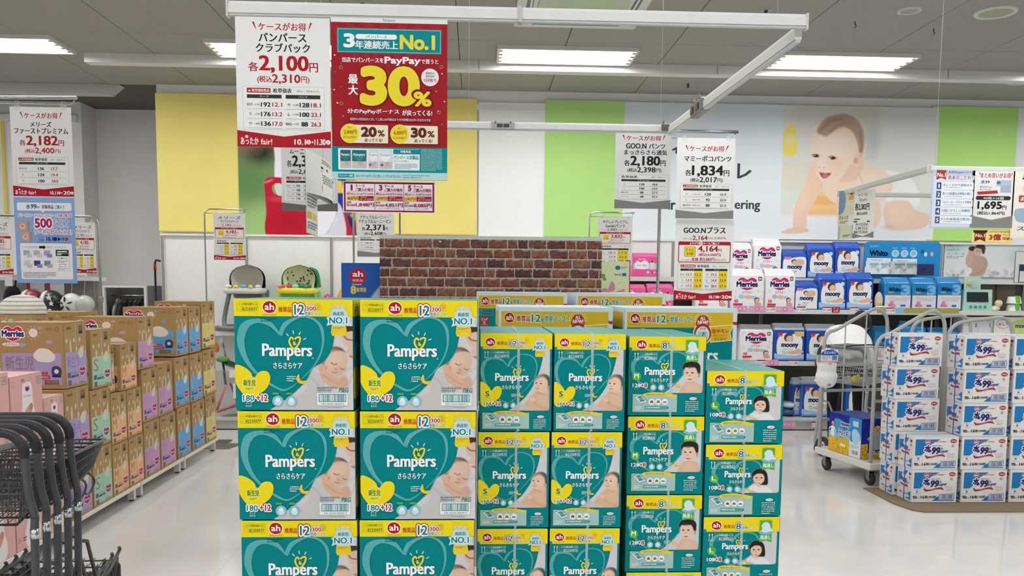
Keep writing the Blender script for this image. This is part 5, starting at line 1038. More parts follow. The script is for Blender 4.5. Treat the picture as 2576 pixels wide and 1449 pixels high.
p.poly([(300, 100), (330, 130), (355, 150), (345, 200), (300, 240), (285, 190)], '#8a6f60', 5)
p.poly([(250, 100), (290, 90), (330, 120), (370, 140), (380, 200), (350, 300), (240, 310), (250, 250), (210, 200), (225, 140)], '#bfa291', 6)
p.poly([(200, 100), (240, 95), (250, 150), (230, 230), (190, 190)], '#c9ab99', 5); p.ell(238, 76, 30, 38, '#c5a594', 0, .2); p.ell(240, 44, 34, 24, '#3a302b', 0, .3)
p.ell(290, 70, 36, 46, '#cbb0a0', .1, .15); p.poly([(262, 40), (280, 6), (330, 2), (356, 30), (350, 90), (330, 90), (318, 50), (280, 40)], '#4b3d35', 8)
p.line([(340, 130), (370, 210), (300, 290), (240, 300)], 30, '#b89b8a', 8, .8); p.ell(282, 66, 5, 4, '#3b2c26', 0, .5); p.ell(300, 70, 5, 4, '#3b2c26', 0, .5)
A = Art(700, 320); p.to(A); A.t('パンバース'.replace('バ', 'パ'), 18, 84, 172, 110, '#5e8a80', .04); A.micro(16, 50, 170, 72, 1, '#7d9a94'); A.micro(16, 116, 170, 146, 2, '#7d908c'); A.t('新登場', 20, 8, 66, 30, '#5f8f82')
bigboard(2378, 2572, 613, 698, A, 'photo_poster', 'wide photo poster of a woman holding a child, on the wall at the right', 'poster', Y=WY-.06)
t_ = sheet('notice_sheet', 'grey framed notice sheet at the right edge beside the photo poster', 'sign', (lambda a: (a.rect(0, 0, 60, 160, '#e6e5e4'), a.frame(0, 0, 60, 160, 3, '#8a898c'), a.rect(14, 66, 60, 100, '#3c4160'), a.frame(14, 66, 60, 158, 3, '#4a4f6c'), a)[-1])(Art(60, 160)), 2554, 632, 2600, 712, 6.8)
# printed brick sheet behind the island
YBr = 4.36; a = P(955, 600, YBr); b = P(1512, 745, YBr); W = b.x-a.x; zt_ = P(1230, 603, YBr).z; Hs = .36
t = thing('brick_sheet', 'red brick patterned sheet standing behind the cartons, with a grey top edge', 'panel', (a.x, YBr, 0))
MB('#c4c1b8').box(0, W, 0, .03, 0, zt_).obj('backing_board', 'card', t); MB('#d6d4cd').box(0, W, -.004, .036, zt_, zt_+.018).obj('top_edge', 'paper', t)
m = MB('#beb6ab').box(0, W, -.002, 0, zt_-Hs, zt_); m.obj('mortar', 'card', t)
R = random.Random(11); rh = .0502; cols_ = ['#83503f', '#8a5443', '#6d4440', '#93614a', '#744a45', '#8f6a52', '#5c3f40', '#835048', '#8f6049', '#7a5648']
bm = []
for k in range(10):
    q = MB(cols_[k]); L_ = .0945; nx, ny = 9, 5; RR = random.Random(k)
    base = np.array(hx(cols_[k])); pts = []; cs = []
    for j in range(ny+1):
        for i in range(nx+1):
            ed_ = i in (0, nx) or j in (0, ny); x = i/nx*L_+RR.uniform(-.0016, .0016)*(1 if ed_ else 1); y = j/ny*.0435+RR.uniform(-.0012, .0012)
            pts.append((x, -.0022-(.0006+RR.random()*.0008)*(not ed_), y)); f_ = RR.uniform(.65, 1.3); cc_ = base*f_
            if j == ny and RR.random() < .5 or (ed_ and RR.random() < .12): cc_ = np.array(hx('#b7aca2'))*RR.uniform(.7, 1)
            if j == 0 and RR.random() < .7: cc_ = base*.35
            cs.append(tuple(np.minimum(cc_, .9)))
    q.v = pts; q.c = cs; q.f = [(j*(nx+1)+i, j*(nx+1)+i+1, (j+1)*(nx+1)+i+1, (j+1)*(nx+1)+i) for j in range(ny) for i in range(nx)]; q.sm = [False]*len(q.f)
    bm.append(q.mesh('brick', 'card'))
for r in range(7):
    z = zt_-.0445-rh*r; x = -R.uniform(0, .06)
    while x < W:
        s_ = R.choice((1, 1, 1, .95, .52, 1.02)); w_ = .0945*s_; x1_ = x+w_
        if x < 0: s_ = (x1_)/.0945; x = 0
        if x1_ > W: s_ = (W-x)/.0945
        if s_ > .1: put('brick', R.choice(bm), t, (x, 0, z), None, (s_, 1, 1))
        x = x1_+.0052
put('staple', MB('#d9d8d4').box(-.006, .006, -.003, 0, -.004, .004).mesh('staple', 'steel'), t, (W*.27, -.002, zt_-.012))
# ================================================================== LEFT DISPLAY OF BROWN CARTONS
XL = -2.345
PAL = {'purple': '#ad9bc6', 'mint': '#9fcdb2', 'orange': '#e6b385', 'pink': '#c79ac0', 'blue': '#6aa8d8', 'yellow': '#dccb80'}
CARD = '#ad8c5e'
def merheart(A, cx, cy, w, txt=True, c='#d02a4e'):
    A.rheart(cx, cy, w*1.08, w*.80, '#f6e4ea'); A.rheart(cx, cy, w, w*.72, c)
    if txt: A.t('Merries', cx-w*.55, cy-w*.16, cx+w*.55, cy+w*.14, '#2c2a66', .09, o='#ffffff', ow=.07)
def craft_side(col):
    W, H = 270, 385; A = Art(W, H, CARD); c = PAL[col]; y = 175
    A.rect(14, y, W-8, H-18, c)
    R = random.Random(col)
    for i in range(6):                                  # pale printed twigs and blots above the colour field
        x = 40+i*38+R.uniform(-8, 8); h = R.uniform(30, 80); A.sm([(x-8, y-4), (x-10, y-h*.6), (x, y-h), (x+9, y-h*.6), (x+8, y-4)] if i % 2 else [(x-14, y-70), (x-4, y-84), (x+10, y-74), (x+4, y-58), (x-8, y-56)], '#cfc3a2')
    A.sm([(W*.6, y+10), (W*.78, y-30), (W*.84, y+20), (W*.7, y+44)], '#d8cdb8' if col != 'blue' else '#cfdbe0')
    A.rect(30, 24, 90, 40, '#8a6a42'); A.micro(34, 27, 88, 38, 2, '#5e4528'); A.rect(178, 18, 226, 70, '#6e563c'); A.rect(180, 56, 226, 70, '#3f3550'); A.micro(182, 22, 224, 52, 4, '#a88a60')
    if col == 'purple':
        A.t('新生児', 28, 196, 168, 268, '#8f78a0')
    elif col in ('mint', 'orange', 'pink', 'blue'):
        A.t({'mint': 'S', 'orange': 'M', 'pink': 'M', 'blue': 'L'}[col], 30, 190, 92, 272, {'blue': '#84b8dc', 'pink': '#b890b4'}.get(col, '#a5825f'))
    else: A.t('ビッグ', 26, 196, 150, 262, '#cdb870')
    bc = '#3a3c86'; A.rect(28, 296, 64, 326, '#5b6285'); A.t('テープタイプ' if col in ('purple', 'mint', 'orange') else 'パンツタイプ', 70, 296, 160, 308, '#3a3550', .03)
    A.rect(70, 314, 120, 328, bc if col in ('pink', 'blue', 'yellow') else '#5b4f70'); A.rect(126, 312, 156, 328, '#3d4478'); merheart(A, 208, 300, 74, False, '#c5304c'); A.rect(178, 290, 238, 308, '#40366e'); A.t('Merries', 180, 292, 236, 306, '#f0e6ee', .04)
    A.rect(30, 342, 70, 370, '#5a4632'); A.bars(33, 345, 67, 367, '#a58a66'); A.micro(170, 358, 248, 366, 1, '#6a5a62')
    return A
def craft_front(col, W=380):
    H = 385; A = Art(W, H, CARD); c = PAL[col]; y = 175
    A.rect(14, y, W-18, H-24, c); merheart(A, 82, 62, 116); A.ell(72, 124, 56, 12, '#e6dcc6'); A.t('エアスルー', 38, 118, 108, 130, '#4a4660', .03)
    x = W*.48
    A.ell(x+20, 56, 26, 26, '#efd9d6')
    for k in range(10): A.ell(x+20+38*_c(k*.628), 56+38*_s(k*.628), 2.4, 4, '#e6cf9a')
    for px_, py_, r in ((W*.36, 128, 18), (W*.64, 28, 12), (W*.78, 110, 16)): A.sm([(px_-r*1.2, py_), (px_-r*.5, py_-r*.7), (px_+r*.6, py_-r*.7), (px_+r*1.3, py_), (px_+r*.4, py_+r*.6), (px_-r*.7, py_+r*.6)], c)
    A.sm([(W*.52, 190), (W*.6, 150), (W*.74, 150), (W*.86, 190), (W*.8, 226), (W*.6, 224)], '#e8dfd4')
    A.t('KAO', W*.74, 26, W*.83, 40, '#7a5c36', .02); A.ring(W*.9, 34, 12, 3, '#7a5c36')
    if col == 'purple': A.t('新生児', 30, 192, 200, 274, '#9c7f6e')
    elif col == 'mint': A.t('S', 30, 192, 100, 274, '#9c8f6e')
    A.t('テープタイプ' if col in ('purple', 'mint') else 'パンツタイプ', 78, 290, 190, 306, '#3a3550', .04); A.rect(36, 292, 68, 322, '#5b6285'); A.t('180枚+12枚', 78, 314, 160, 328, '#a8503e', .04); A.rect(166, 314, 200, 328, '#3a3c86')
    ah(A, W*.58, 292, 13, False, '#c02c36'); A.t('推奨', W*.64, 284, W*.74, 302, '#c02c36', .04); A.poly([(W*.55, 306), (W*.76, 306), (W*.77, 326), (W*.56, 326)], '#c02c36'); A.t('専用増枚数品', W*.57, 311, W*.74, 321, '#f2dede')
    A.sm([(W*.8, 262), (W*.87, 250), (W*.94, 262), (W*.945, 300), (W*.87, 312), (W*.8, 300)], '#4f4668'); A.ell(W*.87, 282, 13, 13, '#e3dcee'); A.rect(W*.8, 304, W*.94, 316, '#2e2a52')
    A.rect(W*.68, 334, W*.9, 358, '#6b5138'); A.bars(W*.69, 337, W*.89, 355, '#a58a66'); return A
FW = {'purple': .36, 'mint': .38, 'orange': .41, 'pink': .44, 'blue': .40, 'yellow': .39}
SIDEART = {c: craft_side(c).mesh('side_print', 1, 1) for c in PAL}; FRONTART = {c: craft_front(c).mesh('front_print', 1, 1) for c in PAL}
def craft(Y0, Y1, z0, z1, col, lb, dx=0, w=None):
    w = w or FW[col]; d = Y1-Y0; h = z1-z0; t = thing('craft_carton', lb, 'carton', (XL-w+dx, Y0, z0), group='brown cartons on the low left display')
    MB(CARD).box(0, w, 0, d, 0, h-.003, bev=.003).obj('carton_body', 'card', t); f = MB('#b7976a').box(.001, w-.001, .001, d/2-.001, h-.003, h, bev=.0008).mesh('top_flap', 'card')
    put('top_flap', f, t); put('top_flap', f, t, (0, d/2, 0))
    put('side_print', SIDEART[col], t, (w+.0004, .001, .001), SIDE, (d-.002, h-.005, 1)); put('front_print', FRONTART[col], t, (.001, -.0004, .001), FRONT, (w-.002, h-.005, 1))
    m = MB('#e6e2d6'); y = d*.5; m.box(w+.002, w+.0028, y-.003, y+.003, .0, h-.001).box(-.001, w+.0028, y-.003, y+.003, h+.0002, h+.001); tag(m.obj('strap', 'clear', t), 'clear band')
Z = [.12, .505, .90, 1.28]
rows = [
 (4.80, 5.10, .12, .50, 'purple', 'lowest purple newborn carton'), (4.80, 5.10, .504, .895, 'purple', 'middle purple newborn carton'), (4.825, 5.095, .90, 1.28, 'purple', 'top purple newborn carton, nearest brown carton of the display'),
 (5.115, 5.385, .12, .485, 'mint', 'lowest mint green carton'), (5.115, 5.385, .49, .85, 'mint', 'middle mint green carton'), (5.15, 5.43, .855, 1.222, 'mint', 'top mint green carton'),
 (5.395, 5.64, .12, .458, 'orange', 'lowest orange carton, left of two'), (5.65, 5.895, .12, .458, 'orange', 'lowest orange carton, right of two'), (5.395, 5.635, .462, .79, 'orange', 'middle orange carton, left of two'), (5.645, 5.885, .462, .79, 'orange', 'middle orange carton, right of two'),
 (5.435, 5.54, .795, 1.11, 'orange', 'top orange carton set back, left of two'), (5.56, 5.825, .795, 1.106, 'orange', 'top orange carton, right of two'),
 (5.91, 6.20, .12, .52, 'pink', 'lowest pink carton, left of two'), (6.215, 6.53, .12, .52, 'pink', 'lowest pink carton, right of two'), (5.90, 6.185, .524, .90, 'pink', 'middle pink carton, left of two'), (6.19, 6.49, .524, .915, 'pink', 'middle pink carton, right of two'), (5.85, 6.14, .905, 1.275, 'pink', 'top pink carton behind the mint and orange ones'),
 (6.57, 6.87, .12, .53, 'blue', 'lowest blue carton, left of two'), (6.91, 7.225, .12, .525, 'blue', 'lowest blue carton, right of two'), (6.54, 6.865, .535, .93, 'blue', 'middle blue carton, left of two'), (6.885, 7.20, .53, .93, 'blue', 'middle blue carton, right of two'), (6.59, 6.87, .94, 1.325, 'blue', 'top blue carton, left of two'), (6.89, 7.175, .94, 1.32, 'blue', 'top blue carton, right of two'),
 (7.255, 7.54, .12, .535, 'yellow', 'lowest yellow carton'), (7.215, 7.56, .54, .94, 'yellow', 'middle yellow carton'), (7.205, 7.57, .95, 1.36, 'yellow', 'top yellow carton at the far end')]
for i, (a_, b_, c_, d_, col, lb) in enumerate(rows):
    craft(a_, b_, c_, d_, col, 'brown and '+lb.split(' ', 1)[1] if 0 else lb+' with brown cardboard top half', dx=(-.03 if 'set back' in lb else 0))
# a second line of cartons further back, tops just visible
for k, (Y0, Y1, col, lb) in enumerate(((5.35, 5.65, 'mint', 'brown carton behind the display carrying the striped cushion'), (6.0, 6.3, 'pink', 'brown carton in the second line behind the top pink carton'))):
    for j in range(3): craft(Y0, Y1, .12+.395*j, .512+.395*j, col, lb if j == 2 else lb.split(' ', 1)[0]+' hidden carton %s in the second line, %s of its pile' % (('left', 'right')[k], ('lowest', 'middle')[j]), dx=-.46 if k else -.44)
# pink glossy boxes
def pink_art():
    W, H = 320, 300; A = Art(W, H, '#e2b0a8'); A.sm([(118, 60), (150, 40), (190, 40), (214, 60), (222, 160), (246, 230), (220, 300), (110, 300), (84, 230), (112, 160)], '#efe6e3')
    merheart(A, 168, 74, 40, False, '#c2456a'); A.rect(150, 70, 186, 80, '#4a3a78'); A.t('First Premium', 132, 104, 208, 118, '#a3928e', .02); A.sm([(128, 220), (150, 180), (190, 160), (214, 176), (196, 210), (160, 240)], '#d49a86'); A.ell(200, 172, 18, 20, '#c98d7c')
    A.rect(262, 18, 306, 56, '#6b5a56'); A.rect(265, 21, 303, 53, '#e8dcd8'); A.bars(268, 24, 300, 50, '#5a4a48'); A.ring(30, 40, 15, 2, '#a37a72'); A.rect(110, 16, 142, 34, '#b08a80'); A.rect(60, 236, 96, 244, '#b4454c'); A.rect(60, 250, 92, 256, '#b4454c'); A.micro(12, 230, 40, 262, 3, '#a8807a'); return A
PKA = pink_art().mesh('side_print', 1, 1)
def pinkbox(Y0, Y1, z0, z1, lb, w=.40):
    d = Y1-Y0; h = z1-z0; t = thing('pink_carton', lb, 'carton', (XL-w, Y0, z0), group='pink cartons behind the shopping carts')
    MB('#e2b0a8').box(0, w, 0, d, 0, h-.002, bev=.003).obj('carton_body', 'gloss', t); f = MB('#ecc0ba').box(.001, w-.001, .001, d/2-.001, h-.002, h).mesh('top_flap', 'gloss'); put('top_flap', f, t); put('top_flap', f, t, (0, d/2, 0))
    put('side_print', PKA, t, (w+.0004, .001, .001), SIDE, (d-.002, h-.004, 1))
cols = [(4.575, 4.79, .88), (4.255, 4.565, 1.03), (3.93, 4.245, 1.06), (3.6, 3.92, 1.06), (3.27, 3.59, 1.04), (2.94, 3.26, 1.05)]
on = ['first', 'second', 'third', 'fourth', 'fifth', 'sixth']
for i, (a_, b_, zt_) in enumerate(cols):
    hh = (zt_-.12)/3
    for j in range(3): pinkbox(a_, b_, .12+hh*j, .12+hh*(j+1)-.002, 'pink carton with white vase shape, %s column from the brown cartons, %s' % (on[i], ('lowest', 'middle', 'top')[j]))
# low white platforms
for i, (y0, y1) in enumerate(((2.9, 3.86), (3.88, 4.86), (4.88, 5.82), (5.84, 6.70), (6.72, 7.6))):
    t = thing('low_platform', 'low white display platform on short legs, %s from the far end' % on[4-i], 'platform', (XL-.92, y0, 0)); L = y1-y0
    MB('#dedcd5').box(0, .925, 0, L, .092, .119, bev=.003).obj('deck', 'paint', t)
    for x in (.88, .05):
        for y in (.05, L-.05):
            l = MB('#d9d7d0').box(x-.022, x+.022, y-.018, y+.018, .012, .092).obj('leg', 'paint', t); MB('#5c5a56').lathe([(.018, 0), (.018, .004), (.006, .008), (.006, .014)], (x, y, 0), 10).obj('foot', 'steel', l)
p_ = MB('#77746e'); q = [Zp(470, 1146, .002), Zp(549, 1146, .002), Zp(566, 1127, .002), Zp(508, 1127, .002)]
t = thing('floor_sheet', 'dark grey flat sheet on the floor under the far end of the display', 'sheet', (0, 0, 0)); MB('#6d6a64').prism([(-2.62, 7.62), (-2.26, 7.62), (-2.2, 7.9), (-2.6, 7.9)], .0005, .004).obj('sheet', 'rubber', t)
# striped cushion
t = thing('striped_cushion', 'white cushion with thin grey stripes lying behind the nearest brown carton', 'cushion', (0, 0, 0)); c0 = P(48, 806, 5.45); m = MB('#dedbd0')
def fc(u, v):
    a = 2*PI*u; r = .115*(1-v**2.6)**.5 if v < 1 else 0; return (c0.x+r*_c(a)*1.25, 5.5+r*_s(a)*1.0, 1.306+.125*v)
g = MB('#dedbd0').grid(28, 14, fc); g.c = [hx('#dedbd0') if int(i//29) % 3 else hx('#9b9a90') for i in range(len(g.v))]; g.obj('cover', 'cloth', t)

# ================================================================== LEFT BACK CORNER: accessories panel, helmets, mirror
Yh = 8.0
t = thing('accessory_panel', 'grey shop display panel with shelf edge, behind the helmets', 'display', (0, 0, 0))
a = P(-80, 690, Yh+.3); b = P(238, 820, Yh+.3); m = MB('#9d9b97'); m.box(a.x, b.x, Yh+.3, Yh+.33, 0, a.z).obj('back_panel', 'paint', t)
zz = P(20, 700, Yh+.1).z; MB('#d9d8d3').box(a.x, P(232, 700, Yh).x, Yh-.02, Yh+.3, zz-.018, zz+.018).obj('shelf', 'paint', t)
for px_ in (241, 249): x = P(px_, 700, Yh+.33).x; MB('#b7b5b0').box(x-.014, x+.014, Yh+.3, Yh+.36, 0, P(240, 560, Yh).z).obj('post', 'steel', t)
MB('#bdbbb6').box(a.x, b.x, Yh-.1, Yh+.3, .0, .14).obj('base', 'paint', t)
bar = P(30, 712, Yh+.05)
MB('#a9a8a4').tube([(a.x, Yh+.05, bar.z+.06), (b.x-.05, Yh+.05, bar.z+.06)], .008, 8).obj('hang_bar', 'chrome', t)
def helmet(px_, py_, r, col, lb, stripe=None, holes=False, stars=False, card=True, mt='plastic'):
    c = P(px_, py_, Yh); t = thing('bicycle_helmet', lb, 'helmet', c)
    s = MB(col); g0 = len(s.v)
    s.ball((0, 0, 0), (r, r*1.1, r*1.05), 28, 16, col)
    if stripe:
        for i, v in enumerate(s.v):
            if abs(v[0]+r*.25) < r*.2 and v[1] < r: s.c[i] = hx(stripe)
    s.obj('shell', mt, t)
    if stars:
        for k, (u, w_, q) in enumerate(((.32, .38, .3), (.5, -.1, .24), (.28, -.62, .2))):
            y = -1.1*r*math.sqrt(max(0, 1-u*u-w_*w_))-.004; st = [(r*u+q*r*(1 if i % 2 == 0 else .42)*_s(i*PI/5), r*w_*1.05+q*r*(1 if i % 2 == 0 else .42)*_c(i*PI/5)) for i in range(10)]
            MB('#e6e6ea').prism(st, y-.004, y+.01, axis='y').obj('star', 'paint', t, rot=(0, 0, 0))
    if holes:
        for k in range(5):
            an = k*2*PI/5+.3; q = MB('#26241f'); cx, cz = r*.45*_c(an)-.2*r, r*.45*_s(an); y = -1.1*r*math.sqrt(1-.2)-.012; q.ball((cx, y+.01, cz), (.028, .012, .009), 12, 6, rot=Matrix.Rotation(-an, 3, 'Y')); q.obj('vent_hole', 'rubber', t)
    if stripe: MB('#3b3b40').ball((-r*.25, -r*1.08, r*.05), (.011, .006, .011), 10, 6).obj('rivet', 'plastic', t)
    MB('#1c1b1d').tube([(-r*.7, 0, -r*.7), (-r*.3, -.02, -r*1.12), (r*.3, -.02, -r*1.12), (r*.7, 0, -r*.7)], .008, 6).obj('chin_strap', 'cloth', t)
    MB('#d9d8d6').tube([(0, 0, r*1.02), (0, .03, bar.z+.075-c.z), (0, .07, bar.z+.075-c.z)], .0025, 5).obj('hanging_loop', 'plastic', t)
    if card:
        z = P(px_, 716, Yh).z-c.z; o = MB('#e7dcdc').box(-.06, .10, .055, .058, z-.1, z+.03).obj('hang_card', 'paper', t); MB('#a8323c').box(-.06, -.03, .052, .055, z-.1, z+.03).obj('card_edge', 'paper', o)
helmet(78, 757, .105, '#8e2430', 'dark red helmet with white stripe and star hanging under the blue coupon sheet', '#d7dbe2', stars=True)
helmet(128, 760, .108, '#22242b', 'black helmet with white stripe and stars hanging on the grey panel', '#dfe2e8', stars=True)
helmet(181, 765, .098, '#cfd3cb', 'white helmet with dark vent slots on the grey panel', holes=True, card=False)
helmet(213, 766, .085, '#b9beb6', 'pale wrapped helmet at the right end of the helmet row', card=False, mt='film')
t = thing('black_bag', 'black cloth bag hanging left of the helmets', 'bag', P(32, 752, Yh)); MB('#17161a').ball((0, 0, 0), (.085, .06, .13), 18, 12).obj('bag_body', 'cloth', t); MB('#17161a').tube([(-.03, 0, .11), (-.02, .03, .2), (.02, .03, .2), (.03, 0, .11)], .006, 6).obj('strap', 'cloth', t); MB('#e4dfe0').box(-.03, .04, -.065, -.062, .12, .22).obj('price_tag', 'paper', t)
t = thing('white_box', 'white packaged box with a dark symbol at the far left edge', 'box', P(-30, 800, Yh)); MB('#dfe2e6').box(0, .19, 0, .12, 0, .26, bev=.004).obj('box_body', 'gloss', t); A = Art(60, 80, '#e3e6ea'); A.poly([(40, 30), (56, 42), (40, 54), (24, 42)], '#4a4c50'); A.poly([(40, 33), (52, 42), (40, 51), (28, 42)], '#e3e6ea'); A.sm([(10, 56), (30, 60), (26, 80), (6, 80)], '#b4b8bd'); put('front_print', A.mesh('front_print', .19, .26), t, (0, -.0005, 0), FRONT)
t.location.z = .9
MB('#bdbbb6').box(a.x, a.x+.8, Yh-.05, Yh+.29, .14, .898).obj('base_cabinet', 'paint', bpy.data.objects['accessory_panel'])
# mirror in front of the far wall; its reflected clothes are built as coats
Yc = 9.2; a = P(259, 718, Yc); b = P(371, 800, Yc)
t = thing('mirror_frame', 'white framed opening with dark clothes hanging inside, against the pale wall', 'frame', (a.x, Yc, 0)); W = b.x-a.x; H = a.z
m = MB('#dfdedb'); f = .022; m.box(0, f, -.02, .02, 0, H).obj('side_frame', 'paint', t); MB('#dfdedb').box(W-f, W, -.02, .02, 0, H).obj('side_frame', 'paint', t); MB('#dfdedb').box(f, W-f, -.02, .02, H-f, H).obj('top_frame', 'paint', t); MB('#dfdedb').box(f, W-f, -.02, .02, 0, .05).obj('bottom_frame', 'paint', t)
MB('#4c4a46').box(0, W, .42, .44, 0, H).obj('back_panel', 'paint', t); MB('#6d6a66').box(-.012, 0, .02, .44, 0, H).obj('side_panel', 'paint', t); MB('#6d6a66').box(W, W+.012, .02, .44, 0, H).obj('side_panel', 'paint', t)
MB('#cfcdc8').tube([(0, .2, H-.11), (W, .2, H-.11)], .008, 8).obj('clothes_rail', 'chrome', t)
R = random.Random(4); gc = ['#8b9298', '#3c3e43', '#1c1d20', '#2f343a', '#4a5158', '#232427', '#3d454d', '#5d676f']
for i in range(8):
    g = thing('mirrored_coat', '%s coat from the left on the rail inside the white frame' % ['silvery', 'dark grey second', 'black third', 'black fourth', 'charcoal fifth', 'black sixth', 'slate seventh', 'blue grey eighth'][i], 'coat', (a.x+.075+.052*i, Yc+.2, H-.62))
    c_ = gc[i]; s = MB(c_)
    def fcoat(u, v, i=i):
        an = 2*PI*u; w_ = (.021+.004*_s(9*v+i))*(1 if v < .8 else 1-(v-.8)*3.4); d_ = (.17+.01*_s(5*an+i))*(1 if v < .75 else 1-(v-.75)*3.2); return (w_*_c(an), d_*_s(an), v*.48)
    s.grid(18, 10, fcoat); s.obj('garment', 'film' if i == 0 else 'cloth', g); MB('#b9b7b2').tube([(0, -.1, .44), (0, 0, .475), (0, .1, .44)], .003, 5).obj('hanger', 'plastic', g); MB('#b9b7b2').tube([(0, 0, .475), (0, 0, .51), (0, .012, .519)], .002, 5).obj('hook', 'chrome', g)
# umbrella stroller handle at the wall corner
t = thing('folded_stroller', 'thin black folded stroller with a red grip leaning at the wall corner', 'stroller', (0, 0, 0)); a = P(399, 652, 9.0); b = P(394, 740, 9.0)
MB('#26242a').tube([(a.x+.02, 9.0, a.z-.02), (a.x-.03, 9.0, a.z-.01), (a.x-.04, 9.0, a.z-.05)], .012, 8).obj('grip_hook', 'rubber', t); MB('#a02833').tube([(a.x-.04, 9.0, a.z-.05), (a.x-.04, 9.0, a.z-.12)], .015, 8).obj('red_grip', 'cloth', t); MB('#26242a').tube([(a.x-.04, 9.0, a.z-.12), (a.x-.045, 9.0, .02)], .011, 8).obj('tube', 'steel', t)
MB('#8d8b88').ball((a.x-.03, 8.96, .62), (.06, .05, .32), 14, 10).obj('wrapped_canopy', 'film', t)
# ================================================================== WALL SHELVING
def post(m, x, y, z0, z1):
    m.box(x-.02, x+.02, y-.012, y+.012, z0, z1)
def gondola(x0, x1, lb, shelves, panel_w, ztop, lowcol, upcol, zsplit, deckz=.12):
    t = thing('shelving_unit', lb, 'shelving', (0, 0, 0)); n = max(1, round((x1-x0)/panel_w)); pw = (x1-x0)/n
    for i in range(n):
        a, b = x0+pw*i, x0+pw*(i+1)
        MB(upcol).box(a+.003, b-.003, 9.285, 9.31, zsplit+.002, ztop).obj('back_panel', 'paint', t); MB(lowcol).box(a+.003, b-.003, 9.285, 9.31, .05, zsplit).obj('back_panel', 'paint', t)
    for i in range(n+1):
        x = x0+pw*i; x = min(max(x, x0+.02), x1-.02); o = MB('#d9d8d3').box(x-.018, x+.018, 9.262, 9.285, .0, ztop).obj('upright', 'paint', t)
        MB('#3f3d39').box(x-.009, x-.004, 9.2605, 9.262, .1, ztop-.01).box(x+.004, x+.009, 9.2605, 9.262, .1, ztop-.01); s = MB('#4a4843').box(x-.011, x-.004, 9.2605, 9.262, .1, ztop-.01); s.obj('slot_strip', 'paint', o); s = MB('#4a4843').box(x+.004, x+.011, 9.2605, 9.262, .1, ztop-.01); s.obj('slot_strip', 'paint', o)
    MB('#eceae6').box(x0, x1, 9.25, 9.32, ztop, ztop+.022).obj('top_ledge', 'paint', t)
    for (z, y, a, b) in shelves:
        o = MB('#d2d0cb').box(a, b, y, 9.28, z-.022, z).obj('shelf_board', 'paint', t); MB('#dddcd8').box(a, b, y-.006, y, z-.045, z+.004).obj('price_rail', 'plastic', o)
    MB('#c6c4bf').box(x0, x1, 8.65, 9.28, deckz-.02, deckz).obj('deck', 'paint', t); k = MB('#b0aea9').box(x0, x1, 8.66, 8.68, .012, deckz-.02).obj('kick_plate', 'paint', t)
    return t
zs1 = P(1650, 697, 8.97).z; zs2 = 1.292; zs3 = .735; zt_ = 2.035
Gl = gondola(-3.43, 1.18, 'white slotted wall shelving on the left with baby walkers on its shelf', [(1.02, 8.8, -2.98, 1.18)], .92, zt_, '#d9d7d2', '#efeeeb', .55)
Gr = gondola(1.18, 6.3, 'long grey wall shelving on the right stocked with diaper packs', [(zs1, 8.97, 1.2, 6.28), (zs2, 8.76, 1.2, 6.28), (zs3, 8.76, 1.2, 6.28)], .94, zt_, '#55534e', '#c9cacb', zs1)
MB('#efeeec').box(1.19, 2.95, 9.27, 9.284, zs1+.004, zt_-.002).obj('white_back_sheet', 'paint', Gr)
# shelf tags and pink rail strips
def rail_tag(px0, px1, y0, y1, Y, kind, lb):
    a = P(px0, y0, Y); b = P(px1, y1, Y); W, H = b.x-a.x, a.z-b.z; A = Art(100, 100*H/W, '#f1eff0'); h = A.H
    if kind == 'price': A.rect(0, 0, 100, h*.22, '#b9303a'); A.t('1,298', 40, h*.4, 94, h*.8, '#3b3b3f', .03); A.micro(6, h*.4, 34, h*.85, 2, '#77757a')
    elif kind == 'pink':
        A.rect(0, 0, 100, h, '#e3a0c6'); A.ring(50, h*.5, h*.32, 3, '#c2609c'); A.heart(50, h*.5, h*.3, h*.28, '#f3d6e6'); A.micro(8, h*.3, 28, h*.7, 1, '#f3d6e6'); A.micro(72, h*.3, 92, h*.7, 1, '#f3d6e6')
    elif kind == 'red': A.rect(0, 0, 100, h, '#b32632'); A.t('ケース', 20, h*.12, 84, h*.44, '#f4e4e4', .04); A.t('お得', 24, h*.54, 80, h*.9, '#f4e4e4', .04)
    elif kind == 'olive': A.rect(0, 0, 100, h, '#a8a75a')
    else: A.rect(0, 0, 100, h, '#8fc3df')
    t = thing('shelf_tag', lb, 'tag', (a.x, Y, b.z)); MB('#efedee').box(0, W, 0, .0012, 0, H).obj('card', 'paper', t); put('printed_face', A.mesh('printed_face', W, H), t, (0, -.0003, 0), FRONT)
YT = 8.75
for i, (a_, b_, k, l) in enumerate(((1845, 1880, 'pink', 'first pink rail strip from the left on the main shelf edge'), (1884, 1925, 'pink', 'second pink rail strip from the left on the main shelf edge'), (1929, 1950, 'price', 'price tag between the pink strips on the main shelf edge'), (1953, 1997, 'pink', 'third pink rail strip from the left on the main shelf edge'), (2004, 2026, 'price', 'price tag under the small white and blue pack'), (2070, 2091, 'price', 'price tag under the first blue pack on the main shelf'), (2093, 2112, 'red', 'dark red square tag on the main shelf edge'), (2139, 2160, 'price', 'price tag under the second blue pack on the main shelf'), (2207, 2228, 'olive', 'short olive strip on the main shelf edge'), (2230, 2251, 'price', 'price tag on the olive strip'), (2253, 2273, 'blue', 'small blue card on the olive strip'), (2275, 2412, 'olive', 'long olive strip on the main shelf edge'))):
    rail_tag(a_, b_, 769+i*.5, 784+i*.4, YT, k, l)
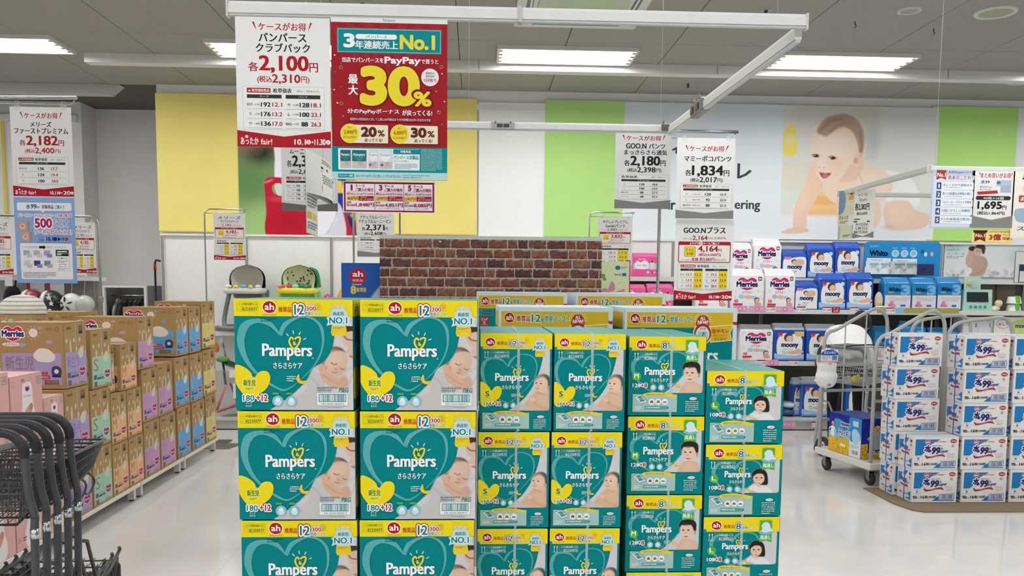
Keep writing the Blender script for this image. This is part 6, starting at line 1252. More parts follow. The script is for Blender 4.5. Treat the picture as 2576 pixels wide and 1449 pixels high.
for a_, b_, k, l in ((1905, 1925, 'price', 'price tag under the pants pack on the second shelf'), (1926, 1958, 'pink', 'pink rail strip on the second shelf edge'), (1985, 2007, 'price', 'price tag under the middle pack on the second shelf'), (2050, 2072, 'red', 'dark red tag on the second shelf edge')):
    rail_tag(a_, b_, 905, 920, YT, k, l)
for a_, b_, k, l in ((1970, 2001, 'pink', 'pink rail strip on the bottom shelf front'), (2042, 2063, 'price', 'price tag on the bottom shelf front')): rail_tag(a_, b_, 1061, 1075, 8.645, k, l)

# ------------------------------------------------------------------ diaper packs
def pack_body(w, d, h, col, fin='#ffffff', topc=None):
    m = MB(col); prof = [(0, .93, .9), (.03, .99, .98), (.1, 1, 1), (.5, 1, 1.02), (.82, .99, .98), (.88, .975, .8), (.93, .965, .42), (.965, .97, .12), (1, .985, .035)]; n = 28; vs = []; cs = []
    for k, (z, sx, sy) in enumerate(prof):
        for i in range(n):
            a = 2*PI*i/n; ca, sa = _c(a), _s(a); e = .22
            x = math.copysign(abs(ca)**e, ca)*w/2*sx; y = math.copysign(abs(sa)**e, sa)*d/2*sy
            if z > .95: x += .006*_s(3*i); 
            vs.append((x, y, z*h+(.006*_s(2.3*i+k) if z > .9 else 0))); cs.append(hx(topc) if topc and z > .83 else hx(col))
    fs = [(k*n+i, k*n+(i+1) % n, (k+1)*n+(i+1) % n, (k+1)*n+i) for k in range(len(prof)-1) for i in range(n)]+[tuple(range(n))[::-1], tuple((len(prof)-1)*n+i for i in range(n))]
    m.v = vs; m.c = cs; m.f = fs; m.sm = [True]*(len(fs)-2)+[False]*2; return m
def pack(name, lb, cat_, w, d, h, col, art, group, topc=None, side=None):
    t = thing(name, lb, cat_, group=group); pack_body(w, d, h, col, topc=topc).obj('pack_body', 'film', t)
    put('front_print', art.mesh('front_print', w*.95, h*.80), t, (-w*.475, -d/2*1.025-.0015, h*.035), FRONT); return t
def minibaby(A, cx, cy, r, hair='#4b3a31', body=True, c='#d9ad90'):
    if body: A.sm([(cx-r*.9, cy+r*.9), (cx, cy+r*.6), (cx+r*1.2, cy+r*1.0), (cx+r*1.5, cy+r*2.1), (cx-r*.6, cy+r*2.2)], c)
    A.ell(cx, cy, r, r*1.05, hair); A.ell(cx+r*.12, cy+r*.18, r*.84, r*.84, '#e6bfa4'); A.ell(cx-r*.1, cy+r*.15, r*.09, r*.07, '#33241d'); A.ell(cx+r*.5, cy+r*.15, r*.09, r*.07, '#33241d'); A.ell(cx+r*.22, cy+r*.6, r*.16, r*.08, '#b4564a')
def mer_pack(pants=False, hv=0):
    A = Art(200, 200, '#f3f1f3'); R = random.Random(3+hv)
    for i in range(12): A.ell(R.choice((R.uniform(4, 30), R.uniform(165, 196))), R.uniform(4, 196), R.uniform(6, 12), None, R.choice(('#e6e2ea', '#f2dfe2', '#ece8d4', '#dfe8ea')))
    A.rheart(96, 50, 122, 78, '#cf2a6c'); A.ell(72, 34, 20, 12, '#df4f8a'); A.ell(118, 34, 20, 10, '#df4f8a'); A.t('Merries', 32, 36, 160, 68, '#2c2358', .1, o='#ffffff', ow=.08); A.t('パンツ' if pants else 'テープ', 76, 70, 118, 82, '#5c1f50', .04)
    A.t('エアスルー', 66, 96, 134, 110, '#3a5c9a', .04); A.ell(62, 130, 18, 14, '#a9d0e8'); A.ell(104, 132, 26, 12, '#f0b9a4'); A.ell(140, 134, 18, 10, '#a9d0e8'); A.t('増量', 18, 148, 44, 168, '#e8703a', .07, rot=-.15)
    A.rect(14, 172, 72, 186, '#d33a78'); A.rect(16, 186, 60, 196, '#e9c93a'); A.rr(164, 6, 186, 30, 3, '#5a4638'); A.rect(168, 12, 182, 24, '#e9d9cf')
    minibaby(A, 160, 152, 17, '#4b3a31'); return A
def moony_pack(kind=0):
    A = Art(200, 230, '#2857b8')
    A.sm([(24, 60), (60, 24), (110, 34), (150, 26), (184, 70), (186, 140), (176, 190), (110, 205), (30, 195), (14, 130)], '#f1f1ee')
    A.rect(0, 196, 200, 230, '#6fa3e0'); A.sm([(0, 180), (60, 192), (140, 196), (200, 184), (200, 215), (0, 215)], '#a9c8ee'); A.ell(38, 34, 15, 17, '#e07a3a'); A.ell(38, 28, 12, 11, '#d23a34'); A.ell(174, 34, 15, 15, '#e9ecf2'); A.micro(166, 26, 183, 42, 3, '#8d98b5')
    if kind == 2: A.poly([(130, 10), (196, 10), (196, 46), (140, 50)], '#e8c766')
    A.sm([(76, 150), (120, 138), (176, 150), (196, 172), (130, 186), (80, 176)], '#e6bfa6'); A.ell(72, 168, 24, 20, '#bfe0d4')
    A.ell(92, 58, 30, 34, '#5a4437'); A.ell(101, 69, 25, 27, '#e9c6ad'); A.ell(118, 68, 3, 2.5, '#3a2a22'); A.ell(116, 84, 5, 2.5, '#c0705e'); A.ell(80, 72, 5, 8, '#dcae94'); A.sm([(70, 98), (110, 92), (140, 104), (150, 150), (70, 160)], '#f4f2ef')
    A.t('moony', 48, 106, 158, 140, '#1f2460', .1); A.t('エアフィット' if kind != 3 else 'マン', 66, 142, 128, 152, '#4b5a8c', .03); A.micro(20, 208, 70, 222, 2, '#e9f0f8'); return A
def moony_small():
    A = Art(180, 170, '#3566c4'); A.sm([(6, 40), (60, 30), (140, 20), (178, 40), (178, 170), (6, 170)], '#eff0f0'); A.rr(10, 20, 62, 40, 4, '#df7fb4'); A.sm([(70, 60), (120, 36), (160, 46), (156, 76), (90, 80)], '#e3bb9d'); A.ell(84, 54, 20, 17, '#6a4f3d'); A.ell(88, 60, 16, 14, '#e3bb9d'); A.t('moony', 38, 86, 148, 116, '#1f2460', .1); A.t('新生児', 62, 122, 108, 132, '#4b5a8c', .03); A.micro(20, 138, 100, 164, 3, '#9aa6c2'); A.rect(22, 136, 40, 144, '#3f9a9a'); return A
def whito_pack():
    A = Art(200, 205, '#e6e2e8'); A.rect(0, 0, 200, 92, '#2a86c8'); A.rect(0, 90, 200, 96, '#a59a3a'); A.t('3', 126, 18, 188, 88, '#7db9e6', .12); A.t('Whito', 26, 34, 118, 64, '#16243c', .09); A.rect(26, 68, 66, 76, '#c9b93a'); R = random.Random(1)
    for i in range(10): A.sm([(R.uniform(10, 190), R.uniform(104, 150)) for _ in range(3)], '#d6cfd8')
    A.rect(28, 168, 84, 184, '#c23a6e'); A.t('12時間', 32, 170, 80, 182, '#f3dbe4', .02); A.sm([(36, 166), (44, 140), (62, 140), (70, 166)], '#e48fb4'); A.rr(122, 168, 176, 184, 6, '#f3f3f6'); A.rr(122, 168, 164, 184, 4, '#3f74bc'); return A
def napkin_pack():
    A = Art(200, 190, '#ea5f9c'); A.rect(0, 60, 200, 120, '#9fdcdc'); A.sm([(14, 66), (34, 36), (60, 50), (96, 30), (124, 60), (120, 110), (70, 120), (24, 110)], '#f6eef2'); A.t('おむつ替え', 30, 74, 112, 92, '#2a8a9c', .04); A.micro(40, 12, 130, 30, 1, '#fbe3ee'); A.sm([(142, 60), (156, 40), (172, 60), (170, 118), (146, 118)], '#f1d2c2'); A.ell(156, 44, 9, 10, '#4b3a31'); A.rr(112, 142, 134, 162, 3, '#dfe4f4'); A.ell(148, 152, 12, 12, '#b81f5c'); A.t('L', 143, 145, 153, 159, '#ffffff', .04); A.t('30', 164, 144, 184, 160, '#fbe3ee', .03); return A
def place(proto_fn, items):
    proto = None
    for (px0, px1, ytop, Y, z, lb) in items:
        a = P(px0, ytop, Y); b = P(px1, ytop, Y); w, h = b.x-a.x, a.z-z
        if proto is None: proto = proto_fn(w, h); proto['label'] = lb; q = proto; pw, ph = w, h
        else: q = dup(proto, (0, 0, 0), lb)
        q.location = ((a.x+b.x)/2, Y+.095, z+.001); q.scale = (w/pw, 1, h/ph)
    return proto
pf = lambda nm, cat_, d, col, art, grp, topc=None: (lambda w, h: pack(nm, '', cat_, w, d, h, col, art, grp, topc))
YA, YBs, YC = 8.99, 8.80, 8.79
place(pf('diaper_pack', 'diaper pack', .17, '#f1eff1', mer_pack(), 'white diaper packs with pink heart', '#f4f2f4'), [
    (1835, 1895, 610, YA, zs1, 'white pack with pink heart on the upper shelf, partly behind the price sign'), (1897, 1969, 601, YA, zs1, 'white pack with pink heart on the upper shelf, fully visible'),
    (1840, 1926, 677, YBs, zs2, 'white pack with pink heart on the main shelf, left one'), (1927, 2004, 677, YBs, zs2, 'white pack with pink heart on the main shelf, right one'), (1752, 1836, 686, YBs, zs2, 'white pack with pink heart on the main shelf, hidden behind the red footed sign')])
place(pf('diaper_pack', 'diaper pack', .17, '#f1eff1', mer_pack(True, 4), 'white pants packs with pink heart', '#d9d6dc'), [(1863, 1948, 818, YC, zs3, 'white pants pack with pink heart and colourful dots on the second shelf')])
place(pf('diaper_pack', 'diaper pack', .17, '#2a56b4', moony_small(), 'small white and blue newborn packs'), [(1970, 2032, 627, YA, zs1, 'small white and blue newborn pack on the upper shelf'), (2002, 2060, 706, YBs, zs2, 'small white and blue newborn pack on the main shelf')])
place(pf('diaper_pack', 'diaper pack', .17, '#2c59c0', moony_pack(), 'blue packs with a baby on a white cloud', '#3a66d0'), [
    (2034, 2102, 613, YA, zs1, 'blue baby pack on the upper shelf, left one'), (2104, 2168, 608, YA, zs1, 'blue baby pack on the upper shelf, right one'), (2062, 2132, 688, YBs, zs2, 'blue baby pack on the main shelf, left one'), (2133, 2201, 686, YBs, zs2, 'blue baby pack on the main shelf, right one')])
place(pf('diaper_pack', 'diaper pack', .17, '#2c59c0', moony_pack(2), 'blue packs on the second shelf', '#dfe6f4'), [(1949, 2028, 815, YC, zs3, 'blue pack with yellow corner on the second shelf'), (2031, 2110, 817, YC, zs3, 'blue and white pack on the second shelf behind the roll cart arch')])
place(pf('diaper_pack', 'diaper pack', .15, '#2c6fc8', moony_pack(3), 'blue pants packs on the bottom shelf', '#e3ebf6'), [(1999, 2024, 953, 8.86, .12, 'narrow blue pants pack on the bottom shelf, left one'), (2020, 2092, 951, 8.80, .12, 'blue pants pack with crying baby on the bottom shelf'), (2135, 2190, 950, 8.80, .12, 'blue pack on the bottom shelf seen through the shopping cart')])
q = thing('diaper_pack', 'dark blue pack lying flat on the bottom shelf', 'diaper pack', (P(1985, 1040, 8.85).x, 8.95, .122)); MB('#24487c').ball((0, 0, .045), (.09, .14, .045), 16, 8).obj('pack_body', 'film', q); MB('#c9d6e6').ball((.02, 0, .12), (.08, .12, .04), 16, 8, rot=None).obj('fold', 'film', q)
place(pf('diaper_pack', 'diaper pack', .17, '#2a86c8', whito_pack(), 'blue and silver packs with a large 3', '#2f8fd2'), [(2228, 2296, 699, YBs, zs2, 'blue and silver pack with a 3 on the main shelf, left of three'), (2297, 2360, 700, YBs, zs2, 'blue and silver pack with a 3 on the main shelf, middle of three'), (2361, 2423, 698, YBs, zs2, 'blue and silver pack with a 3 on the main shelf, right of three'), (2203, 2250, 822, YC+.04, zs3, 'blue pack on the second shelf left of the round arch, dark'), (2272, 2332, 810, YC, zs3, 'bright blue pack on the second shelf inside the rear arch'), (2340, 2420, 826, YC, zs3, 'blue pack on the second shelf right of the bright one')])
place(pf('napkin_pack', 'hygiene pack', .16, '#e65696', napkin_pack(), 'pink hygiene packs', '#e85f9e'), [(1593, 1657, 637, YA, zs1, 'pink pack standing alone on the upper shelf'), (1560, 1627, 716, YBs, zs2, 'pink pack on the main shelf, left of two'), (1629, 1697, 715, YBs, zs2, 'pink pack on the main shelf, right of two')])
# blue information board with sample diapers
A = Art(740, 350, '#2f8fd0'); A.t('unicharm', 36, 20, 120, 40, '#a8d2ee'); A.t('ホワイト', 36, 58, 100, 70, '#12304f', .03); A.t('Whito', 36, 78, 216, 128, '#101c30', .1); A.t('おむつ替え、あとのことまで', 36, 136, 210, 148, '#12304f', .02)
for i in range(3): A.ell(294+92*i, 104, 38, 38, '#b9dcf0'); A.ell(294+92*i, 100, 22, 24, '#90c3e4'); A.micro(262+92*i, 44, 330+92*i, 56, 1, '#d9ecf8')
A.rect(10, 152, 252, 196, '#eef2f5'); A.rect(270, 156, 516, 204, '#eef2f5'); A.micro(60, 166, 220, 180, 1, '#8b96a5'); A.micro(320, 172, 470, 186, 1, '#8b96a5'); A.rect(524, 208, 694, 322, '#393c62'); A.ell(592, 262, 26, 10, '#2d2f50'); A.ell(566, 84, 20, 26, '#2c62a4'); A.ell(600, 110, 16, 22, '#e6dfea'); A.ell(664, 106, 16, 22, '#e3b39c')
YW = 8.985; a = P(2177, 607, YW); b = P(2363, 700, YW); W = b.x-a.x; H = a.z-zs1-.002
t = thing('display_board', 'bright blue display board with four sample diapers, on the upper shelf', 'display', (a.x, YW, zs1+.001)); pts = [(0, 0), (W, 0), (W, H-.04), (W-.012, H-.012), (W-.04, H), (.04, H), (.012, H-.012), (0, H-.04)]
MB('#2f8fd0').prism(pts, 0, .02, axis='y').obj('board', 'gloss', t); put('printed_face', A.mesh('printed_face', W-.03, H-.03), t, (.015, -.0006, .015), FRONT)
for i, (u, c_, w_) in enumerate(((.09, '#e8ecee', .085), (.235, '#e8ecee', .085), (.42, '#cfd2cc', .095), (.58, '#cfd2cc', .095))):
    d = MB(c_); x = u*W
    d.grid(12, 8, lambda s_, v, x=x, w_=w_: (x+(s_-.5)*w_*(1.6 if v > .5 else 1.9), -.02-.05*_s(PI*s_)*(1-.3*v)-.004*_s(s_*25), H*(.47-.34*(1-v)) if True else 0)); o = d.obj('sample_diaper', 'cloth', t)
    MB('#8fb9d6' if i < 2 else '#7a98a8').box(x-w_*.6, x+w_*.6, -.078, -.074, H*.36, H*.42).obj('waist_band', 'cloth', o)
# mint touch display, figurines, round items at the right
YM = 8.8; a = P(2425, 728, YM); b = P(2495, 786, YM); W = b.x-a.x; H = a.z-zs2
t = thing('touch_display', 'mint green tabletop display with a black screen and four round buttons', 'display', (a.x, YM, zs2)); MB('#b5ddd0').prism([(0, 0), (W, 0), (W*.97, H), (W*.03, H)], 0, .06, axis='y').obj('casing', 'plastic', t); MB('#23282c').prism([(W*.12, H*.42), (W*.86, H*.42), (W*.82, H*.88), (W*.1, H*.88)], -.004, 0, axis='y').obj('screen', 'plastic', t)
for i in range(4): MB('#3f9a90').ball((W*(.26+.165*i), -.004, H*.2), (.017, .006, .017), 12, 6).obj('button', 'plastic', t)
a = P(2426, 697, YM+.12); t = thing('display_card', 'pale mint card with a yellow flower behind the touch display', 'display', (a.x, YM+.12, zs2)); MB('#b9e0d4').box(0, .19, 0, .004, 0, a.z-zs2).obj('card', 'paper', t); MB('#efcf3a').ball((.055, -.006, .3), (.024, .006, .024), 10, 6).obj('flower', 'paper', t); MB('#d9dedd').box(.075, .13, -.03, -.002, .25, .33, bev=.006).obj('clear_cup', 'haze', t)
t = thing('dark_panel', 'dark brown open display case between the right shelves', 'display', (0, 0, 0)); a = P(2466, 706, 8.95); b = P(2560, 745, 8.95); MB('#5a4f43').box(a.x, b.x, 9.0, 9.24, zs2+.001, a.z-.0).obj('case_back', 'paint', t); MB('#3f372f').box((a.x+b.x)/2-.004, (a.x+b.x)/2+.004, 8.985, 9.0, zs2+.001, a.z).obj('divider', 'paint', t)
t = thing('figurine', 'small cream animal figurine at the right of the touch display', 'figurine', (P(2506, 770, 8.82).x, 8.84, zs2)); MB('#e8d9bd').ball((0, 0, .03), (.055, .04, .032), 14, 8).obj('body', 'plastic', t); MB('#e8d9bd').ball((.03, -.01, .085), (.042, .036, .042), 14, 8).obj('head', 'plastic', t); MB('#8a6236').ball((.028, -.012, .12), (.02, .02, .01), 10, 6).obj('hair_tuft', 'plastic', t); MB('#f0e6d2').ball((-.03, -.02, .02), (.03, .03, .02), 10, 6).obj('paw', 'plastic', t)
t = thing('figurine', 'small beige baby figurine lying by the right blue pack on the main shelf', 'figurine', (P(2212, 760, 8.8).x, 8.82, zs2)); MB('#d9c9b4').ball((0, 0, .1), (.045, .04, .1), 14, 8).obj('body', 'cloth', t); MB('#e6cf86').ball((0, -.03, .08), (.03, .02, .03), 10, 6).obj('yellow_bib', 'cloth', t); MB('#e3e1dc').box(-.05, .1, -.06, -.02, .0, .05, bev=.01).obj('white_tray', 'plastic', t)
t = thing('sample_cups', 'two stacked clear cups with bright green bands at the right end of the shelf', 'cup', (P(2556, 770, 8.8).x, 8.84, zs2))
for i in range(2): MB('#e9ebe4').lathe([(.075, .085*i), (.06, .085*i+.075), (.0, .085*i+.075)], n=20).obj('cup', 'plastic', t); MB('#6fc227').lathe([(.03, .085*i+.005), (.026, .085*i+.083)], (0, -.05, 0), 12).obj('green_band', 'plastic', t)
def simplebox(name, lb, cat_, x0, x1, y0, ytop, Y, z0, col, art, d=.2, mt='gloss'):
    a = P(x0, ytop, Y); b = P(x1, ytop, Y); W, H = b.x-a.x, a.z-z0; t = thing(name, lb, cat_, (a.x, Y, z0)); MB(col).box(0, W, 0, d, 0, H-.002, bev=.003).obj('carton_body', mt, t); MB(col).box(.002, W-.002, .002, d-.002, H-.002, H).obj('lid', mt, t)
    if art: put('front_print', art.mesh('front_print', W-.004, H-.006), t, (.002, -.0005, .002), FRONT)
    return t
A = Art(240, 330, '#d9d9de'); [A.micro(x, 14, x+50, 34, 2, '#8d8fa5') for x in (10, 70, 130, 185)]; [A.t('0', x, 44, x+14, 74, '#4f5274', .05) for x in (96, 214)]; [A.frame(x, 6, x+112, 120, 1.5, '#a9abb8') for x in (4, 122)]
simplebox('storage_carton', 'pale grey carton with small print on the second shelf at the right', 'carton', 2424, 2499, 0, 797, 8.80, zs3, '#d5d5da', A)
A = Art(270, 330, '#e9ebd6'); A.ell(64, 50, 52, 34, '#d9a9c4'); A.ell(64, 50, 46, 28, '#f1ecee'); A.t('おしり', 30, 38, 98, 62, '#a33b6c', .05); A.sm([(120, 40), (200, 14), (270, 20), (270, 110), (120, 110)], '#cfe07a'); A.t('moony', 150, 56, 262, 88, '#33428c', .07)
simplebox('storage_carton', 'cream and green carton cut off by the right edge on the second shelf', 'carton', 2502, 2600, 0, 797, 8.80, zs3, '#e6e8d2', A)
# low counter box carrying them is the shelf itself; cartons behind the island
A = Art(460, 400, '#2f62b4'); A.sm([(170, 150), (260, 80), (460, 40), (460, 400), (120, 400), (120, 260)], '#8fa3c8'); A.sm([(176, 156), (264, 90), (460, 50), (460, 400), (130, 400), (128, 262)], '#c6cbd6'); A.ell(86, 66, 44, 42, '#c22e38'); A.t('ah', 60, 40, 112, 68, '#ffffff', .07); A.t('推奨品!', 58, 80, 114, 94, '#f3dada', .02); A.t('8', 50, 118, 74, 156, '#f0d24a', .1); A.t('枚増量', 78, 124, 130, 148, '#f0d24a', .05); A.micro(56, 104, 128, 114, 1, '#e9eef8')
A.ell(352, 130, 70, 92, '#2f2522'); A.ell(390, 150, 60, 74, '#d7ab90'); A.t('moony', 246, 222, 470, 280, '#1c2a78', .1); A.t('ゆるうんち', 196, 296, 280, 316, '#26357c', .04, rot=-.1); A.t('ストッパー', 200, 328, 282, 346, '#26357c', .04, rot=-.1); A.t('背中モレ', 300, 300, 430, 342, '#26357c', .06, rot=-.06)
YBx = 4.42; a = P(858, 661, YBx); wB = .46; hB = a.z/4
for j in range(4):
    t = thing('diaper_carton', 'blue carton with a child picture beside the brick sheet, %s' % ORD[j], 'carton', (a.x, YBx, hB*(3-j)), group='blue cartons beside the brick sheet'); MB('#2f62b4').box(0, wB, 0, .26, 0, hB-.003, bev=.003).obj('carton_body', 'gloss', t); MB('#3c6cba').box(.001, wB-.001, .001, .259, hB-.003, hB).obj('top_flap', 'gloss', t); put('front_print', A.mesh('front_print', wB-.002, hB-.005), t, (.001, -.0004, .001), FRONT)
A = Art(150, 200, '#dfe7b8'); R = random.Random(9)
for i in range(26): x, y = R.uniform(6, 140), R.uniform(6, 190); A.poly([(x, y), (x+4, y+1), (x+1, y+5)], '#5f8a4c')
A.ell(10, 96, 12, 14, '#6da465'); A.ell(18, 116, 10, 10, '#6da465'); A.ell(88, 42, 14, 14, '#3a6fb4'); A.micro(104, 34, 140, 50, 2, '#3a6fb4'); A.t('843330', 72, 82, 106, 92, '#33507c', .05); A.rect(112, 76, 134, 96, '#3a6fb4'); A.sm([(40, 196), (44, 160), (58, 130), (74, 160), (70, 190)], '#d98fae'); A.sm([(0, 198), (20, 176), (50, 200)], '#d98fae'); A.sm([(80, 200), (120, 180), (126, 196), (100, 206)], '#d98fae')
YS = 4.42; a = P(1513, 657, YS); b = P(1582, 735, YS)
t = thing('leaf_sheet', 'pale green sheet with leaf and petal pattern at the right end of the brick sheet', 'panel', (a.x, YS, 0)); W = b.x-a.x; H = a.z-b.z; MB('#dfe7b8').box(0, W, 0, .004, 0, a.z).obj('sheet', 'paper', t); put('printed_face', A.mesh('printed_face', W, H), t, (0, -.0005, a.z-H), FRONT)
a = P(1574, 655, YS+.04); t = thing('red_sheet', 'narrow red sheet edge behind the pale green leaf sheet', 'panel', (a.x, YS+.03, 0)); MB('#b3232b').box(0, .024, 0, .003, 0, a.z).obj('sheet', 'paper', t)

# ------------------------------------------------------------------ baby walkers on the left shelf
def rnd_tray(w, d, h, col, r=.3):
    m = MB(col); pts = cat([(-w, -d*.2), (-w*.85, -d), (0, -d*1.12), (w*.85, -d), (w, -d*.2), (w*.9, d*.6), (0, d*.9), (-w*.9, d*.6)], 6); n = len(pts)
    for k, (s_, z) in enumerate(((.92, 0), (1, h*.25), (1, h*.75), (.93, h))): m.v += [(x*s_, y*s_, z) for x, y in pts]; m.c += [hx(col)]*n
    m.f = [(k*n+i, k*n+(i+1) % n, (k+1)*n+(i+1) % n, (k+1)*n+i) for k in range(3) for i in range(n)]+[tuple(3*n+i for i in range(n)), tuple(range(n))[::-1]]; m.sm = [True]*(3*n)+[False]*2; return m
def seatback(w, h, d, col, rim):
    m = MB(col).grid(22, 12, lambda u, v: (_c(PI*u)*w*(.8+.2*_s(PI*v*.6))*(1 if v < .5 else math.sqrt(max(0, 1-((v-.5)/.5)**2))*.98+.02), _s(PI*u)*d, v*h)); return m
def walker(px_, py_, Y, lb, shell, seat, tray, toys, spots=None, z=1.021):
    c = P(px_, py_, Y); t = thing('baby_walker', lb, 'baby walker', (c.x, 9.0, z)); zt = P(px_, 722, Y).z-z
    MB(shell).tube(cat([(-.24, -.2, .03), (.24, -.2, .03), (.26, .18, .03), (-.26, .18, .03)], 8), .028, 8, closed=True).obj('base_ring', 'plastic', t)
    for sx in (-1, 1): MB(shell).tube(cat([(sx*.2, -.14, .04), (sx*.215, -.1, .14), (sx*.17, -.04, zt-.04)], 5, False), .024, 8).obj('leg', 'plastic', t)
    o = rnd_tray(.2, .19, .06, tray).obj('tray', 'plastic', t, (0, -.04, zt-.07))
    for i, (x, y, r, cc) in enumerate(toys): MB(cc).ball((x, y, .075), (r, r, r*.7), 12, 8).obj('toy', 'plastic', o)
    s = seatback(.175, .30, .15, seat, shell)
    if spots:
        R = random.Random(2)
    s.obj('seat_pad', 'cloth', t, (0, .0, zt-.07)); 
    MB(shell).grid(22, 10, lambda u, v: (_c(PI*u)*.19*(1 if v < .5 else math.sqrt(max(0, 1-((v-.5)/.5)**2))*.97+.03), _s(PI*u)*.165+.012, v*.315)).obj('seat_shell', 'plastic', t, (0, .004, zt-.078))
    MB(shell).box(-.19, .19, .12, .2, zt-.12, zt-.02, bev=.02).obj('rear_brace', 'plastic', t)
    if spots:
        MB('#1f7a4c').tube(cat([(.1, .1, zt+.2), (.17, .08, zt+.17), (.2, .05, zt+.08), (.21, .03, zt)], 5, False), .018, 8).obj('carry_handle', 'plastic', t)
        MB('#8fdc6c').box(-.21, .21, .0, .17, zt-.22, zt+.0, bev=.05).obj('green_body', 'plastic', t)
        R = random.Random(8)
        for i in range(34):
            u = R.uniform(.12, .88); v = R.uniform(.25, .85); hw = .175*(.8+.2*_s(PI*v*.6))*(1 if v < .5 else math.sqrt(max(0, 1-((v-.5)/.5)**2))); x = _c(PI*u)*hw; y = _s(PI*u)*.15-.004
            MB(R.choice(spots)).ball((x, y, v*.3+zt-.07), (.008, .004, .011), 7, 5).obj('printed_spot', 'cloth', t)
    return t
walker(612, 740, 8.85, 'grey baby walker with a padded beige seat and toy tray', '#77777a', '#c4bfb4', '#dcdad5', [(-.15, -.12, .03, '#f0ede6'), (-.05, -.2, .022, '#f0dc5a'), (.02, -.17, .03, '#6fb8d6'), (.1, -.2, .024, '#f0dc5a'), (.15, -.1, .03, '#dcd8d0'), (-.11, -.2, .02, '#e9e36a')])
walker(745, 740, 8.85, 'green and yellow baby walker with a spotted white seat', '#8ad56a', '#dcd8cf', '#ecdf3c', [(-.13, -.15, .03, '#e0555a'), (-.06, -.12, .035, '#c23a4a'), (.0, -.14, .04, '#8fd0c4'), (.07, -.12, .045, '#1f7a4c'), (.13, -.14, .04, '#1f7a4c'), (.12, -.2, .02, '#2f9a5a'), (-.15, -.2, .022, '#d98a4a')], ['#4a3a34', '#8a3a3a', '#6f6a60'])
c = P(822, 735, 8.9); t = thing('pink_toy', 'rounded magenta toy seat on the left shelf', 'toy', (c.x, 8.98, 1.021)); MB('#d2447a').ball((0, 0, .2), (.085, .08, .2), 18, 12).obj('body', 'plastic', t); MB('#c79a66').tube([(-.1, -.02, .0), (-.1, -.02, .3)], .014, 8).obj('wooden_peg', 'card', t); MB('#8d8d90').tube(cat([(-.13, 0, .0), (-.13, 0, .38), (-.2, .02, .42)], 5, False), .009, 8).obj('handle', 'chrome', t)
c = P(866, 730, 8.9); t = thing('orange_toy', 'orange toy ride-on with a white panel, beside the blue carton', 'toy', (c.x, 9.0, 1.021)); MB('#ef9a34').ball((0, 0, .24), (.11, .09, .24), 18, 12).obj('body', 'plastic', t); MB('#f1efe9').box(-.06, .04, -.1, -.08, .14, .22, bev=.01).obj('front_panel', 'plastic', t); MB('#5fa3c8').ball((-.05, -.07, .34), (.03, .02, .02), 10, 6).obj('blue_knob', 'plastic', t)
# bouncer below the shelf
o = thing('baby_bouncer', 'folding baby bouncer with coral legs and green cushion under the left shelf', 'baby bouncer', (P(565, 1060, 8.8).x+.08, 8.9, .121))
m = MB('#d9807a'); m.tube([(-.16, -.1, .06), (-.06, -.1, .34)], .014, 8).obj('leg', 'plastic', o); MB('#d9807a').tube([(-.15, -.12, .05), (.2, -.12, .2)], .014, 8).obj('leg', 'plastic', o); MB('#b5655f').tube([(.02, .1, .06), (-.04, .0, .34)], .012, 8).obj('leg', 'plastic', o); MB('#6d7276').tube([(-.06, -.1, .34), (-.1, -.05, .58)], .012, 8).obj('side_tube', 'chrome', o)
MB('#5e9a4a').ball((-.1, -.05, .6), (.07, .08, .03), 14, 8).obj('green_cushion', 'cloth', o); MB('#3d5d4c').grid(10, 8, lambda u, v: (-.1+.5*u, -.1+.25*v, .56-.25*u*(1-u)+.02*v)).obj('sling', 'cloth', o); MB('#2f7a6a').grid(10, 6, lambda u, v: (-.12+.5*u, -.14+.2*v, .05+.06*_s(3*u))).obj('play_mat', 'cloth', o); MB('#e9e7e3').box(.0, .14, -.17, -.165, .42, .5).obj('price_card', 'paper', o); MB('#ebe9e6').box(.04, .16, -.18, -.175, .2, .36).obj('hang_tag', 'paper', o)
MB('#dddad4').tube([(-.14, .0, .74), (-.11, .0, .96)], .035, 10).obj('mobile_post', 'plastic', o); MB('#e58a2e').ball((-.17, -.02, .72), (.03, .03, .05), 10, 8).obj('hanging_toy', 'plastic', o); MB('#a8a8a6').tube([(-.11, 0, .78), (-.07, 0, .55)], .008, 6).obj('mobile_arm', 'chrome', o)
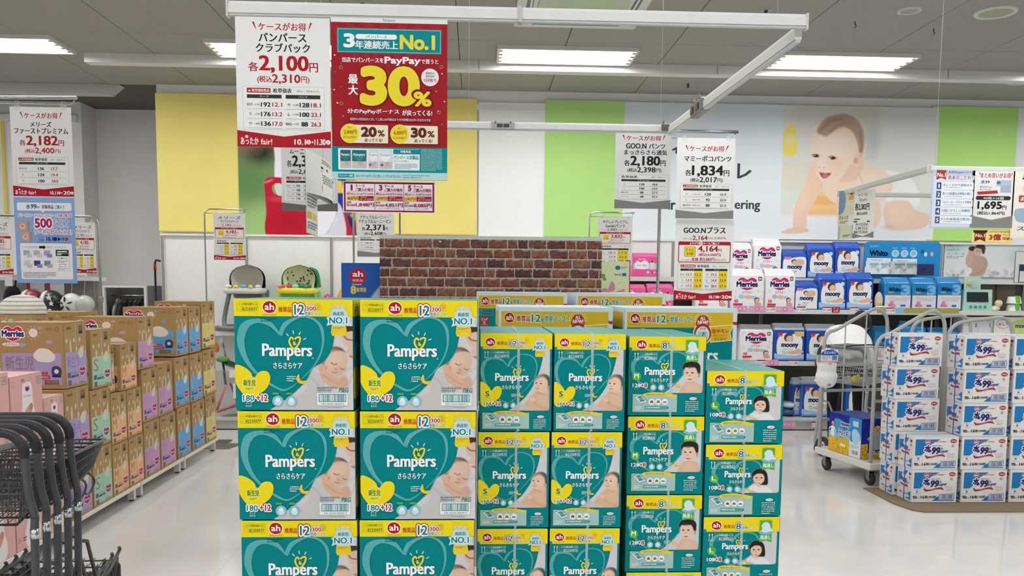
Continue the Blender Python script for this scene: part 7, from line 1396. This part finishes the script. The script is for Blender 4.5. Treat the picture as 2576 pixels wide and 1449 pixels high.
# ================================================================== WIPES CARTONS
def wipes_front():
    W, H = 915, 650; A = Art(W, H, '#ebe9e6'); A.rect(22, 38, W-42, H-30, '#edebe8')
    A.poly([(38, 50), (545, 50), (360, 150), (240, 300), (170, 370), (36, 375)], '#2c7fc0'); A.poly([(875, 460), (620, 470), (505, 560), (415, 625), (868, 625)], '#2c7fc0'); A.rect(560, 470, 878, 605, '#edebe8')
    A.rr(36, 372, 180, 488, 8, '#8e8b88'); A.rr(39, 375, 177, 485, 8, '#edebe8'); A.t('Made in', 62, 386, 150, 408, '#6e6a68'); A.ell(108, 436, 22, 16, '#b5483c'); A.t('Japan', 72, 456, 142, 480, '#6e6a68')
    A.ell(286, 106, 56, 46, '#f3e4e2'); A.ell(286, 106, 50, 40, '#c2484c'); A.t('ah', 252, 82, 322, 124, '#ffffff', .05); A.t('akachan honpo', 344, 76, 654, 118, '#c8605c', .07)
    A.ell(810, 84, 68, 42, '#b8383e'); A.t('推奨品', 762, 70, 858, 98, '#f1dcdc', .04); A.ell(800, 180, 34, 34, '#c9c6c6'); A.t('赤ち', 778, 166, 822, 194, '#4b4a52', .04)
    A.t('水', 222, 170, 345, 290, '#332f78', .12, o='#f2f2f4', ow=.08, sk=.15); A.ell(330, 286, 36, 26, '#3a3a8c'); A.t('99', 366, 212, 524, 340, '#332f6c', .09, sk=.18); A.t('%', 552, 216, 598, 254, '#5a5676', .05); A.t('Super', 518, 256, 706, 330, '#5a569a', .08, sk=.12, rot=-.06)
    A.micro(382, 168, 640, 194, 1, '#55535c'); A.micro(190, 328, 340, 342, 1, '#8a8894')
    A.sm([(236, 366), (330, 392), (470, 366), (600, 346), (650, 400), (560, 384), (420, 410), (280, 432), (250, 400)], '#b43a40'); A.micro(290, 380, 600, 404, 1, '#e2b4b4')
    for i in range(3): A.ell(706+56*i, 350, 28, 26, '#ead9d6'); A.ring(706+56*i, 350, 24, 3, '#cfaaa8')
    A.micro(700, 390, 850, 430, 2, '#c9a8a6')
    A.t('90', 28, 520, 104, 578, '#2c2a30', .06); A.t('枚入×', 106, 548, 184, 572, '#2c2a30', .02); A.t('16', 190, 518, 262, 574, '#2c2a30', .06); A.t('個(1440枚)', 268, 514, 510, 578, '#2c2a30', .04)
    A.rect(566, 486, 872, 588, '#2f3e80'); A.rect(574, 494, 864, 580, '#d9dbe4'); A.bars(596, 498, 842, 576, '#2f3e80'); A.micro(590, 600, 850, 612, 1, '#5e7fae'); return A
def wipes_side():
    W, H = 320, 650; A = Art(W, H, '#dddbd8'); A.poly([(12, 130), (120, 110), (60, 280), (20, 350)], '#2c7fc0'); A.poly([(140, 60), (230, 50), (180, 150), (130, 160)], '#2c7fc0'); A.poly([(306, 430), (230, 500), (290, 560), (180, 600), (306, 620)], '#2c7fc0'); A.micro(14, 50, 110, 74, 2, '#8f8e94')
    A.ell(276, 96, 28, 30, '#b8383e'); A.ell(272, 176, 18, 30, '#8d8b90'); A.t('水', 60, 190, 120, 290, '#332f78', .09, sk=.1); A.t('99', 112, 220, 196, 310, '#332f6c', .07, sk=.15); A.t('Super', 170, 260, 256, 320, '#5a569a', .06, sk=.1); A.sm([(70, 330), (150, 350), (220, 330), (240, 380), (150, 378), (84, 372)], '#b43a40')
    A.ell(40, 420, 20, 34, '#b5b3b2'); A.rect(196, 380, 268, 470, '#e6cfca'); A.t('90枚', 56, 498, 110, 540, '#2c2a30', .03); A.t('(1440', 130, 510, 230, 550, '#55749c', .03); return A
YW1, YW2 = 5.62, 5.83; hW = (P(2300, 839, YW2).z-.014)/5; wW = .328; dW = .20
WF = wipes_front().mesh('front_print', wW-.004, hW-.005); WS = wipes_side().mesh('side_print', dW-.004, hW-.005)
t0 = thing('wipes_carton', '', 'carton', group='white and blue wet wipes cartons'); MB('#e6e4e1').box(0, wW, 0, dW, 0, hW-.003, bev=.003).obj('carton_body', 'card', t0)
fm = MB('#e3e5ea').box(.001, wW-.001, .001, dW/2-.001, hW-.003, hW, bev=.0006).mesh('top_flap', 'gloss'); put('top_flap', fm, t0); put('top_flap', fm, t0, (0, dW/2, 0))
put('front_print', WF, t0, (.002, -.0004, .002), FRONT); put('left_side_print', WS, t0, (-.0004, dW-.002, .002), LSIDE)
s_ = MB('#2e5fbe'); yy = dW*.5; s_.box(-.0014, -.0004, yy-.006, yy+.006, 0, hW-.001).box(-.0014, wW+.001, yy-.006, yy+.006, hW-.0008, hW+.0002); tag(s_.obj('strap', 'plastic', t0), 'blue plastic band')
R = random.Random(21); used = [0]
def wp(px_, Y, row, lb, X=None):
    x = X if X is not None else P(px_, 1000, Y).x; loc = (x, Y, .012+hW*row)
    if not used[0]: t0.location = loc; t0['label'] = lb; used[0] = 1
    else: dup(t0, loc, lb)
rn = ['lowest', 'second', 'third', 'fourth', 'topmost']
for row, px_ in ((0, 2293), (1, 2296)): wp(px_, YW1, row, 'white and blue wipes carton at the front left corner of the pile, %s row' % ('lowest', 'second')[row], X=P(px_, 1230-80*row, YW1).x)
for row, (px_, py_) in enumerate(((2246, 1215), (2247, 1130), (2251, 1040), (2251, 960), (2259, 880))): wp(0, YW2, row, 'white and blue wipes carton in the set back left column, %s from below' % rn[row], X=P(px_, py_, YW2).x)
for row, (px_, py_) in enumerate(((2418, 1230), (2418, 1150), (2420, 1055), (2424, 970), (2425, 890))): wp(0, YW1, row, 'white and blue wipes carton in the middle front column, %s from below' % rn[row], X=P(px_, py_, YW1).x)
for row, (px_, py_) in enumerate(((2539, 1230), (2541, 1150), (2546, 1055), (2549, 970), (2551, 890))): wp(0, YW1, row, 'white and blue wipes carton in the column cut by the right edge, %s from below' % rn[row], X=P(px_, py_, YW1).x)
for row in range(5): wp(0, YW2, row, 'white and blue wipes carton in the hidden second line, %s from below' % rn[row], X=P(2440, 1000, YW2).x+.01)
m = MB('#8b7862'); pts = [(2.955, 6.07), (2.955, 5.62), (3.0, 5.44), (3.06, 5.395), (4.9, 5.39), (4.9, 6.08)]
t = thing('floor_mat', 'brown cardboard mat on the floor under the wipes cartons', 'mat', (0, 0, 0)); m.prism(pts, .001, .010).obj('mat', 'card', t)

# ------------------------------------------------------------------ roll carts
def arch(m, x0, x1, zb, zl, zr_, y, r):
    p = [(x0, y, zb), (x0, y, zl-.13), (x0+.012, y, zl-.06), (x0+.055, y, zl-.01), (x0+.13, y, zl+.015), (x1-.16, y, zr_-.004), (x1-.08, y, zr_-.005), (x1-.03, y, zr_-.04), (x1-.004, y, zr_-.1), (x1, y, zr_-.2), (x1, y, zb)]
    m.tube([p[0]]+cat(p[1:-1], 4, False)+[p[-1]], r, 12)
def rollcart(lb, A0, w, L, ang, zl, zr_, low=True):
    t = thing('roll_cart', lb, 'trolley', (A0[0], A0[1], 0), ang)      # origin: near left corner; local y runs to the far end
    MB('#dcdad4').box(0, w, 0, L, .135, .19, bev=.008).obj('platform', 'plastic', t)
    for k, y in enumerate((.03, L-.03)):
        m = MB('#b4b3b0'); arch(m, .03, w-.03, .19, zl, zr_, y, .0145); f = m.obj('end_frame', 'paint', t)
        for u in (.33, .66): x = .03+(w-.06)*u; zz = zl+.012+(zr_-zl)*u*1.06; MB('#b4b3b0').tube([(x, y, .19), (x, y, zz-.0)], .006, 6).obj('upright_bar', 'paint', f)
        for z in (.88, .665, .42): MB('#a5a4a1').box(.03, w-.03, y-.005, y+.005, z-.012, z+.012).obj('cross_bar', 'paint', f)
    for x in (.07, w-.07):
        for y in (.08, L-.08):
            c = MB('#8f8e8b').box(x-.028, x+.028, y-.03, y+.03, .118, .135).box(x-.024, x-.02, y-.02, y+.02, .05, .12).box(x+.02, x+.024, y-.02, y+.02, .05, .12).obj('caster_fork', 'steel', t)
            prof = [(.0, -.014), (.05, -.014), (.055, -.008), (.055, .008), (.05, .014), (.0, .014)]
            wq_ = MB('#1f1f20').lathe(prof, n=20).obj('wheel', 'rubber', c, (x, y, .056), (0, PI/2, 0)); MB('#9c9b98').lathe([(0, -.0155), (.02, -.0155), (.02, .0155), (0, .0155)], n=12).obj('hub', 'steel', wq_)
    return t
rollcart('roll cart with white platform and tall grey arches beside the wipes cartons', (3.0, 6.085), .66, .72, .19, 1.17, 1.345)
rollcart('second roll cart, only its rear grey arch showing above the wipes cartons', (3.70, 6.35), .58, .62, 0.0, 1.25, 1.30)
t = thing('side_wheel', 'small dark wheel standing behind the left post of the roll cart', 'wheel', (P(2072, 1080, 7.3).x, 7.3, 0)); wq_ = MB('#2a2a2b').lathe([(0, -.015), (.085, -.015), (.09, -.01), (.09, .01), (.085, .015), (0, .015)], n=24).obj('tyre', 'rubber', t, (0, 0, .09), (0, PI/2, .3)); MB('#9a9996').lathe([(0, -.018), (.05, -.018), (.05, .018), (0, .018)], n=16).obj('hub', 'steel', wq_)
# box on the roll cart
def kidpic(A, x, y, s, shirt='#eef0f2'):
    A.sm([(x-s*.5, y+s*2.6), (x-s*.6, y+s*1.1), (x-s*1.1, y+s*1.5), (x-s*1.2, y+s*1.2), (x-s*.4, y+s*.7), (x+s*.4, y+s*.7), (x+s*1.1, y+s*1.5), (x+s*.9, y+s*1.8), (x+s*.5, y+s*1.2), (x+s*.6, y+s*2.6)], shirt); A.ell(x, y, s*.6, s*.62, '#33231c'); A.ell(x+s*.03, y+s*.1, s*.46, s*.5, '#e0b193'); A.ell(x+s*.02, y+s*.32, s*.2, s*.11, '#8d3a34'); A.ell(x-s*.16, y+s*.02, s*.06, s*.05, '#2a1b15'); A.ell(x+s*.2, y+s*.02, s*.06, s*.05, '#2a1b15')
def flowers(A, x0, y0, x1, y1, seed):
    R = random.Random(seed); A.rect(x0, y0, x1, y1, '#e9b72c')
    for i in range(40): x, y = R.uniform(x0+6, x1-6), R.uniform(y0+6, y1-6); A.ell(x, y, 11, 11, R.choice(('#f0c63a', '#e8a92a', '#f3d35a'))); A.ell(x, y, 4, 4, '#6d4320')
A = Art(400, 320, '#24319c'); A.sm([(60, 60), (130, 40), (230, 70), (300, 110), (320, 200), (200, 230), (90, 200)], '#4f9ad6'); flowers(A, 0, 190, 270, 320, 3); A.poly([(0, 190), (80, 205), (150, 180), (270, 200), (270, 170), (0, 150)], '#8fc3e3')
kidpic(A, 50, 84, 40); A.rect(262, 0, 400, 320, '#e3eaf0'); A.sm([(262, 0), (400, 0), (400, 110), (380, 180), (310, 200), (262, 170)], '#3b8fd6'); A.sm([(290, 120), (330, 90), (384, 130), (370, 200), (310, 210)], '#b5d9ee'); A.rect(300, 26, 362, 70, '#cdd6dc'); A.t('moony', 150, 66, 262, 96, '#1f2a70', .1, o='#ffffff', ow=.06); A.t('マン', 182, 100, 226, 116, '#1f2a70', .06)
A.t('汗スッキリ', 130, 120, 268, 172, '#1f2a70', .09, o='#ffffff', ow=.07); A.rr(150, 236, 220, 262, 8, '#f3e9c6'); A.rect(290, 260, 380, 300, '#f4f4f4'); A.bars(296, 264, 374, 296, '#3a3a44'); A.micro(286, 222, 384, 250, 2, '#8fb4d6')
B = Art(230, 320, '#24319c'); flowers(B, 0, 200, 50, 320, 5); flowers(B, 50, 270, 230, 320, 6); kidpic(B, 120, 76, 62, '#a9adb5'); B.t('ス', 164, 140, 196, 180, '#24283c', .06); B.rr(60, 250, 110, 284, 6, '#c5cad2'); B.t('M', 74, 256, 94, 278, '#24319c', .06); B.micro(120, 256, 190, 280, 2, '#dfe3ee')
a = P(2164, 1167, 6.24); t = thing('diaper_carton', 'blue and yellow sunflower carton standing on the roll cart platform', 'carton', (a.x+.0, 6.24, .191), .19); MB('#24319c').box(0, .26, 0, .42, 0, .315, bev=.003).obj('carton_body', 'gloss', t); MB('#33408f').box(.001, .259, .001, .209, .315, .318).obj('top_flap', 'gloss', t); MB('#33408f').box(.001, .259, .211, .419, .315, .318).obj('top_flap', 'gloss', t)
put('left_side_print', A.mesh('left_side_print', .418, .313), t, (-.0005, .419, .001), LSIDE); put('front_print', B.mesh('front_print', .258, .313), t, (.001, -.0005, .001), FRONT)
# hanging sample diaper with its card
YD = 6.62; c = P(2079, 945, YD); t = thing('sample_diaper', 'white sample diaper hanging from the left post of the roll cart', 'diaper', c)
def fd(u, v):
    a_ = 2*PI*u; z = .105-.21*v; w_ = (.078 if v < .35 else .078+.012*_s((v-.35)*9) if v < .62 else .088*math.sqrt(max(0, 1-((v-.62)/.38)**2))); w_ += .004*_s(10*a_)*(v > .05)
    return (w_*_c(a_), w_*.55*_s(a_)-.003*_s(14*v), z)
MB('#f0efec').grid(36, 18, fd).obj('diaper_body', 'cloth', t); MB('#c9c8c4').lathe([(.055, .1), (.076, .108), (.08, .1)], n=24, sy=.55).obj('waist_elastic', 'cloth', t); MB('#e6a7cc').box(-.01, .02, -.052, -.048, .1, .125).obj('pink_tab', 'paper', t); MB('#8f94a8').ball((.005, -.05, -.07), (.016, .006, .009), 10, 6).obj('printed_mark', 'cloth', t)
for sx in (-1, 1): MB('#ecebe8').grid(8, 4, lambda u, v, sx=sx: (sx*(.074+.02*v+.004*_s(u*22)), -.02+.04*u, -.015-.03*v-.07*u*0)).obj('leg_frill', 'cloth', t)
c2 = P(2087, 895, YD); t = thing('hang_card', 'blue and white card hanging above the sample diaper', 'card', c2); A = Art(150, 110, '#e9edf4'); A.sm([(0, 30), (40, 4), (75, 0), (110, 4), (150, 30), (150, 50), (0, 50)], '#3b5fae'); A.t('汗スッキリ', 26, 14, 124, 40, '#ffffff', .05); A.micro(10, 56, 90, 92, 3, '#b5507c'); A.rect(98, 54, 142, 94, '#5a86c8'); A.rect(0, 98, 150, 110, '#e2cf8a')
MB('#e9edf4').box(-.07, .07, 0, .0012, -.05, .05).obj('card', 'paper', t); put('printed_face', A.mesh('printed_face', .14, .10), t, (-.07, -.0004, -.05), FRONT); MB('#e3e3e3').tube([(-.04, 0, .05), (.0, 0, .12), (.04, 0, .05)], .0012, 5).obj('string', 'plastic', t); MB('#d9d9d6').tube([(.0, 0, .118), (.0, .06, .125)], .002, 5).obj('hook', 'plastic', t)

# ------------------------------------------------------------------ shopping carts
def grip_path(w, z, y, r=.085, drop=.16, n=6):
    p = [(-w, y-.0, z-drop)]; 
    for k in range(n+1): a_ = PI-PI/2*k/n; p.append((-w+r+r*_c(a_), y, z-r+r*_s(a_)))
    for k in range(n+1): a_ = PI/2-PI/2*k/n; p.append((w-r+r*_c(a_), y, z-r+r*_s(a_)))
    p.append((w, y, z-drop)); return p
def cart(lb, loc, rz, col, gripc, group, yfac=1):
    t = thing('shopping_cart', lb, 'shopping cart', loc, rz, group); w = .255; z = 1.0
    g = MB(gripc).tube(grip_path(w, z, 0, .075, .085), .0165, 12).obj('handle_grip', 'rubber', t)
    for sx in (-1, 1):
        u = MB(col).tube(cat([(sx*w, 0, z-.075), (sx*w, .012, z-.2), (sx*w, .05, .70), (sx*w, .048, .66), (sx*w, .03, .4), (sx*w, .0, .13), (sx*w, .01, .09)], 4, False), .0135, 10).obj('upright', 'paint', t)
        MB('#d9d9dc').tube([(sx*w, .047, .655), (sx*w, .044, .62)], .0148, 10).obj('silver_band', 'chrome', u)
        # wheels
        for y, nm in ((.04, 'rear'), (.60, 'front')):
            wx = w if nm == 'rear' else w*.72
            c = MB('#3b3b3d').box(sx*wx-.018, sx*wx+.018, y-.022, y+.022, .075, .125, bev=.006).obj('caster', 'plastic', t); MB('#232325').lathe([(0, -.013), (.043, -.013), (.048, -.008), (.048, .008), (.043, .013), (0, .013)], n=18).obj('wheel', 'rubber', c, (sx*wx, y, .05), (0, PI/2, 0))
        MB(col).tube([(sx*w, .04, .13), (sx*w*.95, .3, .12), (sx*w*.72, .6, .125)], .011, 8).obj('base_tube', 'paint', t)
        MB(col).tube([(sx*w*.95, .2, .24), (sx*w*.86, .45, .25), (sx*w*.8, .56, .265), (sx*w*.8, .61, .285), (sx*w*.8, .60, .297)], .008, 8).obj('rack_rail', 'paint', t)
        MB(col).tube([(sx*w*.72, .56, .13), (sx*w*.8, .57, .262)], .009, 8).obj('front_strut', 'paint', t)
        MB('#222224').tube([(sx*w*.74, .59, .10), (sx*w*.74, .59, .215), (sx*w*.74, .59, .235)], [.022, .022, .012], 10).obj('bumper', 'rubber', t)
    # basket: rim tubes + wires
    zr, zb, yr0, yr1, yb1 = .835, .675, .0, .60, .50; wt, wb = .235, .205; wf, wfb = .16, .145; zrf, zbf = .80, .70
    rim = [(-wt, yr0, zr), (wt, yr0, zr), (wf, yr1, zrf), (-wf, yr1, zrf)]; bot = [(-wb, yr0+.03, zb), (wb, yr0+.03, zb), (wfb, yb1, zbf), (-wfb, yb1, zbf)]
    MB(col).tube(rim, .0065, 8, closed=True).obj('basket_rim', 'paint', t); MB(col).tube(bot, .0055, 8, closed=True).obj('basket_floor_frame', 'paint', t)
    V = [Vector(p) for p in rim]; Bv = [Vector(p) for p in bot]; m = MB(col)
    for e, n in ((0, 14), (1, 24), (2, 10), (3, 24)):
        a0, a1, b0, b1 = V[e], V[(e+1) % 4], Bv[e], Bv[(e+1) % 4]
        for k in range(1, n): m.tube([a0.lerp(a1, k/n), b0.lerp(b1, k/n)], .0023, 4, caps=False)
        for s in (.3, .62): m.tube([a0.lerp(b0, s), a1.lerp(b1, s)], .0028, 4, caps=False)
    for k in range(1, 12): m.tube([Bv[0].lerp(Bv[1], k/12), Bv[3].lerp(Bv[2], k/12)], .0023, 4, caps=False)
    tag(m.obj('basket_wires', 'paint', t), kind='stuff')
    m = MB(col)
    for k in range(1, 9): u = -1+2*k/9; m.tube([(u*w*.9, .2, .24), (u*w*.8, .56, .262)], .003, 4, caps=False)
    for y in (.26, .4, .54): m.tube([(-w*.85, y, .243+.05*(y-.26)), (w*.85, y, .243+.05*(y-.26))], .004, 5)
    tag(m.obj('lower_rack', 'paint', t), kind='stuff')
    for sx in (-1, 1): MB(col).tube([(sx*w, .045, .5), (sx*w*.97, .14, .47), (sx*w*.93, .26, .245)], .008, 8).obj('rack_brace', 'paint', t)
    hk = MB(col).tube(cat([(wf, .40, .69), (wf+.006, .44, .66), (wf+.006, .44, .63), (wf, .40, .60), (wf, .36, .61)], 5, False), .005, 7).obj('bag_hook', 'paint', t)
    return t
ct = cart('', (0, 0, 0), .06, '#515154', '#28282b', 'nested grey shopping carts at the left')
cl = ['grey shopping cart nearest the viewer in the nested row', 'grey shopping cart second from the viewer in the nested row', 'middle grey shopping cart of the nested row', 'grey shopping cart second from the far end of the nested row', 'grey shopping cart at the far end of the nested row, basket front free']
for k in range(5):
    loc = (-1.775-.006*k, 2.815+.0905*k, 0)
    if k == 0: ct.location = loc; ct['label'] = cl[0]
    else: dup(ct, loc, cl[k])
# bumper wheel guard of the far cart
# shopping cart behind the roll cart, turned sideways, with a basket
t = cart('silver shopping cart behind the roll cart, below the bent person', (0, 0, 0), 0, '#b0b0b0', '#3c3c40', None); t.location = (P(2128, 1000, 7.2).x-.06, 7.2, 0); t.rotation_euler = (0, 0, -1.15)
t2 = thing('shopping_basket', 'clear plastic shopping basket on top of the silver shopping cart', 'basket', (P(2160, 880, 7.1).x, 7.08, .872)); 
m = MB('#c9cccb').grid(28, 5, lambda u, v: ((.19+.035*v)*math.copysign(abs(_c(2*PI*u))**.35, _c(2*PI*u)), (.13+.025*v)*math.copysign(abs(_s(2*PI*u))**.35, _s(2*PI*u)), .15*v)); m.obj('basket_wall', 'haze', t2); MB('#bfc2c1').box(-.18, .18, -.12, .12, 0, .003).obj('basket_floor', 'haze', t2)
MB('#9b9d9c').tube([(.225*math.copysign(abs(_c(a_))**.35, _c(a_)), .155*math.copysign(abs(_s(a_))**.35, _s(a_)), .15) for a_ in [2*PI*k/28+.01 for k in range(28)]], .006, 6, closed=True).obj('basket_rim', 'plastic', t2); MB('#1f1f22').tube(cat([(-.2, -.14, .15), (-.1, -.19, .17), (.1, -.19, .17), (.2, -.14, .15)], 4, False), .006, 6).obj('carry_handle', 'plastic', t2)
t3 = thing('yellow_toy', 'small yellow rubber toy inside the silver shopping cart', 'toy', (P(2150, 960, 7.1).x, 7.1, .73)); MB('#e5c927').ball((0, 0, 0), (.035, .02, .03), 12, 8).obj('toy_body', 'plastic', t3); MB('#e5c927').ball((.03, 0, .025), (.016, .014, .016), 10, 6).obj('toy_head', 'plastic', t3)

# ------------------------------------------------------------------ person bent over behind the carts
def skin_body(name, joints, edges, root, material, col, parent, sub=2):
    me = bpy.data.meshes.new(name); me.from_pydata([j[0] for j in joints], edges, []); o = bpy.data.objects.new(name, me); COL.objects.link(o)
    o.modifiers.new('skin', 'SKIN').use_smooth_shade = True
    for i, j in enumerate(joints): sv = me.skin_vertices[0].data[i]; r = j[1]; sv.radius = (r, r) if not isinstance(r, tuple) else r; sv.use_root = (i == root)
    ss = o.modifiers.new('s', 'SUBSURF'); ss.levels = sub; ss.render_levels = sub
    dg = bpy.context.evaluated_depsgraph_get(); nm = bpy.data.meshes.new_from_object(o.evaluated_get(dg)); bpy.data.objects.remove(o); nm.name = name
    ca = nm.color_attributes.get('Col') or nm.color_attributes.new('Col', 'FLOAT_COLOR', 'POINT')
    nm.materials.clear(); nm.materials.append(M[material]); n = len(nm.vertices); return nm, ca, n, parent
def colour(nm, ca, fn):
    arr = []
    for v in nm.vertices: arr += list(hx(fn(v.co)))+[1.0]
    ca.data.foreach_set('color', arr); nm.polygons.foreach_set('use_smooth', [True]*len(nm.polygons))
pc = P(2135, 850, 7.95)
t = thing('person', 'person in a white shirt and black trousers bending forward behind the carts', 'person', (pc.x, 7.95, 0), -.35)
# local frame: faces +y (towards the shelves), torso bent forward
J = [((0, -.05, .86), (.15, .12)), ((0, .08, .96), (.145, .115)), ((0, .25, 1.02), (.165, .115)), ((0, .36, 1.04), (.12, .09)), ((.06, .41, 1.08), (.055, .055)), ((.12, .45, 1.12), (.055, .06)),
     ((-.1, -.04, .80), (.095, .10)), ((-.12, .04, .48), (.062, .065)), ((-.12, -.05, .12), (.042, .045)), ((-.12, .0, .05), (.04, .035)), ((-.125, .12, .035), (.036, .028)),
     ((.1, -.04, .80), (.095, .10)), ((.12, .04, .48), (.062, .065)), ((.12, -.05, .12), (.042, .045)), ((.12, .0, .05), (.04, .035)), ((.125, .12, .035), (.036, .028)),
     ((-.19, .32, 1.0), (.058, .056)), ((-.24, .36, .75), (.042, .042)), ((-.18, .5, .66), (.03, .03)), ((.19, .32, 1.0), (.058, .056)), ((.26, .38, .76), (.042, .042)), ((.2, .54, .70), (.03, .03))]
E_ = [(0, 1), (1, 2), (2, 3), (3, 4), (4, 5), (0, 6), (6, 7), (7, 8), (8, 9), (9, 10), (0, 11), (11, 12), (12, 13), (13, 14), (14, 15), (3, 16), (16, 17), (17, 18), (3, 19), (19, 20), (20, 21)]
nm, ca, n, _ = skin_body('body', J, E_, 0, 'cloth', '#ffffff', t)
def pcol(c):
    if c.z < .09: return '#26262a'
    if c.z < .86 and c.y < .2: return '#1a1a1e'
    if (c.y > .42 and c.z < .74) or (c.y > .41 and -.05 < c.x < .2 and c.z > 1.06): return '#cf9f84'
    return '#e9e9e7'
colour(nm, ca, pcol); body = put('body', nm, t)
# shirt draped over the back
m = MB('#ecebe9').grid(24, 18, lambda u, v: ((.20+.03*_s(PI*v))*_c(PI*u), -.19+.56*v, .90+.16*v+.155*_s(PI*u)**.8*(.6+.4*_s(PI*(v*.9+.05)))+.007*_s(11*u+5*v)+.005*_s(23*v+6*u)-.04*(1-_s(PI*u)))); m.obj('shirt', 'cloth', t)
HX, HY, HZ = .15, -.09, .14
hd = MB('#d3a588').ball((0, .58, 1.02), (.078, .095, .105), 20, 14).obj('head', 'skin', t, (HX, HY, HZ))
MB('#c9997c').ball((0, .675, .99), (.014, .018, .02), 8, 6).obj('nose', 'skin', hd)
for sx in (-1, 1):
    MB('#c9997c').ball((sx*.078, .58, 1.0), (.012, .022, .03), 8, 6).obj('ear', 'skin', hd); MB('#241c18').ball((sx*.03, .668, 1.02), (.012, .006, .007), 8, 6).obj('eye', 'skin', hd)
MB('#a8655a').ball((0, .668, .955), (.022, .006, .006), 8, 6).obj('mouth', 'skin', hd)
MB('#15120f').grid(26, 14, lambda u, v: (.095*_s(PI*v*.62)*_c(2*PI*u)*1.05, .555+.105*_s(PI*v*.62)*_s(2*PI*u)-.02*v, 1.035+.125*_c(PI*v*.62)+.003*_s(20*u))).obj('hair', 'hair', hd)
for sx, bx, by, bz in ((-1, -.175, .52, .645), (1, .195, .56, .685)):
    pm2 = MB('#cf9f84').ball((bx, by+.03, bz-.02), (.032, .042, .016), 12, 8); hnd = pm2.obj('hand', 'skin', t)
    for k in range(4): x = bx-.024+.016*k; L_ = (.055, .065, .062, .05)[k]; MB('#cf9f84').tube([(x, by+.055, bz-.022), (x, by+.055+L_*.55, bz-.03), (x, by+.055+L_, bz-.05)], [.0085, .0078, .006], 8).obj('finger', 'skin', hnd)
    MB('#cf9f84').tube([(bx-sx*.022, by+.02, bz-.02), (bx-sx*.045, by+.045, bz-.03), (bx-sx*.05, by+.07, bz-.04)], [.010, .009, .007], 8).obj('thumb', 'skin', hnd)
